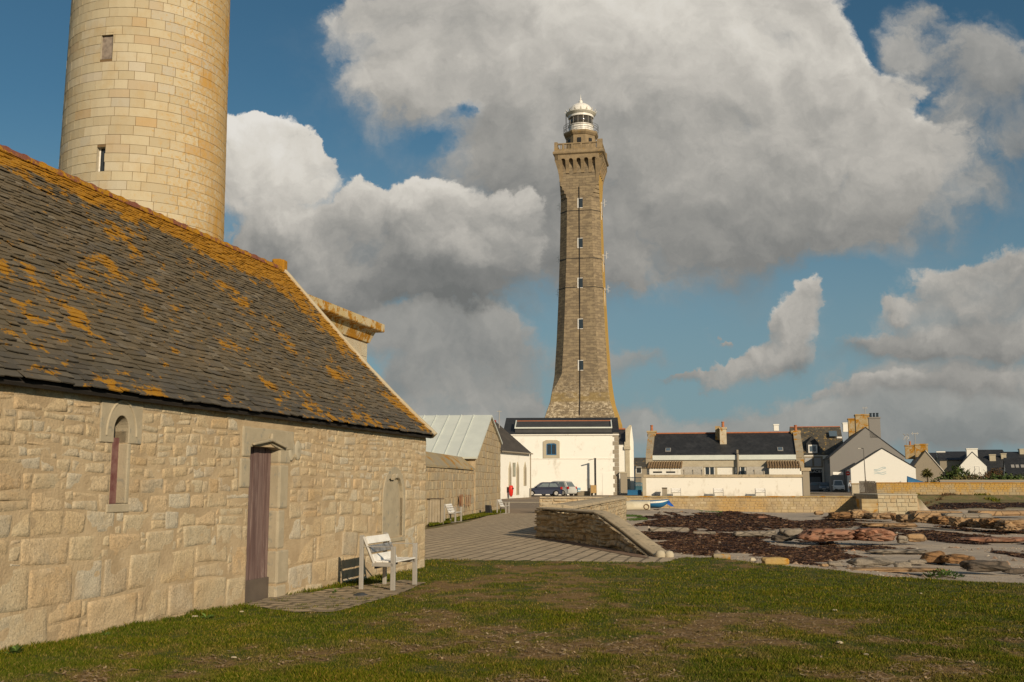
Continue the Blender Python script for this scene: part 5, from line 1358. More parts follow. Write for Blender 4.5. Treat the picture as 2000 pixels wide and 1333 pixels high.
# ------------------------------------------------------------------ yellow lichen wall on the right
YW0 = at(1712, 957, 124); YW1 = at(2060, 955, 121)
ang = atan2(YW1.y-YW0.y, YW1.x-YW0.x); LW = (YW1-YW0).xy.length
t = thing('lichen_wall', 'long rubble garden wall yellow with lichen on the right behind the shore', 'wall', (YW0.x, YW0.y, 0), ang)
zt_ = at(1850, 944.5, 122.5).z
MB().bb(0, LW+30, .02, .5, -.6, zt_).build('core', MT['mortar'], t)
k = NT('lichen_rubble'); o = k.obj(); r = k.isl(); sz = k.sep(o)
c = k.ramp(r, [(0, (.36, .26, .13)), (.5, (.40, .30, .16)), (1, (.34, .28, .18))])
yl = k.mth('ADD', k.noise(k.map(o, scale=(1, 1, .6)), .9, 6, .7), k.rng(sz[2], .3, 1.6, -.06, .14))
c = k.mix(k.rng(yl, .47, .66, 0, .85), c, (.44, .26, .055))
c = k.mix(k.rng(k.noise(o, 3.5, 4, .6), .60, .72, 0, .45), c, (.52, .45, .34)); k.bump(k.noise(o, 8, 5, .7), .6, .04)
course = course_wall(t, 0, LW+30, -.5, zt_, k.out(c, .92), 8, .26)
MB().bb(0, LW+30, -.05, .55, zt_+.002, zt_+.12).build('coping', lichen_mat('lichen_coping', (.42, .30, .12), (.40, .24, .05), .7, .9), t, bevel=.03)
# low grey wall behind it
g0, g1 = at(1836, 940, 130), at(2050, 940, 130)
t = thing('grey_garden_wall', 'low grey concrete garden wall just above the yellow lichen wall', 'wall', (g0.x, 130, 0)); MB().bb(0, g1.x-g0.x, 0, .3, 0, at(1900, 937.5, 130).z-.15).build('face', MT['grey_render'], t); MB().bb(-.05, g1.x-g0.x, -.05, .35, at(1900, 937.5, 130).z-.148, at(1900, 937.5, 130).z).build('coping', MT['tan_render'], t)
# picket gate and posts at its left end
GFt = Fr((at(1668, 965, 122).x, 121.5, 0), radians(-8))
t = thing('gate_post', 'short square stone post left of the dark picket gate', 'post', GFt.o, GFt.rz)
ph = GFt.on(1668, 944).z
MB().bb(-.35, .45, 0, .5, 0, ph-.15).build('shaft', MT['dressed'], t, bevel=.02); MB().bb(-.42, .52, -.07, .57, ph-.148, ph).build('cap', MT['lichen_stone'], t)
t = thing('picket_gate', 'dark grey slatted double gate between the stone post and the lichen wall', 'gate', GFt.w(.5, .1, 0), GFt.rz)
gw = GFt.on(1712, 955).x-.55; gh = GFt.on(1690, 940).z
n_ = 16
for half in range(2):
    b = MB()
    for i in range(n_//2): x = gw*(half*n_//2+i)/n_; b.bb(x, x+gw/n_*.8, 0, .05, .1, gh)
    b.bb(gw*half/2, gw*(half+1)/2-.04, .05, .1, .5, .6); b.bb(gw*half/2, gw*(half+1)/2-.04, .05, .1, gh-.4, gh-.3); b.build('leaf', mottle('grey_gate_wood', (.10, .085, .07), (.07, .06, .05), 3, .9), t)
# ------------------------------------------------------------------ village houses
# white shed with a blue wave drawing
WSF = Fr((at(1663, 950, 148).x, 148, 0), radians(-16)); ww = WSF.on(1789, 930).x; wze = WSF.on(1789, 915).z; wzr = WSF.on(1726, 877).z
shed, _ = gable_house(WSF, 'white_shed', 'bright white gabled shed with a small blue wave drawing on its blank gable', ww, 15, wze, wzr, MT['white_new'], MT['slate'], 'y', .05)
q = WSF.on(1720, 921); b = MB(); bl_m = flat('pale_blue_drawing', (.48, .60, .63), .8)
for i in range(4):
    z0 = q.z-.35+i*.2; n_ = 12
    for j in range(n_): x = q.x-.8+j*1.6/n_; b.box((x, -.012, z0+.07*sin(j*.6+i)+.03*j*(i > 1)), (.15, .012, .08), ry=-.25*cos(j*.6+i))
b.build('wave_drawing', bl_m, shed)
# big grey gable house
GHF = Fr((at(1623, 950, 166).x, 166, 0), radians(-14)); gw_ = GHF.on(1768, 920).x; gze = GHF.on(1768, 893).z; gzr = GHF.on(1700, 836).z
gh_, gr_ = gable_house(GHF, 'grey_gable_house', 'tall house with plain grey rendered gable and steep dark roof', gw_, 26, gze, gzr, MT['grey_render'], MT['slate'], 'y', .12)
x0c, x1c = GHF.on(1697, 820).x, GHF.on(1719, 820).x
chimney(gh_, ((x0c+x1c)/2, .55), (x1c-x0c, 1.1), gzr-1.6, GHF.on(1705, 815).z, MT['grey_render'], 3, potm=MT['dark_glass'], pr=.2)
x0c, x1c = GHF.on(1670, 820, 7).x, GHF.on(1700, 820, 7).x
chimney(gh_, ((x0c+x1c)/2, 7), (x1c-x0c, 2.2), gzr-3, GHF.on(1690, 810, 7).z, MT['chimney_stone'], 0)
x0c, x1c = GHF.on(1656, 820, 14).x, GHF.on(1672, 820, 14).x
chimney(gh_, ((x0c+x1c)/2, 14), (x1c-x0c, 1.4), gzr-3, GHF.on(1665, 818, 14).z, MT['chimney_stone'], 0)
b = MB(); b.bb(-.06, 0, 1, 3.0, GHF.on(1630, 905).z, gze-.3); b.bb(-.06, 0, 4, 6, GHF.on(1630, 905).z, gze-.3); b.build('side_window', MT['black'], gh_)
t = thing('television_aerial', 'small television aerial on the lichen covered chimney of the grey gable house', 'aerial', GHF.w((x0c+x1c)/2+5, 7, GHF.on(1690, 810, 7).z))
p = GHF.on(1690, 811, 7); t.location = GHF.w(p.x, 7, GHF.on(1690, 810, 7).z)
MB().tube([(0, 0, 0), (0, 0, 1.2)], .05, 5).build('pole', MT['pale_metal'], t); MB().box((0, 0, 1.1), (.9, .05, .05)).box((.3, 0, 1.1), (.05, .05, .4)).box((-.3, 0, 1.1), (.05, .05, .4)).build('antenna', MT['pale_metal'], t)
# shop house with dormer
SHF = Fr((at(1552, 950, 186).x, 186, 0), radians(-10)); shw = SHF.on(1652, 920).x; she = SHF.on(1600, 889).z; shr = SHF.on(1600, 836, 5).z
shop, _ = gable_house(SHF, 'shop_house', 'white house with brown slate roof, dormer and a dark shop front under a lettered sign', shw, 10, she, shr, MT['white2'], MT['slate_old'], 'x', .05, ridge_c=MT['terracotta'])
chimney(shop, (SHF.on(1516, 838, 5).x, 5), (.9, .9), shr-.5, SHF.on(1516, 829, 5).z, MT['white_new'], 0)
chimney(shop, (SHF.on(1651, 836, 5).x, 5), (.9, .9), shr-.8, SHF.on(1651, 826, 5).z, MT['white_new'], 0)
q0_, q1_ = SHF.on(1579, 885, .2), SHF.on(1596, 869, .2)
b = MB(); zc = q1_.z+.25; xm = (q0_.x+q1_.x)/2
b.loft([[(q0_.x-.3, y, she), (q1_.x+.3, y, she), (q1_.x+.3, y, zc), (xm, y, zc+1.3), (q0_.x-.3, y, zc)] for y in (.25, 4)]); dm_ = b.build('dormer', MT['slate'], shop, uvf=roof_uv)
b = MB(); w = q1_.x-q0_.x; b.bb(q0_.x, q1_.x, .15, .25, q0_.z, q1_.z); b.build('dormer_frame', MT['white_paint'], dm_)
MB().bb(q0_.x+.25, q1_.x-.25, .1, .15, q0_.z+.25, q1_.z-.25).build('pane', MT['blue_glass'], dm_)
b = MB(); p_ = SHF.on(1625, 846, 4.2); b.box((p_.x, 2.9, p_.z-.2), (1.4, 1.4, .12), rx=atan2(shr-she, 5)); b.build('roof_window', MT['blue_glass'], shop)
b = MB(); b.box((SHF.on(1637, 852, 4.2).x, 3.2, p_.z-.9), (.9, .9, .3)); b.build('roof_hatch', MT['white_paint'], shop)
for px in (1580, 1597, 1624): q = SHF.on(px, 911); window(shop, q.x, 0, q.z, 1.3, 1.5, MT['pale_metal'], flat('grey_blind', (.42, .42, .42), .6), .06, .05, MT['tan_render'], 0, .28)
q0_, q1_ = SHF.on(1578, 960), SHF.on(1605, 917)
b = MB(); b.bb(q0_.x, q1_.x, -.12, -.0, 0, q1_.z); sf = b.build('shop_front', MT['black'], shop)
zs = SHF.on(1590, 920).z
def letters(txt, parent, x, y, z, size, mat, name='lettering'):
    cu = bpy.data.curves.new(name, 'FONT'); cu.body = txt; cu.size = size; cu.extrude = .012; cu.align_x = 'CENTER'
    tmp = bpy.data.objects.new(name, cu); COL.objects.link(tmp)
    me = bpy.data.meshes.new_from_object(tmp.evaluated_get(bpy.context.evaluated_depsgraph_get())); bpy.data.objects.remove(tmp)
    o = bpy.data.objects.new(name, me); COL.objects.link(o); me.materials.clear(); me.materials.append(mat); o.parent = parent
    o.location = (x, y, z); o.rotation_euler = (pi/2, 0, 0); return o
letters('GLACIER', sf, (q0_.x+q1_.x)/2+.2, -.16, zs-.35, .62, MT['white_paint'])
MB().bb(q0_.x+.3, q1_.x-.3, -.14, -.125, .9, zs-1.1).build('shop_window', flat('dull_shop_glass', (.13, .14, .15), .15, 0, .6), sf)
# the narrow dark side of the street and hanging signs
t = thing('street_sign', 'white plate sign beside a small red no entry sign on the shaded street corner', 'sign', (at(1650, 930, 150).x, 150, 0)); zz = at(1650, 927, 150).z
MB().tube([(0, 0, 0), (0, 0, zz+.7)], .05, 6).build('pole', MT['black'], t)
b = MB(); b.bb(-1.7, -.25, -.06, -.02, zz-.05, zz+.35); b.build('white_plate', MT['white_paint'], t)
b = MB(); b.lathe([(0, 0), (.32, 0), (.32, .04), (0, .04)], n=20)
b.v = [(x+.45, -.06-z, zz+.15+y) for x, y, z in b.v]; ds = b.build('red_disc', MT['red_paint'], t); MB().bb(.25, .65, -.12, -.105, zz+.1, zz+.2).build('white_bar', MT['white_paint'], ds)
# street lamp by the gate
p = at(1692, 966, 127); t = thing('street_lamp', 'tall thin grey street lamp standing in front of the white shed', 'street lamp', (p.x, 127, float(land(0, 127))))
zt_ = at(1692, 877, 127).z-float(land(0, 127)); b = MB(); b.tube([(0, 0, 0), (-.08, 0, zt_)], .075, 8, .045); b.build('pole', flat('grey_lamp_post', (.14, .13, .12), .5), t); b = MB(); b.tube([(-.08, 0, zt_), (-.25, 0, zt_+.08), (-.5, 0, zt_+.06)], .04, 6); b.build('arm', MT['black'], t); MB().box((-.62, 0, zt_+.03), (.42, .18, .1)).build('lamp_head', MT['pale_metal'], t, bevel=.02)
# slim lamp posts by the white annex
p = at(1163, 968, 117.0); zt_ = at(1163, 895, 117).z
t = thing('slim_lamp_post', 'dark slim rectangular lamp post with one short arm in front of the white annex', 'street lamp', (p.x, 117.0, .28))
MB().bb(-.11, .11, -.06, .06, 0, zt_-.28).build('post', MT['black'], t); MB().box((-.42, 0, zt_-.45), (.7, .14, .10), ry=-.22).build('lamp_head', MT['pale_metal'], t)
p = at(1159, 963, 112)
t = thing('board_bin', 'upright tan board bin box at the foot of the slim lamp post', 'bin', (p.x, 112, .28)); MB().bb(-.3, .3, -.25, .25, .3, 1.15).build('body', MT['orange_box'], t, bevel=.02); MB().bb(-.35, -.28, -.2, .2, 0, 1.2).build('side_post', MT['tan_render'], t); MB().bb(.28, .35, -.2, .2, 0, 1.2).build('side_post', MT['tan_render'], t)
# houses far right
def far_house(name, label, pl, pr, pe_, pr_z, Y, D, wall, roofm, axis, rz, apex_px=None, **k_):
    f = Fr((at(pl, 944, Y).x, Y, 0), rz); W = f.on(pr, 940).x; ze = f.on((pl+pr)/2, pe_).z; zr = f.on((pl+pr)/2, pr_z, D/2 if axis == 'x' else 0).z
    t, r = gable_house(f, name, label, W, D, ze, zr, wall, roofm, axis, .12, **k_); return f, t, W, ze, zr
f, tan_h, W, ze, zr = far_house('tan_gable_house', 'tan rendered gable house with pale verge and lichen chimney right of the white shed', 1781, 1842, 919, 881, 172, 20, MT['tan_render'], MT['slate_brown'], 'y', radians(-18))
chimney(tan_h, (W/2-.6, 1.2), (2.0, 1.4), zr-1.0, f.on(1795, 867).z, MT['chimney_stone'], 0)
chimney(tan_h, (W/2-1.5, 16), (1.8, 1.2), zr-1.0, f.on(1770, 870, 16).z, MT['chimney_stone'], 1)
b = MB(); s = (zr-ze)/(W/2); b.loft([[(W/2-.02, y, zr+.16), (W+.25, y, ze-.25*s+.16), (W+.25, y, ze-.25*s+.02), (W/2-.02, y, zr+.02)] for y in (-.16, .1)]); b.build('verge', MT['white2'], tan_h)
for px, ptop, nm in ((1771, 850, 'curled'), (1788, 846, 'straight')):
    Yq = 184 if px < 1780 else 173; p = at(px, 872, Yq)
    t = thing('rooftop_antenna', 'pale %s television antenna mast above the tan gable house' % ('double bar' if nm == 'curled' else 'thin'), 'aerial', p)
    h = at(px, ptop, Yq).z-p.z
    MB().tube([(0, 0, 0), (0, 0, h)], .05, 5).build('mast', MT['pale_metal'], t)
    b = MB()
    if nm == 'curled':
        for dx in (-.35, .3): b.tube([(dx-.2, 0, h+.2), (dx+.1, 0, h), (dx+.1, 0, h-.6), (dx-.2, 0, h-.8)], .07, 5)
        b.box((0, 0, h-.3), (.7, .06, .06))
    else: b.box((0, 0, h-.1), (1.3, .06, .06)); b.box((.4, 0, h-.1), (.06, .06, .5)); b.box((-.4, 0, h-.1), (.06, .06, .5))
    b.build('antenna', MT['pale_metal'], t)
f, wh, W, ze, zr = far_house('white_chimney_house', 'white gable house with broad white chimney and small shuttered window above the bushes', 1876, 1929, 911, 884, 196, 9, MT['white_new'], MT['slate'], 'y', radians(-18))
chimney(wh, (W/2, .7), (1.9, 1.3), zr-1.5, f.on(1898, 876).z, MT['white_new'], 0)
q = f.on(1909, 920); window(wh, q.x, 0, q.z-1.0, .9, 1.9, MT['white_paint'], MT['white_new'], .1, .06, None, 0)
f2 = Fr(f.w(W/2-.05, 2.0, 0), f.rz+pi/2+.0)
wing, r_ = gable_house(Fr((at(1838, 944, 200).x, 200, 0), radians(-18)), 'dark_roof_wing', 'dark slate roofed wing with tiny white chimney left of the white chimney house', 5.0, 9, 6.0, at(1870, 884, 204).z, MT['tan_render'], MT['slate'], 'x')
chimney(wing, (.6, 4.5), (1.5, .9), at(1870, 890, 204).z-.5, at(1843, 885, 204).z+.3, MT['white_new'], 0)
f, h3, W, ze, zr = far_house('far_dark_house', 'far dark slate house with small stone chimney behind the rust coloured hedge', 1912, 1976, 925, 892, 215, 9, MT['tan_render'], MT['slate'], 'x', radians(-16))
chimney(h3, (f.on(1936, 888, 4.5).x, 3.5), (1.2, .9), zr-1.2, f.on(1936, 888, 4).z, MT['dressed'], 0); chimney(h3, (W-.6, 4.5), (1.0, 1.8), zr-1.4, f.on(1977, 886, 4.5).z, MT['dressed'], 0)
f, h4, W, ze, zr = far_house('farther_dark_house', 'farthest dark slate roof with pale gable end rising behind the other roofs', 1915, 1974, 900, 880, 250, 11, MT['tan_render'], MT['slate'], 'x', radians(-10))
f, h5, W, ze, zr = far_house('edge_house', 'slate house with stone chimney at the right edge of the photo behind other roofs', 1974, 2030, 900, 884, 240, 10, MT['white2'], MT['slate'], 'x', radians(-10))
chimney(h5, (f.on(1996, 884, 5).x, 4), (1.9, 1.2), zr-2.2, f.on(1996, 877, 4).z, MT['dressed'], 0)
f, h6, W, ze, zr = far_house('low_slate_house', 'low slate house with three little roof windows beside the dark hedge at the right edge', 1968, 2040, 930, 896, 175, 9, MT['white_new'], MT['slate'], 'x', radians(-22))
a = atan2(zr-ze, 4.5); s = (zr-ze)/4.5; b = MB()
for px in (1978, 1987, 1997): q = f.on(px, 912, 2.2); b.box((q.x, 2.2, ze+2.2*s+.2), (.5, .9, .08), rx=a)
b.build('roof_window', MT['pale_metal'], h6)
f, h7, W, ze, zr = far_house('far_left_house', 'dark distant house with small gable glimpsed between the hall and the long house', 1238, 1264, 915, 896, 190, 9, MT['tan_render'], MT['slate_old'], 'x', radians(-10))
q = f.on(1248, 925); window(h7, q.x, 0, q.z, 1.0, 1.2, MT['white_paint'], MT['dark_glass'], .08, .05, None, 0)
f, h8, W, ze, zr = far_house('back_row_house', 'grey blue slate roof in the back row between the tan house and the dark wing', 1812, 1845, 905, 886, 230, 10, MT['tan_render'], MT['slate'], 'x', radians(-10))
# ------------------------------------------------------------------ vehicles
CARG = flat('car_glass', (.16, .19, .20), .08, 0, .6)  # base colour paled to stand in for light reflected in the windows
def car_paint(name, c):
    k = NT(name); k.b.inputs['Coat Weight'].default_value = .25; k.b.inputs['Coat Roughness'].default_value = .1; return k.out(c, .4, 0, .3)
def car(name, label, loc, rz, paint, L=4.0, W=1.7, Hh=1.46, kind='hatch', group=None):
    """origin under the middle; front towards +x"""
    t = thing(name, label, 'car' if kind != 'van' else 'van', loc, rz, group)
    h = L/2; ax = (-.33*L, .31*L); r = .31; zb = .2
    if kind == 'van': belt = [(-h, .95), (-h+.02, 1.05), (h-1.25, 1.02), (h-.45, .95), (h-.08, .78), (h, .6)]
    else: belt = [(-h, .82), (-h+.06, .93), (.55, .92), (h-.95, .86), (h-.35, .76), (h-.05, .60)]
    def arc(c): return [(c-cos(pi*i/8)*(r+.07), zb+.02+sin(pi*i/8)*(r+.10)) for i in range(9)]
    low = [(-h+.02, .32), (-h+.15, zb)]+arc(ax[0])+arc(ax[1])+[(h-.15, zb), (h, .33)]
    poly = low+belt[::-1]
    R = []
    for y, k_, zk in ((-W/2+.03, .955, .03), (-W/2, 1, 0), (-W/2+.02, .995, .0), (W/2-.02, .995, 0), (W/2, 1, 0), (W/2-.03, .955, .03)):
        R.append([(x*(k_ if abs(x) > h*.7 else 1), y*(1-.06*max(0, (z-.6)/.4)), z-zk*(z > .7)) for x, z in poly])
    b = MB(); b.loft(R); body = b.build('body', paint, t, smooth=True, auto=True)
    if kind == 'van': gb_, gt = [(-h+.03, 1.0), (h-1.05, 1.0)], [(-h+.12, Hh), (h-1.75, Hh)]
    else: gb_, gt = [(-h+.12, .92), (h-1.05, .88)], [(-h+.65, Hh), (.12, Hh)]
    def rect(x0, x1, z0, z1, w): return [(x0, -w, z0), (x1, -w, z1), (x1, w, z1), (x0, w, z0)]
    wb, wt = W/2*.93, W/2*.74
    b = MB(); b.loft([rect(gb_[0][0], gb_[1][0], gb_[0][1]-.04, gb_[1][1]-.04, wb), rect(gb_[0][0]*.55+gt[0][0]*.45, gb_[1][0]*.55+gt[1][0]*.45, .92+(Hh-.92)*.5, .92+(Hh-.92)*.5, wb*.5+wt*.5), rect(gt[0][0]-.1, gt[1][0]+.12, Hh-.06, Hh-.06, wt+.02), rect(gt[0][0]+.05, gt[1][0]-.1, Hh, Hh, wt-.08)])
    b.build('cabin', paint, t, bevel=.03)
    g = CARG
    def pt(u, v, s_, off=.012):
        zb_ = .97; zt_ = Hh-.12; z = zb_+(zt_-zb_)*v; f_ = (z-.92)/(Hh-.06-.92)
        x0 = gb_[0][0]+(gt[0][0]-.1-gb_[0][0])*f_; x1 = gb_[1][0]+(gt[1][0]+.12-gb_[1][0])*f_
        return (x0+(x1-x0)*u, s_*(wb+(wt+.02-wb)*f_+off), z)
    spans = ((.10, .45), (.49, .86)) if kind != 'van' else ((.62, .90),)
    for s_ in (-1, 1):
        for u0, u1 in spans:
            b = MB(); b.add([pt(u0, 0, s_), pt(u1, 0, s_), pt(u1, 1, s_), pt(u0, 1, s_), pt(u0, 0, s_, -.03), pt(u1, 0, s_, -.03), pt(u1, 1, s_, -.03), pt(u0, 1, s_, -.03)], [(0, 1, 2, 3), (0, 4, 5, 1), (2, 6, 7, 3), (1, 5, 6, 2), (0, 3, 7, 4)]); b.build('side_window', g, t)
        MB().box((gb_[1][0]-.25, s_*(W/2+.06), 1.0), (.1, .16, .12)).build('mirror', paint, t, bevel=.02)
    for u, nm, d in ((1, 'windscreen', .012), (0, 'rear_window', -.012)):
        b = MB(); q = [pt(u, .04, -1, -.12), pt(u, .04, 1, -.12), pt(u, .97, 1, -.14), pt(u, .97, -1, -.14)]; b.add([(x+d*2, y, z) for x, y, z in q]+[(x-d*2, y, z) for x, y, z in q], [(0, 1, 2, 3), (4, 5, 1, 0), (6, 7, 3, 2), (5, 6, 2, 1), (7, 4, 0, 3)]); b.build(nm, g, t)
    for x in ax:
        for s_ in (-1, 1):
            w = MB(); w.lathe([(.0, -.09), (r-.03, -.09), (r, -.05), (r, .05), (r-.03, .09), (0, .09)], n=22); w.v = [(x+a, s_*(W/2-.11)+c, r+b2) for a, b2, c in w.v]; wo = w.build('wheel', MT['rubber'], t, smooth=True, auto=True)
            w = MB(); w.lathe([(0, 0), (r*.62, 0), (r*.62, .02), (r*.5, .03), (0, .02)], n=18); w.v = [(x+a, s_*(W/2-.02+.0*c)+s_*(c-.0), r+b2) for a, b2, c in w.v]; w.build('rim', MT['pale_metal'], wo)
    for s_ in (-1, 1):
        MB().box((h-.2, s_*(W/2-.26), .66), (.34, .34, .15), ry=.3).build('headlight', flat('lamp_glass', (.6, .6, .58), .1, 0, .7) if 'lamp_glass' not in bpy.data.materials else bpy.data.materials['lamp_glass'], t, bevel=.03)
        MB().box((-h+.1, s_*(W/2-.12), .85), (.22, .2, .26)).build('tail_light', flat('tail_red', (.45, .02, .015), .2) if 'tail_red' not in bpy.data.materials else bpy.data.materials['tail_red'], t, bevel=.03)
    MB().box((h-.03, 0, .36), (.12, W*.8, .18)).build('bumper', MT['black'] if kind == 'van' else paint, t, bevel=.03)
    MB().box((h+.005, 0, .42), (.08, .52, .11)).build('number_plate', MT['white_paint'], t)
    return t
cb_ = at(1060, 969, 109)
car('parked_car', 'dark blue hatchback parked side on in front of the white building', (cb_.x, 109, float(land(0, 109))+.012), pi+radians(4), car_paint('navy_paint', (.010, .016, .045)))
cs = at(1082, 968, 112.5)
car('parked_car', 'silver estate car parked behind the dark blue hatchback', (cs.x+.35, 112.6, float(land(0, 112))+.012), pi-radians(38), car_paint('silver_paint', (.48, .48, .46)), 4.1, 1.7, 1.6)
vn = at(1637, 958, 166)
car('parked_van', 'small white van facing the camera on the shaded village street', (vn.x, 166, float(land(0, 166))+.012), -pi/2-radians(12), car_paint('white_van_paint', (.78, .77, .74)), 4.1, 1.75, 1.85, 'van')
g1_ = at(1611, 956, 172); car('parked_car', 'grey car parked left of the small white van on the village street', (g1_.x, 172, float(land(0, 172))+.012), -pi/2-radians(20), car_paint('grey_paint', (.12, .14, .16)), 4.1, 1.7, 1.5)
g2_ = at(1588, 955, 177); car('parked_car', 'pale car in the shade before the dark shop front', (g2_.x, 177, float(land(0, 177))+.012), pi-radians(10), car_paint('pale_paint', (.22, .23, .25)), 4.2, 1.7, 1.5)
g3_ = at(1247, 950, 140); car('parked_car', 'teal blue car seen through the railing gate beside the hall', (g3_.x, 140, float(land(0, 140))+.012), radians(20), car_paint('teal_paint', (.03, .11, .15)), 4.0, 1.7, 1.45)
# blue picnic table and white low boat hull/bench next to the cars
p = at(1117, 968, 113); t = thing('blue_picnic_table', 'pale blue topped table standing right of the silver car', 'table', (p.x, 113, .28), radians(-5))
MB().bb(-.95, .95, -.4, .4, .62, .88).build('table_top', MT['light_blue'], t); 
for s_ in (-1, 1): MB().bb(-.95, .95, s_*.75-.14, s_*.75+.14, .46, .51).build('bench_board', MT['light_blue'], t); MB().bb(s_*.6-.05, s_*.6+.05, -.7, .7, 0, .8).build('leg', MT['bark'], t)
p = at(1134, 967, 113.5); t = thing('wooden_planter', 'long low grey trough standing between the blue table and the lamp post', 'planter', (p.x+.3, 113.2, .28), radians(-5))
MB().loft([[(-1.0, -.3, 0), (1.0, -.3, 0), (1.0, .3, 0), (-1.0, .3, 0)], [(-1.15, -.38, .5), (1.15, -.38, .5), (1.15, .38, .5), (-1.15, .38, .5)]]).build('trough', MT['weathered_wood'], t, bevel=.02); MB().bb(-1.05, 1.05, -.3, .3, .5, .515).build('soil', MT['bark'], t)
# ------------------------------------------------------------------ boats
def hull(L, B, H, n=14, m=9, sheer=.25, tr=.75):
    """rings from stern to bow; x forward"""
    R = []
    for i in range(n+1):
        u = i/n; x = -L/2+L*u; w = B/2*(tr+(1-tr)*sin(min(1, u*1.6)*pi/2))*(1 if u < .55 else max(.02, cos((u-.55)/.45*pi/2)**.75)); top = H*(1+sheer*max(0, u-.4)**1.5*2); kz_ = H*.9*max(0, (u-.75)/.25)**2.2
        ring = []
        for j in range(m): a = pi*j/(m-1); ring.append((x, -w*cos(a)*(abs(sin(a))**.0), top-(top-kz_)*sin(a)**.7))
        R.append(ring)
    return R
def boat(name, label, loc, rz, L, B, H, mat, inside_mat, rail_mat, up=False, band=None, group=None, roll=0.0):
    t = thing(name, label, 'boat', loc, rz, group)
    R = hull(L, B, H)
    if up: R = [[(x, y, H*1.02-z) for x, y, z in r] for r in R]
    b = MB(); b.loft(R, cap=False, close=False); m0 = R[0]; b.add(m0, [tuple(range(len(m0)))]); o = b.build('hull', mat, t, smooth=True, auto=True); sol = o.modifiers.new('thick', 'SOLIDIFY'); sol.thickness = .04; sol.offset = -1
    if not up:
        b = MB(); I = [[(x*.97, y*.95, z+.04) for x, y, z in r] for r in R]
        for i in range(2, len(I)-3, 4): zz = I[i][0][2]-.14; b.box((I[i][0][0], 0, zz), (.25, abs(I[i][0][1])*1.9, .04))
        b.build('thwart', inside_mat, t)
    b = MB(); b.tube([r[0] for r in R], .045, 6); b.tube([r[-1] for r in R], .045, 6); b.build('gunwale', rail_mat, t)
    if band:
        b = MB()
        for s_ in (0, -1):
            q = [r[1 if s_ == 0 else -2] for r in R]; p_ = [r[s_] for r in R]; n_ = len(q)
            for i in range(n_-1):
                y = .018*(-1 if s_ == 0 else 1)
                a, c = Vector(p_[i]).lerp(Vector(q[i]), .08), Vector(p_[i]).lerp(Vector(q[i]), .62); d, e = Vector(p_[i+1]).lerp(Vector(q[i+1]), .08), Vector(p_[i+1]).lerp(Vector(q[i+1]), .62)
                for v in (a, c, d, e): v.y += y
                b.quad(a, d, e, c)
        b.build('stripe', band, t)
    t.rotation_euler = (roll, 0, rz); return t
hull_w = mottle('chalky_white_hull', (.62, .57, .45), (.52, .46, .33), 1.2, .6, .15, 20)
p = bp(1231, 996); boat('upturned_boat', 'white dinghy lying upside down on the sand beside the sea wall', (p.x, p.y, p.z), radians(172), 3.5, 1.6, .72, hull_w, MT['bark'], MT['black'], True)
p = bp(1272, 993); boat('blue_boat', 'blue and white rowing boat lying on the sand behind the upturned dinghy', (p.x, p.y+1.5, p.z), radians(-12), 3.6, 1.5, .62, MT['blue_paint'], MT['bark'], MT['blue_paint'], False, MT['white_paint'])
p = bp(1262, 988); boat('green_boat', 'dull green blue boat lying behind the blue and white rowing boat', (p.x, p.y+3, p.z), radians(160), 3.2, 1.4, .6, mottle('grey_teal_hull', (.05, .11, .14), (.04, .08, .10), 3, .6), MT['bark'], MT['bark'])
t = thing('coiled_rope', 'brown coiled rope with round buoy hanging at the stern of the upturned dinghy', 'rope', bp(1261, 997)+Vector((.1, .2, 0)))
b = MB(); 
for i in range(3): b.tube([(.22*cos(a), -.1+.03*i, .3+.22*sin(a)) for a in [2*pi*j/14 for j in range(15)]], .04, 6)
b.build('coil', flat('old_rope', (.20, .13, .07), .9), t)
p = bp(1300, 990); t = thing('blue_tarpaulin', 'bright blue crumpled tarpaulin lying at the bow of the blue and white boat', 'tarpaulin', p); b = MB()
n_ = 9; g = [[(-.8+1.6*i/8, -.5+1.0*j/8, max(.02, (.55-.5*((i-4)/4)**2-.3*((j-4)/4)**2)*(.7+.6*random.random()))) for i in range(n_)] for j in range(n_)]
b.loft(g, cap=False, close=False); b.build('sheet', flat('tarp_blue', (.02, .10, .42), .5), t, smooth=True)
p = bp(1317, 992); t = thing('white_crate', 'small white square crate lying on the sand right of the blue tarpaulin', 'crate', (p.x, p.y, p.z-.03), radians(-8)); MB().bb(-.42, .42, -.3, .3, 0, .45).build('body', MT['white2'], t, bevel=.04); MB().bb(-.06, .06, -.32, -.30, .05, .3).build('slot', MT['black'], t)
# red white boat and blue cover beyond the lichen wall
p = at(1762, 951, 138)
boat('white_red_boat', 'white wooden boat with red lower strake standing in front of the white shed', (p.x, 138, at(1762, 950, 138).z-.75), radians(4), 7.6, 2.2, 1.0, flat('red_bottom', (.36, .06, .03), .5), MT['bark'], MT['white_paint'], False, MT['white_paint'])
b = MB()
t = thing('blue_covered_boat', 'boat under a blue cover standing right of the white and red boat', 'boat', (at(1801, 945, 140).x, 140, at(1800, 945, 140).z-.9), radians(-10)); n_ = 10
b.loft([[(-1.9+3.8*u, -1.0*s_*(sin(pi*(.15+.85*u))**.5), .3+(1.9*(1-u)*.75+.2)*(1-abs(s_))) for s_ in (-1, -.5, 0, .5, 1)] for u in [i/n_ for i in range(n_+1)]], cap=False, close=False); b.build('cover', flat('cover_blue', (.05, .17, .34), .6), t, smooth=True); MB().loft([[(x, -w, 0), (x, w, 0), (x, w*1.1, .32), (x, -w*1.1, .32)] for x, w in ((-1.9, .6), (0, .85), (1.9, .3))]).build('hull', MT['white_paint'], t)
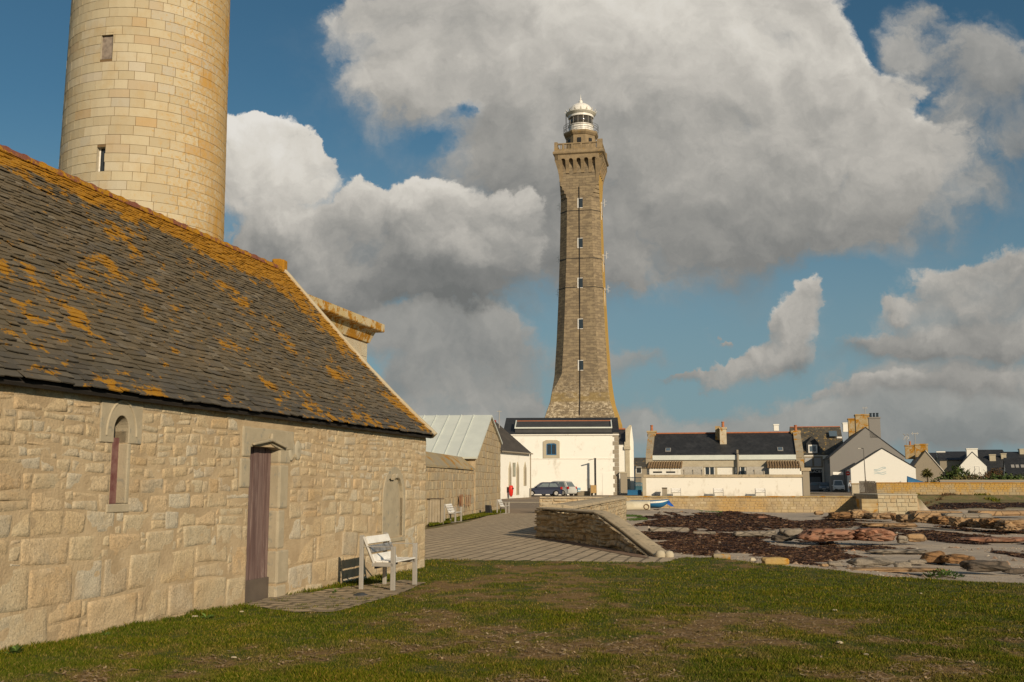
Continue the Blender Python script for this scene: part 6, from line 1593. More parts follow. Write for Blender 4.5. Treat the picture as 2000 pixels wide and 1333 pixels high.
# ------------------------------------------------------------------ people on the quay
def skin_mesh(name, chain, edges, radii, mat, parent, sub=2):
    me = bpy.data.meshes.new(name+'_cage'); me.from_pydata(chain, edges, []); me.update(); tmp = bpy.data.objects.new(name+'_cage', me); COL.objects.link(tmp)
    m = tmp.modifiers.new('skin', 'SKIN'); s2 = tmp.modifiers.new('sub', 'SUBSURF'); s2.levels = sub; s2.render_levels = sub
    for v, r in zip(me.skin_vertices[0].data, radii): v.radius = (r, r) if not isinstance(r, tuple) else r
    me.skin_vertices[0].data[0].use_root = True
    dg = bpy.context.evaluated_depsgraph_get(); nm = bpy.data.meshes.new_from_object(tmp.evaluated_get(dg)); bpy.data.objects.remove(tmp); bpy.data.meshes.remove(me)
    for p in nm.polygons: p.use_smooth = True
    nm.materials.clear(); nm.materials.append(mat); o = bpy.data.objects.new(name, nm); nm.name = name; COL.objects.link(o); o.parent = parent; return o
SKIN = flat('skin_tone', (.50, .32, .23), .6)
def person(label, loc, rz, top, trou, hair, H=1.7, stride=.18, bag=None):
    t = thing('person', label, 'person', loc, rz); k_ = H/1.75
    # faces -y
    hip, kn = .92, .50
    Pn = [(0, 0, .95), (0, 0, 1.15), (0, 0, 1.38), (0, -.01, 1.49), (0, -.02, 1.56), (0, -.025, 1.66), (0, -.02, 1.74),
          (-.10, 0, .90), (-.11, -stride*.5, .50), (-.11, -stride, .09), (-.11, -stride-.13, .04), (.10, 0, .90), (.11, stride*.4-.03, .50), (.11, stride, .10), (.11, stride-.13, .04),
          (-.19, 0, 1.40), (-.24, .03, 1.13), (-.23, -.06, .90), (-.225, -.09, .80), (.19, 0, 1.40), (.24, .02, 1.13), (.23, -.08, .90), (.225, -.11, .80)]
    ed = [(0, 1), (1, 2), (2, 3), (3, 4), (4, 5), (5, 6), (0, 7), (7, 8), (8, 9), (9, 10), (0, 11), (11, 12), (12, 13), (13, 14), (2, 15), (15, 16), (16, 17), (17, 18), (2, 19), (19, 20), (20, 21), (21, 22)]
    rd = [.13, .125, .14, .055, .055, .105, .07, .085, .058, .042, .035, .085, .058, .042, .035, .055, .045, .034, .03, .055, .045, .034, .03]
    Pn = [tuple(c*k_ for c in p) for p in Pn]; rd = [r*k_ for r in rd]
    skin_mesh('body', Pn, ed, rd, SKIN, t)
    J = [0, 1, 2, 3, 15, 16, 17, 19, 20, 21]; jm = {v: i for i, v in enumerate(J)}
    je = [(jm[a], jm[b]) for a, b in ed if a in jm and b in jm]
    jr = [.165, .155, .165, .075, .075, .062, .05, .075, .062, .05]; JP = [Pn[i] for i in J]; JP[0] = (0, 0, .86*k_); JP[3] = (0, 0, 1.45*k_)
    skin_mesh('jacket', JP, je, [r*k_ for r in jr], top, t)
    J = [0, 7, 8, 9, 11, 12, 13]; jm = {v: i for i, v in enumerate(J)}; je = [(jm[a], jm[b]) for a, b in ed if a in jm and b in jm]
    skin_mesh('trousers', [Pn[i] for i in J], je, [r*k_ for r in (.14, .105, .075, .06, .105, .075, .06)], trou, t)
    b = MB(); b.lathe([(.075*k_, -.07), (.112*k_, .0), (.115*k_, .06), (.08*k_, .125), (.02, .145)], (0, .012, 1.68*k_), 14); b.v = [v for v in b.v]; b.build('hair', hair, t, smooth=True)
    for s_ in (-1, 1): MB().box((s_*.04*k_, -.125*k_, 1.665*k_), (.022, .012, .014)).build('eye', MT['black'], t); MB().box((s_*.11*k_, -.16*stride, .035), (.001, .001, .001))
    MB().loft([[(-.012, -.12*k_, 1.65*k_), (.012, -.12*k_, 1.65*k_), (0, -.12*k_, 1.67*k_)], [(-.014, -.15*k_, 1.615*k_), (.014, -.15*k_, 1.615*k_), (0, -.135*k_, 1.63*k_)]]).build('nose', SKIN, t)
    MB().box((0, -.122*k_, 1.59*k_), (.05, .012, .012)).build('mouth', flat('lip', (.32, .12, .10), .6), t)
    for s_, yy in ((-1, -stride), (1, stride)): MB().box((s_*.11*k_, yy*k_-.08, .04), (.10, .27, .08)).build('shoe', MT['rubber'], t, bevel=.03)
    return t
p = at(1661, 966, 138); p.z = float(land(0, 138))+.012
person('person in pale blue jacket and dark trousers walking on the quay by the shed', p, radians(15), flat('pale_blue_jacket', (.42, .46, .52), .8), flat('black_trousers', (.02, .02, .022), .8), flat('grey_hair', (.28, .25, .22), .8))
p = at(1692, 966.5, 136); p.z = float(land(0, 136))+.012
person('person in grey brown clothes standing at the foot of the street lamp', p, radians(-20), flat('drab_coat', (.12, .105, .085), .9), flat('grey_trousers', (.16, .15, .14), .9), flat('brown_hair', (.08, .05, .03), .8), 1.74, .1)
# ------------------------------------------------------------------ plants
def leaves(n, rx, ry, rz_, size, rng, shell=.55, lumps=6, flat_=0.0):
    """leaf quads clumped through an uneven crown volume"""
    C_ = rng.normal(size=(lumps, 3)); C_ /= np.linalg.norm(C_, axis=1)[:, None]; C_ *= rng.uniform(.3, .62, lumps)[:, None]; C_[:, 2] = np.abs(C_[:, 2])*.9
    rr = rng.uniform(.32, .5, lumps); w = rng.integers(0, lumps, n)
    d = rng.normal(size=(n, 3)); d /= np.linalg.norm(d, axis=1)[:, None]; rad = rng.uniform(shell, 1.05, n)[:, None]
    P = C_[w]+d*rr[w][:, None]*rad; P = P*np.array([rx, ry, rz_])/.95; P[:, 2] = np.abs(P[:, 2])
    u = rng.normal(size=(n, 3)); u /= np.linalg.norm(u, axis=1)[:, None]; v = np.cross(u, d); v /= np.linalg.norm(v, axis=1)[:, None]+1e-9
    s = size*rng.uniform(.5, 1.3, n)[:, None]
    V = np.stack([P-u*s-v*s*.5, P+u*s-v*s*.5, P+u*s+v*s*.5, P-u*s+v*s*.5], 1).reshape(-1, 3); return V, np.arange(4*n).reshape(-1, 4)
def bush(name, label, cat, loc, rx, ry, h, mat, n=900, size=.16, seed=1, group=None, rz=0):
    t = thing(name, label, cat, loc, rz, group); rng = np.random.default_rng(seed); V, F = leaves(n, rx, ry, h, size, rng, lumps=9); npmesh('foliage', V, F, mat, t)
    b = MB()
    for i in range(7): a = 2*pi*i/7+seed; b.tube([(0, 0, -.1), (.35*rx*cos(a), .3*ry*sin(a), h*.4), (.6*rx*cos(a+.3), .6*ry*sin(a+.3), h*.72)], .06, 5, .02)
    b.build('stems', MT['bark'], t); return t
def pb(px, py, Y): p = at(px, py, Y); return (p.x, Y, p.z)
p = pb(1880, 940, 165); bush('round_bush', 'large dense dark green round bush in front of the white chimney house', 'bush', (p[0]-.3, 165, 1.0), 4.1, 3, at(1880, 905, 165).z-.7, MT['leaf_dark'], 2600, .2, 3)
p = pb(1877, 940, 150); bush('yellow_bush', 'yellowish olive scrub at the foot of the large round bush', 'bush', (p[0], 150, 1.2), 2.0, 1.5, at(1880, 926, 150).z-1.2, MT['leaf_yellow'], 800, .16, 4)
p = pb(1904, 940, 150); bush('grey_green_bush', 'low grey green bush right of the olive scrub above the lichen wall', 'bush', (p[0], 151, 1.2), 1.6, 1.3, at(1904, 930, 151).z-1.2, mottle('grey_leaf', (.10, .115, .07), (.08, .09, .05), 2, .8, 0, isl=.4), 700, .14, 5)
p = pb(1914, 938, 155); bush('bare_twig_bush', 'loose brown twiggy shrub in front of the white house wall', 'bush', (p[0], 156, 1.4), 2.3, 1.5, at(1914, 920, 156).z-1.2, MT['leaf_brown'], 600, .10, 6)
p = pb(1950, 938, 190); bush('rust_hedge', 'rust coloured bare hedge spreading below the far dark roofs', 'hedge', (p[0], 190, 1.4), 4.4, 2.2, at(1948, 908, 190).z-1.2, MT['leaf_brown'], 2000, .2, 7)
p = pb(1977, 938, 150); bush('long_hedge', 'long dark green hedge running to the right edge above the lichen wall', 'hedge', (p[0]+1.5, 152, 1.2), 6.4, 2, at(1975, 919, 152).z-.9, MT['leaf_dark'], 2600, .18, 8)
p = pb(1954, 943, 138); bush('spiky_shrub', 'small olive shrub hanging over the top of the lichen wall', 'bush', (p[0], 132, 1.0), 1.1, .9, at(1954, 930, 132).z-1.0, MT['leaf_yellow'], 400, .12, 9)
p = pb(1825, 945, 140); bush('dark_shrub', 'small dark shrub right of the little palm', 'bush', (p[0], 140, 1.2), .7, .7, at(1826, 934, 140).z-1.2, MT['leaf_dark'], 350, .10, 10)
p = pb(1931, 936, 140); bush('verge_scrub', 'mixed low scrub between the grey green bush and the long hedge', 'bush', (p[0], 145, 1.0), 2.6, 1.2, at(1931, 928, 145).z-1.0, MT['leaf_yellow'], 700, .13, 12)
p = pb(1700, 944, 134); bush('dry_shrub', 'brown green dry shrub behind the picket gate at the shed corner', 'bush', (p[0], 134, .4), 1.3, 1.0, at(1705, 937, 134).z-.2, MT['leaf_yellow'], 500, .11, 13)
# little palm
pp = at(1812, 944, 142); t = thing('small_palm', 'small round headed palm in front of the tan gable wall', 'palm', (pp.x, 142, .5)); hc = at(1812, 925, 142).z-.5; b = MB(); b.tube([(0, 0, 0), (.03, 0, hc)], .13, 8, .1); b.build('trunk', MT['bark'], t)
rng = np.random.default_rng(21); b = MB()
for i in range(130):
    a = rng.uniform(0, 2*pi); el = rng.uniform(-.75, 1.45); L_ = rng.uniform(.7, 1.05); d = Vector((cos(a)*cos(el), sin(a)*cos(el), sin(el))); c0 = Vector((0, 0, hc)); sd = d.cross(Vector((0, 0, 1))).normalized()*.07
    tip = c0+d*L_-Vector((0, 0, .18)); mid_ = c0+d*L_*.6; b.add([c0-sd*.2, c0+sd*.2, mid_+sd, tip, mid_-sd], [(0, 1, 2, 3, 4)])
b.build('crown', MT['leaf_yellow'], t)
# fleshy plant on the sand near the lawn edge
p = bp(1841, 1130); t = thing('sand_plant', 'low clump of fleshy green leaves growing on the sand beyond the lawn', 'plant', (p.x, p.y, p.z)); rng = np.random.default_rng(31); b = MB()
for i in range(260):
    a = rng.uniform(0, 2*pi); r_ = rng.uniform(0, 1)**.6; x, y = r_*.52*cos(a), r_*.3*sin(a); h = .17*(1-r_**2)+.02; d = Vector((cos(a)*.8, sin(a)*.8, rng.uniform(.2, 1.2))).normalized(); L_ = rng.uniform(.05, .10); sd = d.cross(Vector((0, 0, 1))).normalized()*.025; c0 = Vector((x, y, h*rng.uniform(.3, 1)))
    b.add([c0, c0+d*L_*.5+sd, c0+d*L_, c0+d*L_*.5-sd], [(0, 1, 2, 3)])
b.build('leaves', MT['leaf_green'], t); b = MB(); b.tube([(-.3, 0, .0), (.0, .05, .05), (.3, 0, 0)], .02, 6); b.build('stem', MT['bark'], t)
# dock weeds at the foot of the chapel wall
def dock(label, px, py, n, size, seed):
    q = gp(px, py, .15); x, y = q.x, q.y; t = thing('broad_leaf_weed', label, 'weed', (x, y, float(land(0, y))+.03), 0, 'weeds at the foot of the chapel wall'); rng = np.random.default_rng(seed); b = MB()
    for i in range(n):
        a = rng.uniform(0, 2*pi); el = rng.uniform(.3, 1.25); L_ = size*rng.uniform(.6, 1.1); d = Vector((cos(a)*cos(el), sin(a)*cos(el), sin(el))); sd = d.cross(Vector((0, 0, 1))).normalized()*L_*.17; c0 = d*.01
        b.add([c0-sd*.15, c0+d*L_*.45-sd, c0+d*L_-Vector((0, 0, L_*.25)), c0+d*L_*.45+sd, c0+sd*.15, c0+d*L_*.45-Vector((0, 0, .012))], [(0, 1, 5), (1, 2, 5), (2, 3, 5), (3, 4, 5)])
    b.build('leaves', MT['leaf_green'] if seed % 2 else MT['leaf_dark'], t)
dock('broad leaved green weed against the chapel wall at the left edge', 26, 1282, 14, .15, 1)
dock('small leafy weed at the wall foot just left of the purple door', 404, 1205, 12, .12, 3)
dock('low leafy weed at the wall foot between the door and the bench', 655, 1150, 12, .09, 5)
dock('small weed at the wall foot midway along the left stretch', 205, 1243, 9, .09, 7)
# ------------------------------------------------------------------ stones and rocks
def rock(name, label, loc, dims, mat, seed, rz=0.0, boxy=.5, rough=.16, sub=4, cat='rock', sink=.18, group=None, freq=1.3, crack=0.0):
    me = bpy.data.meshes.new(name); import bmesh
    bm = bmesh.new(); bmesh.ops.create_icosphere(bm, subdivisions=sub, radius=1.0); off = Vector((seed*3.17, seed*1.31, seed*.77))
    for v in bm.verts:
        d = v.co.normalized(); m_ = max(abs(d.x), abs(d.y), abs(d.z)); p = d*(1-boxy)+d/m_*boxy*.82
        n1 = mnoise.fractal(d*freq+off, .8, 2.1, 5)*rough; n2 = mnoise.noise(d*.8+off)*rough*1.3; p = p*(1+n1+n2)
        q = mnoise.noise(Vector((d.x*3, d.y*1.2, d.z*2.4))+off)
        if crack: p *= 1-crack*max(0, .12-abs(q))*4
        v.co = Vector((p.x*dims[0]/2, p.y*dims[1]/2, p.z*dims[2]/2*(1.0 if p.z > 0 else .6)))
    zm = max(v.co.z for v in bm.verts)
    for v in bm.verts: v.co.z += dims[2]-zm
    for f_ in bm.faces: f_.smooth = True
    bm.to_mesh(me); bm.free(); me.materials.append(mat); o = bpy.data.objects.new(name, me); COL.objects.link(o); o.location = (loc[0], loc[1], loc[2]); o.rotation_euler = (0, 0, rz)
    try: me.set_sharp_from_angle(angle=radians(38))
    except Exception: pass
    return tag(o, label, cat, group)
def rock_mat(name, c1, c2, c3, sc=.8):
    k = NT(name); o = k.obj(); c = k.mix(k.rng(k.noise(o, sc, 6, .65), .35, .65), c1, c2); c = k.mix(k.rng(k.noise(k.map(o, loc=(4, 4, 4)), sc*2.5, 6, .7), .52, .68, 0, .8), c, c3)
    v = k.rng(k.vor(k.map(o, scale=(.8, .8, 1.6)), sc*1.1, 'DISTANCE_TO_EDGE'), .0, .05); c = k.mix(v, tuple(x*.45 for x in c2), c)
    c = k.mix(k.rng(k.noise(o, sc*30, 3, .7), .5, .75, 0, .3), c, tuple(min(1, x*1.5) for x in c1)); k.bump(v, .5, .04); k.bump(k.noise(o, sc*6, 6, .7), .6, .08); k.bump(k.noise(o, sc*30, 4, .7), .4, .015); return k.out(c, .9)
RK = rock_mat('red_granite', (.34, .17, .105), (.28, .15, .10), (.25, .20, .15)); RT = rock_mat('tan_granite', (.36, .235, .125), (.30, .195, .11), (.24, .19, .13)); RG = rock_mat('grey_granite', (.28, .24, .19), (.22, .19, .155), (.19, .165, .14)); RO = rock_mat('orange_brown_granite', (.27, .15, .065), (.21, .12, .06), (.16, .11, .07)); RD = rock_mat('dark_wet_granite', (.12, .095, .075), (.09, .075, .06), (.15, .11, .08))
def prock(label, pl, pr, pbse, ptop, mat, seed, depth=.7, name='boulder', boxy=.45, rough=.16, rz=0.0, sub=4, group='boulders on the beach', **kw):
    c = bp((pl+pr)/2, pbse); k_ = c.y/2019*1.0; w = (pr-pl)*k_; h = (pbse-ptop)*k_; dp = w*depth; return rock(name, label, (c.x, c.y+dp*.42, c.z-.02), (w*1.04, dp, h*1.02), mat, seed, rz, boxy, rough, sub, group=group, **kw)
prock('long smooth red granite boulder in the middle of the beach', 1572, 1680, 1067, 1034, RK, 1, .7, boxy=.35, rough=.12, crack=.5)
prock('broad pinkish red boulder right of the long smooth red one', 1672, 1762, 1067, 1033, RK, 2, .8, boxy=.35, rough=.12, crack=.5)
prock('dark grey boulder leaning on the left end of the long red boulder', 1528, 1582, 1062, 1033, RG, 3, .8, boxy=.5, rough=.2)
prock('small dark boulder at the foot of the grey leaning one', 1510, 1552, 1061, 1044, RD, 4, .9)
prock('small round rock left of the dark leaning boulders', 1497, 1520, 1050, 1036, RG, 5, .9)
prock('tan and brown cleft boulder at the right end of the red group', 1772, 1812, 1065, 1043, RT, 6, .8, boxy=.5)
prock('low brown rock wedged between the pinkish boulder and the cleft one', 1755, 1778, 1066, 1046, RG, 7, .9)
prock('orange brown knobbly boulder near the sand edge on the right', 1808, 1858, 1104, 1077, RO, 8, .8, boxy=.3)
prock('long orange brown boulder touching the knobbly one', 1848, 1912, 1106, 1083, RO, 9, .6, boxy=.5, crack=.4)
prock('low dark brown slab reaching to the right edge of the beach', 1886, 1985, 1124, 1096, RD, 10, .5, boxy=.4)
prock('dark weedy slab at the very right edge of the beach', 1965, 2030, 1124, 1110, RD, 11, .5)
prock('flat grey tan rock near the lawn edge under the strand line', 1668, 1750, 1113, 1090, RG, 12, .6, boxy=.4)
prock('small tan rock left of the flat grey tan one', 1618, 1648, 1108, 1096, RG, 13, .8)
prock('small split rock with a dark cleft right of the flat grey one', 1752, 1785, 1113, 1096, RG, 14, .7, boxy=.6)
prock('tiny rock at the left end of the near rock row', 1604, 1620, 1108, 1100, RT, 15, .9)
prock('low grey brown rock between the split rock and the orange ones', 1776, 1812, 1106, 1092, RG, 16, .6)
prock('pale block half sunk at the lawn edge', 1392, 1430, 1097, 1081, MT['lichen_stone'], 17, .6, name='edge_stone', boxy=.8, rough=.08, group='stones along the lawn edge')
prock('yellow lichen covered rock at the lawn edge', 1490, 1545, 1108, 1088, lichen_mat('bright_lichen_rock', (.42, .30, .14), (.40, .27, .09), .55, 3.0), 18, .6, name='edge_stone', boxy=.55, rough=.12, group='stones along the lawn edge')
prock('small pale pointed stone between the two larger lawn edge stones', 1465, 1477, 1099, 1088, MT['dressed'], 19, .8, name='edge_stone', group='stones along the lawn edge')
prock('low sand coloured slab left of the yellow lichen rock', 1476, 1500, 1104, 1095, RG, 20, .6, name='edge_stone', group='stones along the lawn edge')
prock('flat pink stone lying in the far seaweed', 1480, 1502, 1015, 1008, RK, 21, .7, sub=3)
prock('rounded tan rock at the foot of the quay wall', 1592, 1612, 1010, 998, RT, 22, .8, sub=3)
prock('tan rock right of the one under the quay wall', 1620, 1636, 1010, 1003, RT, 23, .8, sub=3)
ledge = [(1625, 1668, 1018, 1003, 'first block at the left end of the tan ledge'), (1668, 1705, 1018, 999, 'pointed block second from the left in the tan ledge'), (1704, 1752, 1019, 1004, 'flat topped third block of the tan ledge under the pier'), (1750, 1768, 1022, 1008, 'narrow dark fourth block of the tan ledge'), (1762, 1795, 1027, 1008, 'split fifth block of the tan ledge right of the pier corner'), (1790, 1840, 1031, 1004, 'tall sixth block of the tan ledge'), (1836, 1872, 1033, 1012, 'seventh block of the tan ledge with a dark joint'), (1868, 1908, 1036, 1014, 'eighth block of the tan ledge'), (1904, 1938, 1038, 1016, 'ninth block of the tan ledge'), (1932, 1968, 1040, 1016, 'tenth block of the tan ledge'), (1964, 2012, 1043, 1018, 'last block of the tan ledge at the right edge')]
for i, (a, b_, c, d, lab) in enumerate(ledge): prock(lab, a-5, b_+5, c+1, d-3, RT if i % 3 else RO, 30+i, .9, name='ledge_rock', boxy=.75, rough=.15, sub=4, group='blocks of the tan rock ledge', crack=.5)
prock('broad low tan pink shelf of rock between the pier and the red boulders', 1690, 1800, 1034, 1022, RT, 56, .5, name='shore_rock', boxy=.7, rough=.1, group='slabs of the upper ledge', crack=.4)
prock('broad low pinkish shelf reaching the right edge below the tan ledge', 1880, 2020, 1062, 1050, RK, 57, .45, name='shore_rock', boxy=.6, rough=.12, group='slabs among the seaweed', crack=.4)
prock('low tan shelf between the cleft boulder and the orange brown boulders', 1700, 1830, 1084, 1074, RG, 58, .4, name='shore_rock', boxy=.6, rough=.1, group='slabs among the seaweed', crack=.4)
prock('long low tan slab under the pale sand at the foot of the flat grey rock', 1640, 1860, 1120, 1110, RT, 59, .25, name='shore_rock', boxy=.6, rough=.1, group='slabs among the seaweed', crack=.4)
prock('long grey slab lying on top of the ledge right of the pier', 1838, 1950, 1017, 1003, RG, 50, .35, name='shore_rock', boxy=.8, rough=.08, group='slabs of the upper ledge')
prock('wide tan slab behind the ledge at the right edge', 1900, 2030, 1013, 998, RT, 51, .5, name='shore_rock', boxy=.8, rough=.08, group='slabs of the upper ledge')
prock('low tan slab at the foot of the pier', 1780, 1890, 1006, 998, RT, 52, .4, name='shore_rock', boxy=.8, rough=.08, group='slabs of the upper ledge')
prock('pale flat ledge crossing the seaweed from the rubble wall', 1262, 1352, 1041, 1030, RG, 53, .16, name='shore_rock', boxy=.85, rough=.06, rz=.02, group='slabs among the seaweed')
prock('short pale slab right of the long flat ledge in the seaweed', 1352, 1402, 1046, 1038, RG, 54, .3, name='shore_rock', boxy=.8, rough=.06, rz=-.3, group='slabs among the seaweed')
prock('flat grey sandy ledge left of the dark boulders', 1430, 1512, 1052, 1038, RG, 55, .35, name='shore_rock', boxy=.6, rough=.08, group='slabs among the seaweed')
for i, (px, py, s_, lab) in enumerate(((1692, 1293, .035, 'small white pebble on the turf at the lower right'), (1640, 1272, .05, 'flat tan stone in the bare turf left of the white pebble'), (1630, 1198, .045, 'flat pale stone on the turf in the middle right'), (380, 1214, .05, 'pale flat stone at the wall foot left of the door'), (472, 1198, .035, 'small round stone at the corner of the door step'), (1798, 1160, .04, 'flat whitish stone on the turf near the sand plant'), (456, 1300, .035, 'small grey stone in the lower left turf'), (1010, 1270, .03, 'small pale stone on the bare turf at the lower middle'))):
    q = gp(px, py, .1); rock('turf_stone', lab, (q.x, q.y, float(lawnz(np.array([q.x]), np.array([q.y]))[0])), (s_*1.5, s_*1.1, s_*.6), MT['lintel'], 60+i, i, .4, .15, 3, cat='stone', group='loose stones on the turf')
for i, (px, py, lab) in enumerate(((1967, 981, 'white gull standing first in the row on the dark weed bank'), (1980, 980, 'white gull standing between two others on the dark weed bank'), (1991, 981, 'white gull standing nearest the right edge on the dark weed bank'))):
    q = bp(px, py); t = thing('gull', lab, 'gull', (q.x, q.y, q.z), .6*i, 'gulls on the weed bank'); b = MB(); s_ = 2.0
    b.loft([[(x, r_*cos(a), .24+zz+r_*.9*sin(a)) for a in [2*pi*j/10 for j in range(10)]] for x, r_, zz in ((-.30, .01, .02), (-.2, .05, 0), (0, .085, 0), (.12, .075, .04), (.18, .045, .10), (.2, .045, .15), (.25, .035, .165), (.28, .01, .15))]); b.v = [(x*s_*.7, y*s_*.7, z*s_*.7) for x, y, z in b.v]; b.build('body', MT['white_paint'], t, smooth=True)
    b = MB(); b.box((0, .04, .12), (.02, .02, .26)); b.box((0, -.04, .12), (.02, .02, .26)); b.build('legs', MT['orange_box'], t); MB().box((.42, 0, .33), (.1, .03, .03)).build('beak', MT['orange_box'], t)
# pebbles and broken shell strewn over the sand
rng = np.random.default_rng(77); n = 9000; Y = 1/rng.uniform(1/75., 1/17., n); X = rng.uniform(.06, .54, n)*Y; ok = inside(BEACH, X, Y); X, Y = X[ok], Y[ok]; ok = rng.uniform(0, 1, len(X)) < sstep(.42, .62, fbm(X*.5, Y*.25, 4, 71)); X, Y = X[ok], Y[ok]; n = len(X)
s_ = rng.uniform(.012, .04, n)*(1+2.0*(rng.uniform(0, 1, n) > .95))*np.clip(Y/28, .7, 1.8); Z = beachz(X, Y); O8 = np.array([(1, 0, 0), (0, 1, 0), (-1, 0, 0), (0, -1, 0), (0, 0, .7), (0, 0, -.5)])
P = np.stack([X, Y, Z], 1)[:, None, :]+O8[None]*rng.uniform(.6, 1.4, (n, 6, 1))*s_[:, None, None]; T8 = np.array([(0, 1, 4), (1, 2, 4), (2, 3, 4), (3, 0, 4), (1, 0, 5), (2, 1, 5), (3, 2, 5), (0, 3, 5)])
k = NT('pebbles'); tag(npmesh('beach_pebbles', P.reshape(-1, 3), (np.arange(n)[:, None, None]*6+T8[None]).reshape(-1, 3), k.out(k.ramp(k.isl(), [(0, (.12, .09, .07)), (.4, (.26, .20, .15)), (.7, (.32, .20, .13)), (.9, (.42, .36, .29)), (1, (.60, .56, .48))]), .85)), kind='stuff')
# ------------------------------------------------------------------ seaweed
def pxpoly(pts): return [(bp(*p).x, bp(*p).y) for p in pts]
WEED = [pxpoly(p) for p in ([(1252, 1022), (1275, 1012), (1330, 1008), (1400, 1002), (1440, 997), (1560, 998), (1690, 1000), (1685, 1006), (1630, 1010), (1640, 1020), (1700, 1026), (1640, 1030), (1560, 1036), (1500, 1034), (1460, 1040), (1400, 1038), (1350, 1030), (1260, 1028)],
    [(1262, 1038), (1350, 1042), (1420, 1044), (1480, 1050), (1520, 1062), (1570, 1075), (1600, 1092), (1585, 1104), (1545, 1096), (1500, 1084), (1440, 1080), (1380, 1085), (1320, 1080), (1295, 1062)],
    [(1796, 988), (1880, 983), (1960, 978), (2010, 977), (2010, 991), (1930, 994), (1850, 996), (1800, 995)],
    [(1560, 1068), (1620, 1070), (1660, 1082), (1650, 1090), (1590, 1082)], [(1660, 1068), (1740, 1070), (1770, 1078), (1700, 1080)])]
def weedmask(X, Y):
    m = np.zeros(X.shape)
    n = 3.0*(fbm(X*.55, Y*.28, 4, 91)-.5)
    for p in WEED:
        d = dline(p, X, Y, True); sd = np.where(inside(p, X, Y), d, -d); sc = 1+.012*Y; m = np.maximum(m, sstep(-.25, .3, sd/sc+n*.8))
    st = sstep(.60, .68, fbm(X*.42+3, Y*.16, 5, 15))*(X > 13)*(Y > 24)*(Y < 70)*.9
    st2 = sstep(.58, .66, fbm(X*.9+3, Y*.3, 4, 25))*(X > 5)*(X < 16)*(Y > 60)*(Y < 92)*.8*(X > 3+Y*.095)
    return np.maximum(np.maximum(m, st), st2)*inside(BEACH, X, Y)
k = NT('rotting_kelp'); o = k.obj()
c = k.ramp(k.isl(), [(0, (.022, .012, .009)), (.4, (.05, .024, .014)), (.7, (.10, .048, .024)), (.9, (.17, .09, .045)), (1, (.28, .19, .11))]); c = k.mix(k.rng(k.noise(o, .25, 5), .45, .62), c, k.mix(1.0, c, (.55, .5, .55), 'MULTIPLY'))
KM = k.out(c, .6, 0, .35)
rng = np.random.default_rng(12); n = 1000000
Y = 1/rng.uniform(1/112., 1/22., n); X = rng.uniform(.06, .52, n)*Y; m = weedmask(X, Y); ok = rng.uniform(0, 1, n) < m; X, Y, m = X[ok], Y[ok], m[ok]
n = len(X); hm = m*(.03+.10*fbm(X*1.6, Y*.9, 4, 61)**1.3); Z = beachz(X, Y)+hm*rng.uniform(.55, 1.05, n); a = rng.uniform(0, pi, n); s_ = np.clip(Y*.0005, .012, .045)*rng.uniform(.5, 1.5, n); L_ = s_*rng.uniform(1, 3.2, n); el = rng.normal(0, .15, n); ca, sa = np.cos(a), np.sin(a)
tl_ = rng.normal(0, .35, n)*s_
P = np.stack([np.stack([X-ca*L_-sa*s_*.5, Y-sa*L_+ca*s_*.5, Z-tl_], 1), np.stack([X-ca*L_+sa*s_*.5, Y-sa*L_-ca*s_*.5, Z+tl_], 1), np.stack([X+ca*L_+sa*s_*.5, Y+sa*L_-ca*s_*.5, Z+el*L_+tl_], 1), np.stack([X+ca*L_-sa*s_*.5, Y+sa*L_+ca*s_*.5, Z+el*L_-tl_], 1)], 1).reshape(-1, 3)
tag(npmesh('seaweed', P, np.arange(4*n).reshape(-1, 4), KM), kind='stuff'); print('weed', n)
# mound bed under the loose weed
gx_ = np.arange(3, 60, .25); gy_ = np.arange(24, 112, .35); QX, QY = np.meshgrid(gx_, gy_); mm = weedmask(QX, QY); QZ_ = beachz(QX, QY)-.06+mm*(.08+.10*fbm(QX*1.6, QY*.9, 4, 61)**1.3)
idx = np.arange(QX.size).reshape(QX.shape); mk = (mm[:-1, :-1] > .25).ravel(); F = np.stack([idx[:-1, :-1].ravel(), idx[:-1, 1:].ravel(), idx[1:, 1:].ravel(), idx[1:, :-1].ravel()], 1)[mk]; used, inv = np.unique(F, return_inverse=True)
k = NT('kelp_bed'); o = k.obj(); c = k.mix(k.rng(k.noise(o, 5, 6, .7), .35, .65), (.022, .013, .009), (.055, .03, .018)); c = k.mix(k.rng(k.noise(o, 14, 4, .7), .62, .72), c, (.13, .08, .045)); k.bump(k.noise(o, 8, 6, .75), 1.0, .15)
tag(npmesh('seaweed_bed', np.stack([QX, QY, QZ_], -1).reshape(-1, 3)[used], inv.reshape(F.shape), k.out(c, .7), smooth=True), kind='stuff')
# short rough grass and green weed on the upper shore
def tuft_area(name, poly, n, h, mat, wid=.05, seed=1):
    rng = np.random.default_rng(seed); xs = [p[0] for p in poly]; ys = [p[1] for p in poly]; X = rng.uniform(min(xs), max(xs), n); Y = rng.uniform(min(ys), max(ys), n); ok = inside(poly, X, Y)&(fbm(X*.5, Y*.5, 3, seed) > .42); X, Y = X[ok], Y[ok]
    tag(blades(name, X, Y, terrain(X, Y)-.02, rng.uniform(.4, 1, len(X))*h, np.full(len(X), wid), mat, rng), kind='stuff')
tuft_area('shore_grass', pxpoly([(1786, 968), (1850, 965), (1900, 970), (1960, 972), (1940, 978), (1860, 984), (1800, 980)]), 16000, .35, GM, .06, 3)
tuft_area('brown_shore_plants', pxpoly([(1796, 978), (1870, 974), (2010, 967), (2010, 978), (1880, 984), (1800, 990)]), 26000, .4, MT['leaf_brown'], .07, 4)
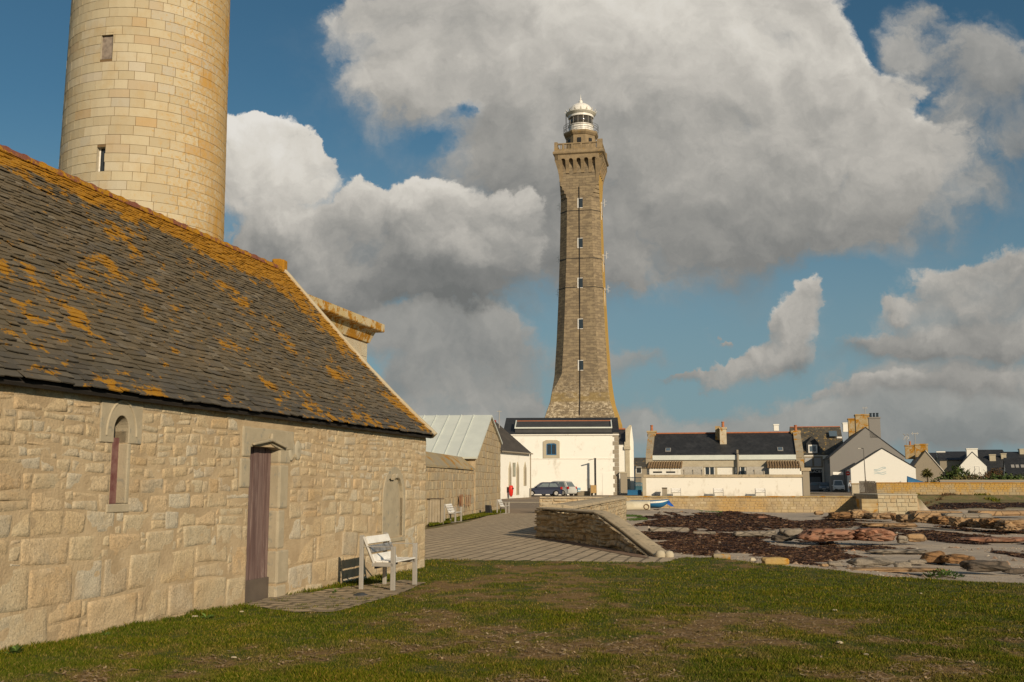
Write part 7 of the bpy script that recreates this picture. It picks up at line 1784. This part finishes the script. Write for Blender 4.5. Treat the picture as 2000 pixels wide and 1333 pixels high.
for i, poly in enumerate(([(1360, 996), (1412, 995), (1410, 999), (1370, 1000)], [(1222, 1015), (1260, 1012), (1266, 1016), (1230, 1018)], [(1188, 997), (1215, 996), (1208, 1002), (1188, 1001)], [(1215, 1006), (1255, 1008), (1252, 1011), (1215, 1010)])): tuft_area('beach_grass', pxpoly(poly), 3500, .12, MT['leaf_green'], .05, 20+i)
# ------------------------------------------------------------------ sky, sun, camera
SUN_AZ, SUN_EL = radians(-29), radians(22)                       # where the light travels to (from +Y towards +X), and how high
W = bpy.data.worlds.new('World'); S.world = W; W.use_nodes = True; nt = W.node_tree
class WN(NT):
    def __init__(s, tree): s.t = tree; s.bm = None
w = WN(nt)
sky = nt.nodes.new('ShaderNodeTexSky'); sky.sky_type = 'NISHITA'; sky.sun_disc = False; sky.sun_elevation = SUN_EL
sky.sun_rotation = (SUN_AZ+pi) % (2*pi)
sky.air_density = 1.0; sky.dust_density = .6; sky.ozone_density = 1.6
gen = w.n('ShaderNodeTexCoord').outputs['Generated']
sp = w.sep(gen); ay = w.mth('MAXIMUM', w.mth('ABSOLUTE', sp[1]), .22)
u = w.mth('DIVIDE', sp[0], ay); v = w.mth('DIVIDE', sp[2], ay)
uv = w.n('ShaderNodeCombineXYZ', {0: u, 1: v, 2: w.mth('MULTIPLY', sp[1], .15)}).outputs[0]
warp = w.n('ShaderNodeVectorMath', {0: w.noise(uv, 6.0, 8, .62, 0, True), 1: (.5, .5, .5)}, operation='SUBTRACT').outputs[0]
wsc = w.n('ShaderNodeVectorMath', {0: warp, 3: .12}, operation='SCALE').outputs[0]
uvw = w.n('ShaderNodeVectorMath', {0: uv, 1: wsc}, operation='ADD').outputs[0]
uvf = w.n('ShaderNodeVectorMath', {0: uvw, 1: (1, 1, 0)}, operation='MULTIPLY').outputs[0]
# cloud layers, far to near: (name, softness 0 crisp..1 soft, top-light, opacity, puffs: centre, radii in survey pixels, weight, brightness)
LAYERS = [
 ('haze', 1.0, .05, .85, [(1650, 825, 540, 70, .95, .50), (1800, 740, 260, 60, .6, .48), (1240, 700, 70, 22, .5, .54), (1215, 800, 90, 60, .5, .50), (950, 870, 420, 60, .6, .54), (1900, 850, 260, 60, .6, .42), (1400, 850, 300, 45, .7, .52), (1130, 700, 90, 70, .5, .52)]),
 ('thin', .8, .12, .9, [(1775, 90, 60, 60, .8, .60), (1890, 120, 110, 110, .8, .54), (1850, 260, 110, 130, .75, .50), (1955, 160, 80, 120, .7, .48), (1900, 370, 90, 90, .55, .45), (1980, 300, 60, 80, .5, .42), (1810, 30, 60, 40, .5, .55)]),
 ('big', .55, .10, 1.0, [(1250, 120, 560, 230, 1.0, .70), (900, 60, 260, 125, .9, .64), (1400, 320, 440, 220, 1.0, .62), (1120, 340, 240, 210, 1.2, .41), (1690, 300, 240, 190, .9, .62), (1330, 490, 330, 95, .9, .42), (1640, 440, 200, 70, .7, .42),
   (780, 180, 115, 75, .8, .66), (720, 40, 75, 60, .6, .70), (1400, 40, 290, 120, 1.2, .90), (1720, 310, 160, 85, 1.0, .71), (1440, 180, 200, 55, .6, .77), (1250, 535, 150, 38, 1.0, .58), (1560, 160, 180, 110, .6, .74), (1480, 420, 240, 60, .8, .38), (1000, 250, 120, 90, .5, .48), (850, 150, 120, 60, .5, .60), (1560, 60, 130, 90, .7, .70), (1340, 250, 120, 60, .5, .50),
   (912, 200, 40, 30, -.8, .5), (1730, 60, 70, 90, -.8, .5), (1810, 215, 50, 45, -.6, .5), (860, 260, 70, 30, -.5, .5), (1600, 545, 160, 45, -.6, .5)]),
 ('white', .12, .16, 1.0, [(520, 320, 130, 105, 1.0, .84), (460, 390, 110, 110, .9, .76), (600, 320, 62, 82, 1.0, .88), (550, 430, 110, 70, .7, .72), (520, 245, 45, 38, .8, .92), (460, 250, 40, 35, .6, .88), (565, 258, 34, 30, .6, .9)]),
 ('low', .75, .12, .95, [(840, 622, 55, 42, .8, .62), (712, 608, 45, 38, .8, .66), (890, 690, 170, 75, .95, .54), (985, 665, 80, 60, .9, .52), (800, 755, 160, 65, .95, .52), (970, 770, 150, 60, .95, .56), (870, 830, 280, 55, 1.0, .62), (760, 650, 110, 60, .8, .50), (1030, 770, 50, 60, .4, .5)]),
 ('middle', .22, .26, 1.0, [(740, 425, 140, 115, 1.0, .58), (890, 425, 145, 100, 1.0, .60), (1000, 425, 78, 78, 1.0, .60), (600, 480, 160, 95, .9, .54), (882, 360, 44, 44, .9, .72), (700, 352, 58, 48, .8, .74), (760, 370, 60, 45, .7, .72), (490, 510, 150, 110, .9, .46), (760, 535, 300, 80, 1.0, .42), (960, 530, 130, 70, .9, .42), (860, 590, 170, 52, .8, .36), (620, 590, 170, 55, .8, .42), (1040, 400, 40, 40, .6, .66)]),
 ('puff', .18, .2, 1.0, [(1562, 585, 52, 48, 1.0, .66), (1520, 630, 72, 50, 1.0, .60), (1478, 690, 100, 46, 1.0, .57), (1400, 712, 75, 36, 1.0, .62), (1340, 733, 55, 20, .9, .60), (1545, 690, 60, 36, .7, .46), (1560, 640, 40, 50, .8, .55), (1382, 652, 26, 13, .7, .56), (1290, 740, 45, 18, .7, .56)]),
 ('right', .4, .22, 1.0, [(1745, 606, 42, 28, .9, .62), (1860, 540, 90, 55, .9, .58), (1950, 510, 95, 62, 1.0, .58), (1900, 600, 180, 70, 1.0, .48), (1770, 665, 180, 38, 1.0, .42), (1960, 680, 170, 55, 1.0, .42), (1800, 745, 190, 28, .8, .50), (1640, 775, 120, 26, .7, .48), (1940, 760, 140, 36, .8, .46), (2080, 560, 120, 130, 1.0, .5)]),
]
fb = w.noise(uvw, 9.0, 9, .6); fb2 = w.noise(w.n('ShaderNodeVectorMath', {0: uvw, 1: (.008, .018, 0)}, operation='ADD').outputs[0], 9.0, 7, .58)
fl = w.noise(uvw, 3.4, 6, .55); fl2 = w.noise(w.n('ShaderNodeVectorMath', {0: uvw, 1: (.02, .045, 0)}, operation='ADD').outputs[0], 3.4, 5, .55)
ff = w.mth('SUBTRACT', w.noise(uvw, 30, 5, .6), .5)
nz = w.mth('ADD', w.mth('MULTIPLY', w.mth('SUBTRACT', fb, .5), 1.5), w.mth('ADD', w.mth('MULTIPLY', ff, .5), w.mth('MULTIPLY', w.mth('SUBTRACT', fl, .5), .8)))
dsm = w.mth('SUBTRACT', fb, fb2); dlg = w.mth('SUBTRACT', fl, fl2)
SKS = .1
skc = w.mix(1.0, sky.outputs[0], (.33, .545, .575), 'MULTIPLY')
skc = w.mix(w.rng(v, .42, .0, 0, .85), skc, (2.1, 2.95, 3.35))
def cloud_col(bri):
    c_ = w.ramp(bri, [(.22, (.16, .165, .16)), (.40, (.225, .225, .215)), (.55, (.335, .325, .30)), (.7, (.49, .465, .42)), (.85, (.66, .625, .56)), (1.0, (.76, .73, .675))])
    return w.n('ShaderNodeVectorMath', {0: c_, 3: 1/SKS}, operation='SCALE').outputs[0]
col = skc
kv = 1.3
for nm, softn, topl, opac, puffs in LAYERS:
    A3 = (0.0, 0.0, 0.0)                                          # density, top-to-foot position, brightness, summed over the puffs
    for cx_, cy_, rx_, ry_, wt, br in puffs:
        d_ = ray(cx_, cy_); uu, vv = d_[0]/d_[1], d_[2]/d_[1]; wt *= 1.12
        sx_, sy_ = 2000/rx_/kv, 2000/ry_/kv
        q = w.n('ShaderNodeVectorMath', {0: uvf, 1: (sx_, sy_, 0), 2: (-uu*sx_, -vv*sy_, 0)}, operation='MULTIPLY_ADD').outputs[0]
        r_ = w.n('ShaderNodeVectorMath', {0: q, 1: q}, operation='DOT_PRODUCT').outputs['Value']
        f_ = w.mth('POWER', .05, r_)
        t_ = w.n('ShaderNodeVectorMath', {0: q, 1: (0, max(wt, 0)*1.3, 0), 2: (wt, 0, br*wt)}, operation='MULTIPLY_ADD').outputs[0]
        f3 = w.n('ShaderNodeCombineXYZ', {0: f_, 1: f_, 2: f_}).outputs[0]
        A3 = w.n('ShaderNodeVectorMath', {0: t_, 1: f3, 2: A3}, operation='MULTIPLY_ADD').outputs[0]
    as_ = w.sep(A3); acc = as_[0]; ws = w.mth('MAXIMUM', acc, .06); ys = as_[1]; bs = w.mth('MULTIPLY_ADD', ys, topl, as_[2])
    if nm == 'thin':                                              # broken cloud over the rest of the sky too
        gen_c = w.rng(w.noise(gen, 2.2, 6, .55), .48, .66, 0, .9)
        outside = w.rng(w.mth('MAXIMUM', w.mth('ABSOLUTE', u), w.mth('MULTIPLY', sp[1], -4)), .62, .9)
        g_ = w.mth('MULTIPLY', gen_c, w.mth('MAXIMUM', outside, w.rng(v, .56, .75)))
        acc = w.mth('ADD', acc, g_); bs = w.mth('MULTIPLY_ADD', g_, .6, bs); ws = w.mth('ADD', ws, g_)
    dens = w.mth('ADD', w.mth('MINIMUM', acc, 1.2), w.mth('MULTIPLY', w.mth('MULTIPLY', nz, 1.55), w.mth('MINIMUM', w.mth('MULTIPLY', w.mth('MAXIMUM', acc, 0), 2.6), 1)))
    e0, e1 = .30-.18*softn, .46+.36*softn
    yn = w.mth('DIVIDE', ys, w.mth('MULTIPLY', ws, 1.3))         # -1 at a puff's foot .. 1 at its top
    sf = w.rng(yn, .25, -.45)
    hard = w.rng(dens, e0, e1); loose = w.mth('POWER', w.rng(dens, .0, 1.05, 0, 1, False), 1.3)
    fac = w.mth('MULTIPLY', w.mth('ADD', hard, w.mth('MULTIPLY', sf, w.mth('SUBTRACT', loose, hard))), opac)
    bri = w.mth('DIVIDE', w.mth('ADD', bs, .06), w.mth('ADD', ws, .1))
    bri = w.mth('ADD', bri, w.mth('ADD', w.mth('MULTIPLY', dsm, .85-.5*softn), w.mth('MULTIPLY', dlg, .8-.2*softn)))
    bri = w.mth('ADD', bri, w.mth('MULTIPLY', ff, .12))
    col = w.mix(fac, col, cloud_col(bri))
bg = nt.nodes['Background']; nt.links.new(col, bg.inputs[0]); bg.inputs[1].default_value = SKS
W.cycles.sampling_method = 'MANUAL'; W.cycles.sample_map_resolution = 512
sl = bpy.data.lights.new('sun', 'SUN'); sl.energy = 4.5; sl.angle = radians(.53); sl.color = (1.0, .825, .59)
so = bpy.data.objects.new('sun', sl); COL.objects.link(so)
dirv = Vector((sin(SUN_AZ)*cos(SUN_EL), cos(SUN_AZ)*cos(SUN_EL), -sin(SUN_EL)))
so.rotation_euler = dirv.to_track_quat('-Z', 'Y').to_euler()
cd = bpy.data.cameras.new('camera'); cam = bpy.data.objects.new('camera', cd); COL.objects.link(cam)
cam.location = (0, 0, EYE); cam.rotation_euler = (pi/2+PITCH, 0, 0); cd.sensor_width = 36; cd.lens = 36*FPX/2000; cd.clip_end = 8000; cd.clip_start = .1
S.camera = cam
S.view_settings.view_transform = 'Standard'; S.view_settings.look = 'None'; S.view_settings.exposure = 0; S.view_settings.gamma = 1
S.cycles.max_bounces = 6; S.cycles.diffuse_bounces = 3; S.cycles.glossy_bounces = 3; S.cycles.transmission_bounces = 4
S.cycles.use_denoising = True
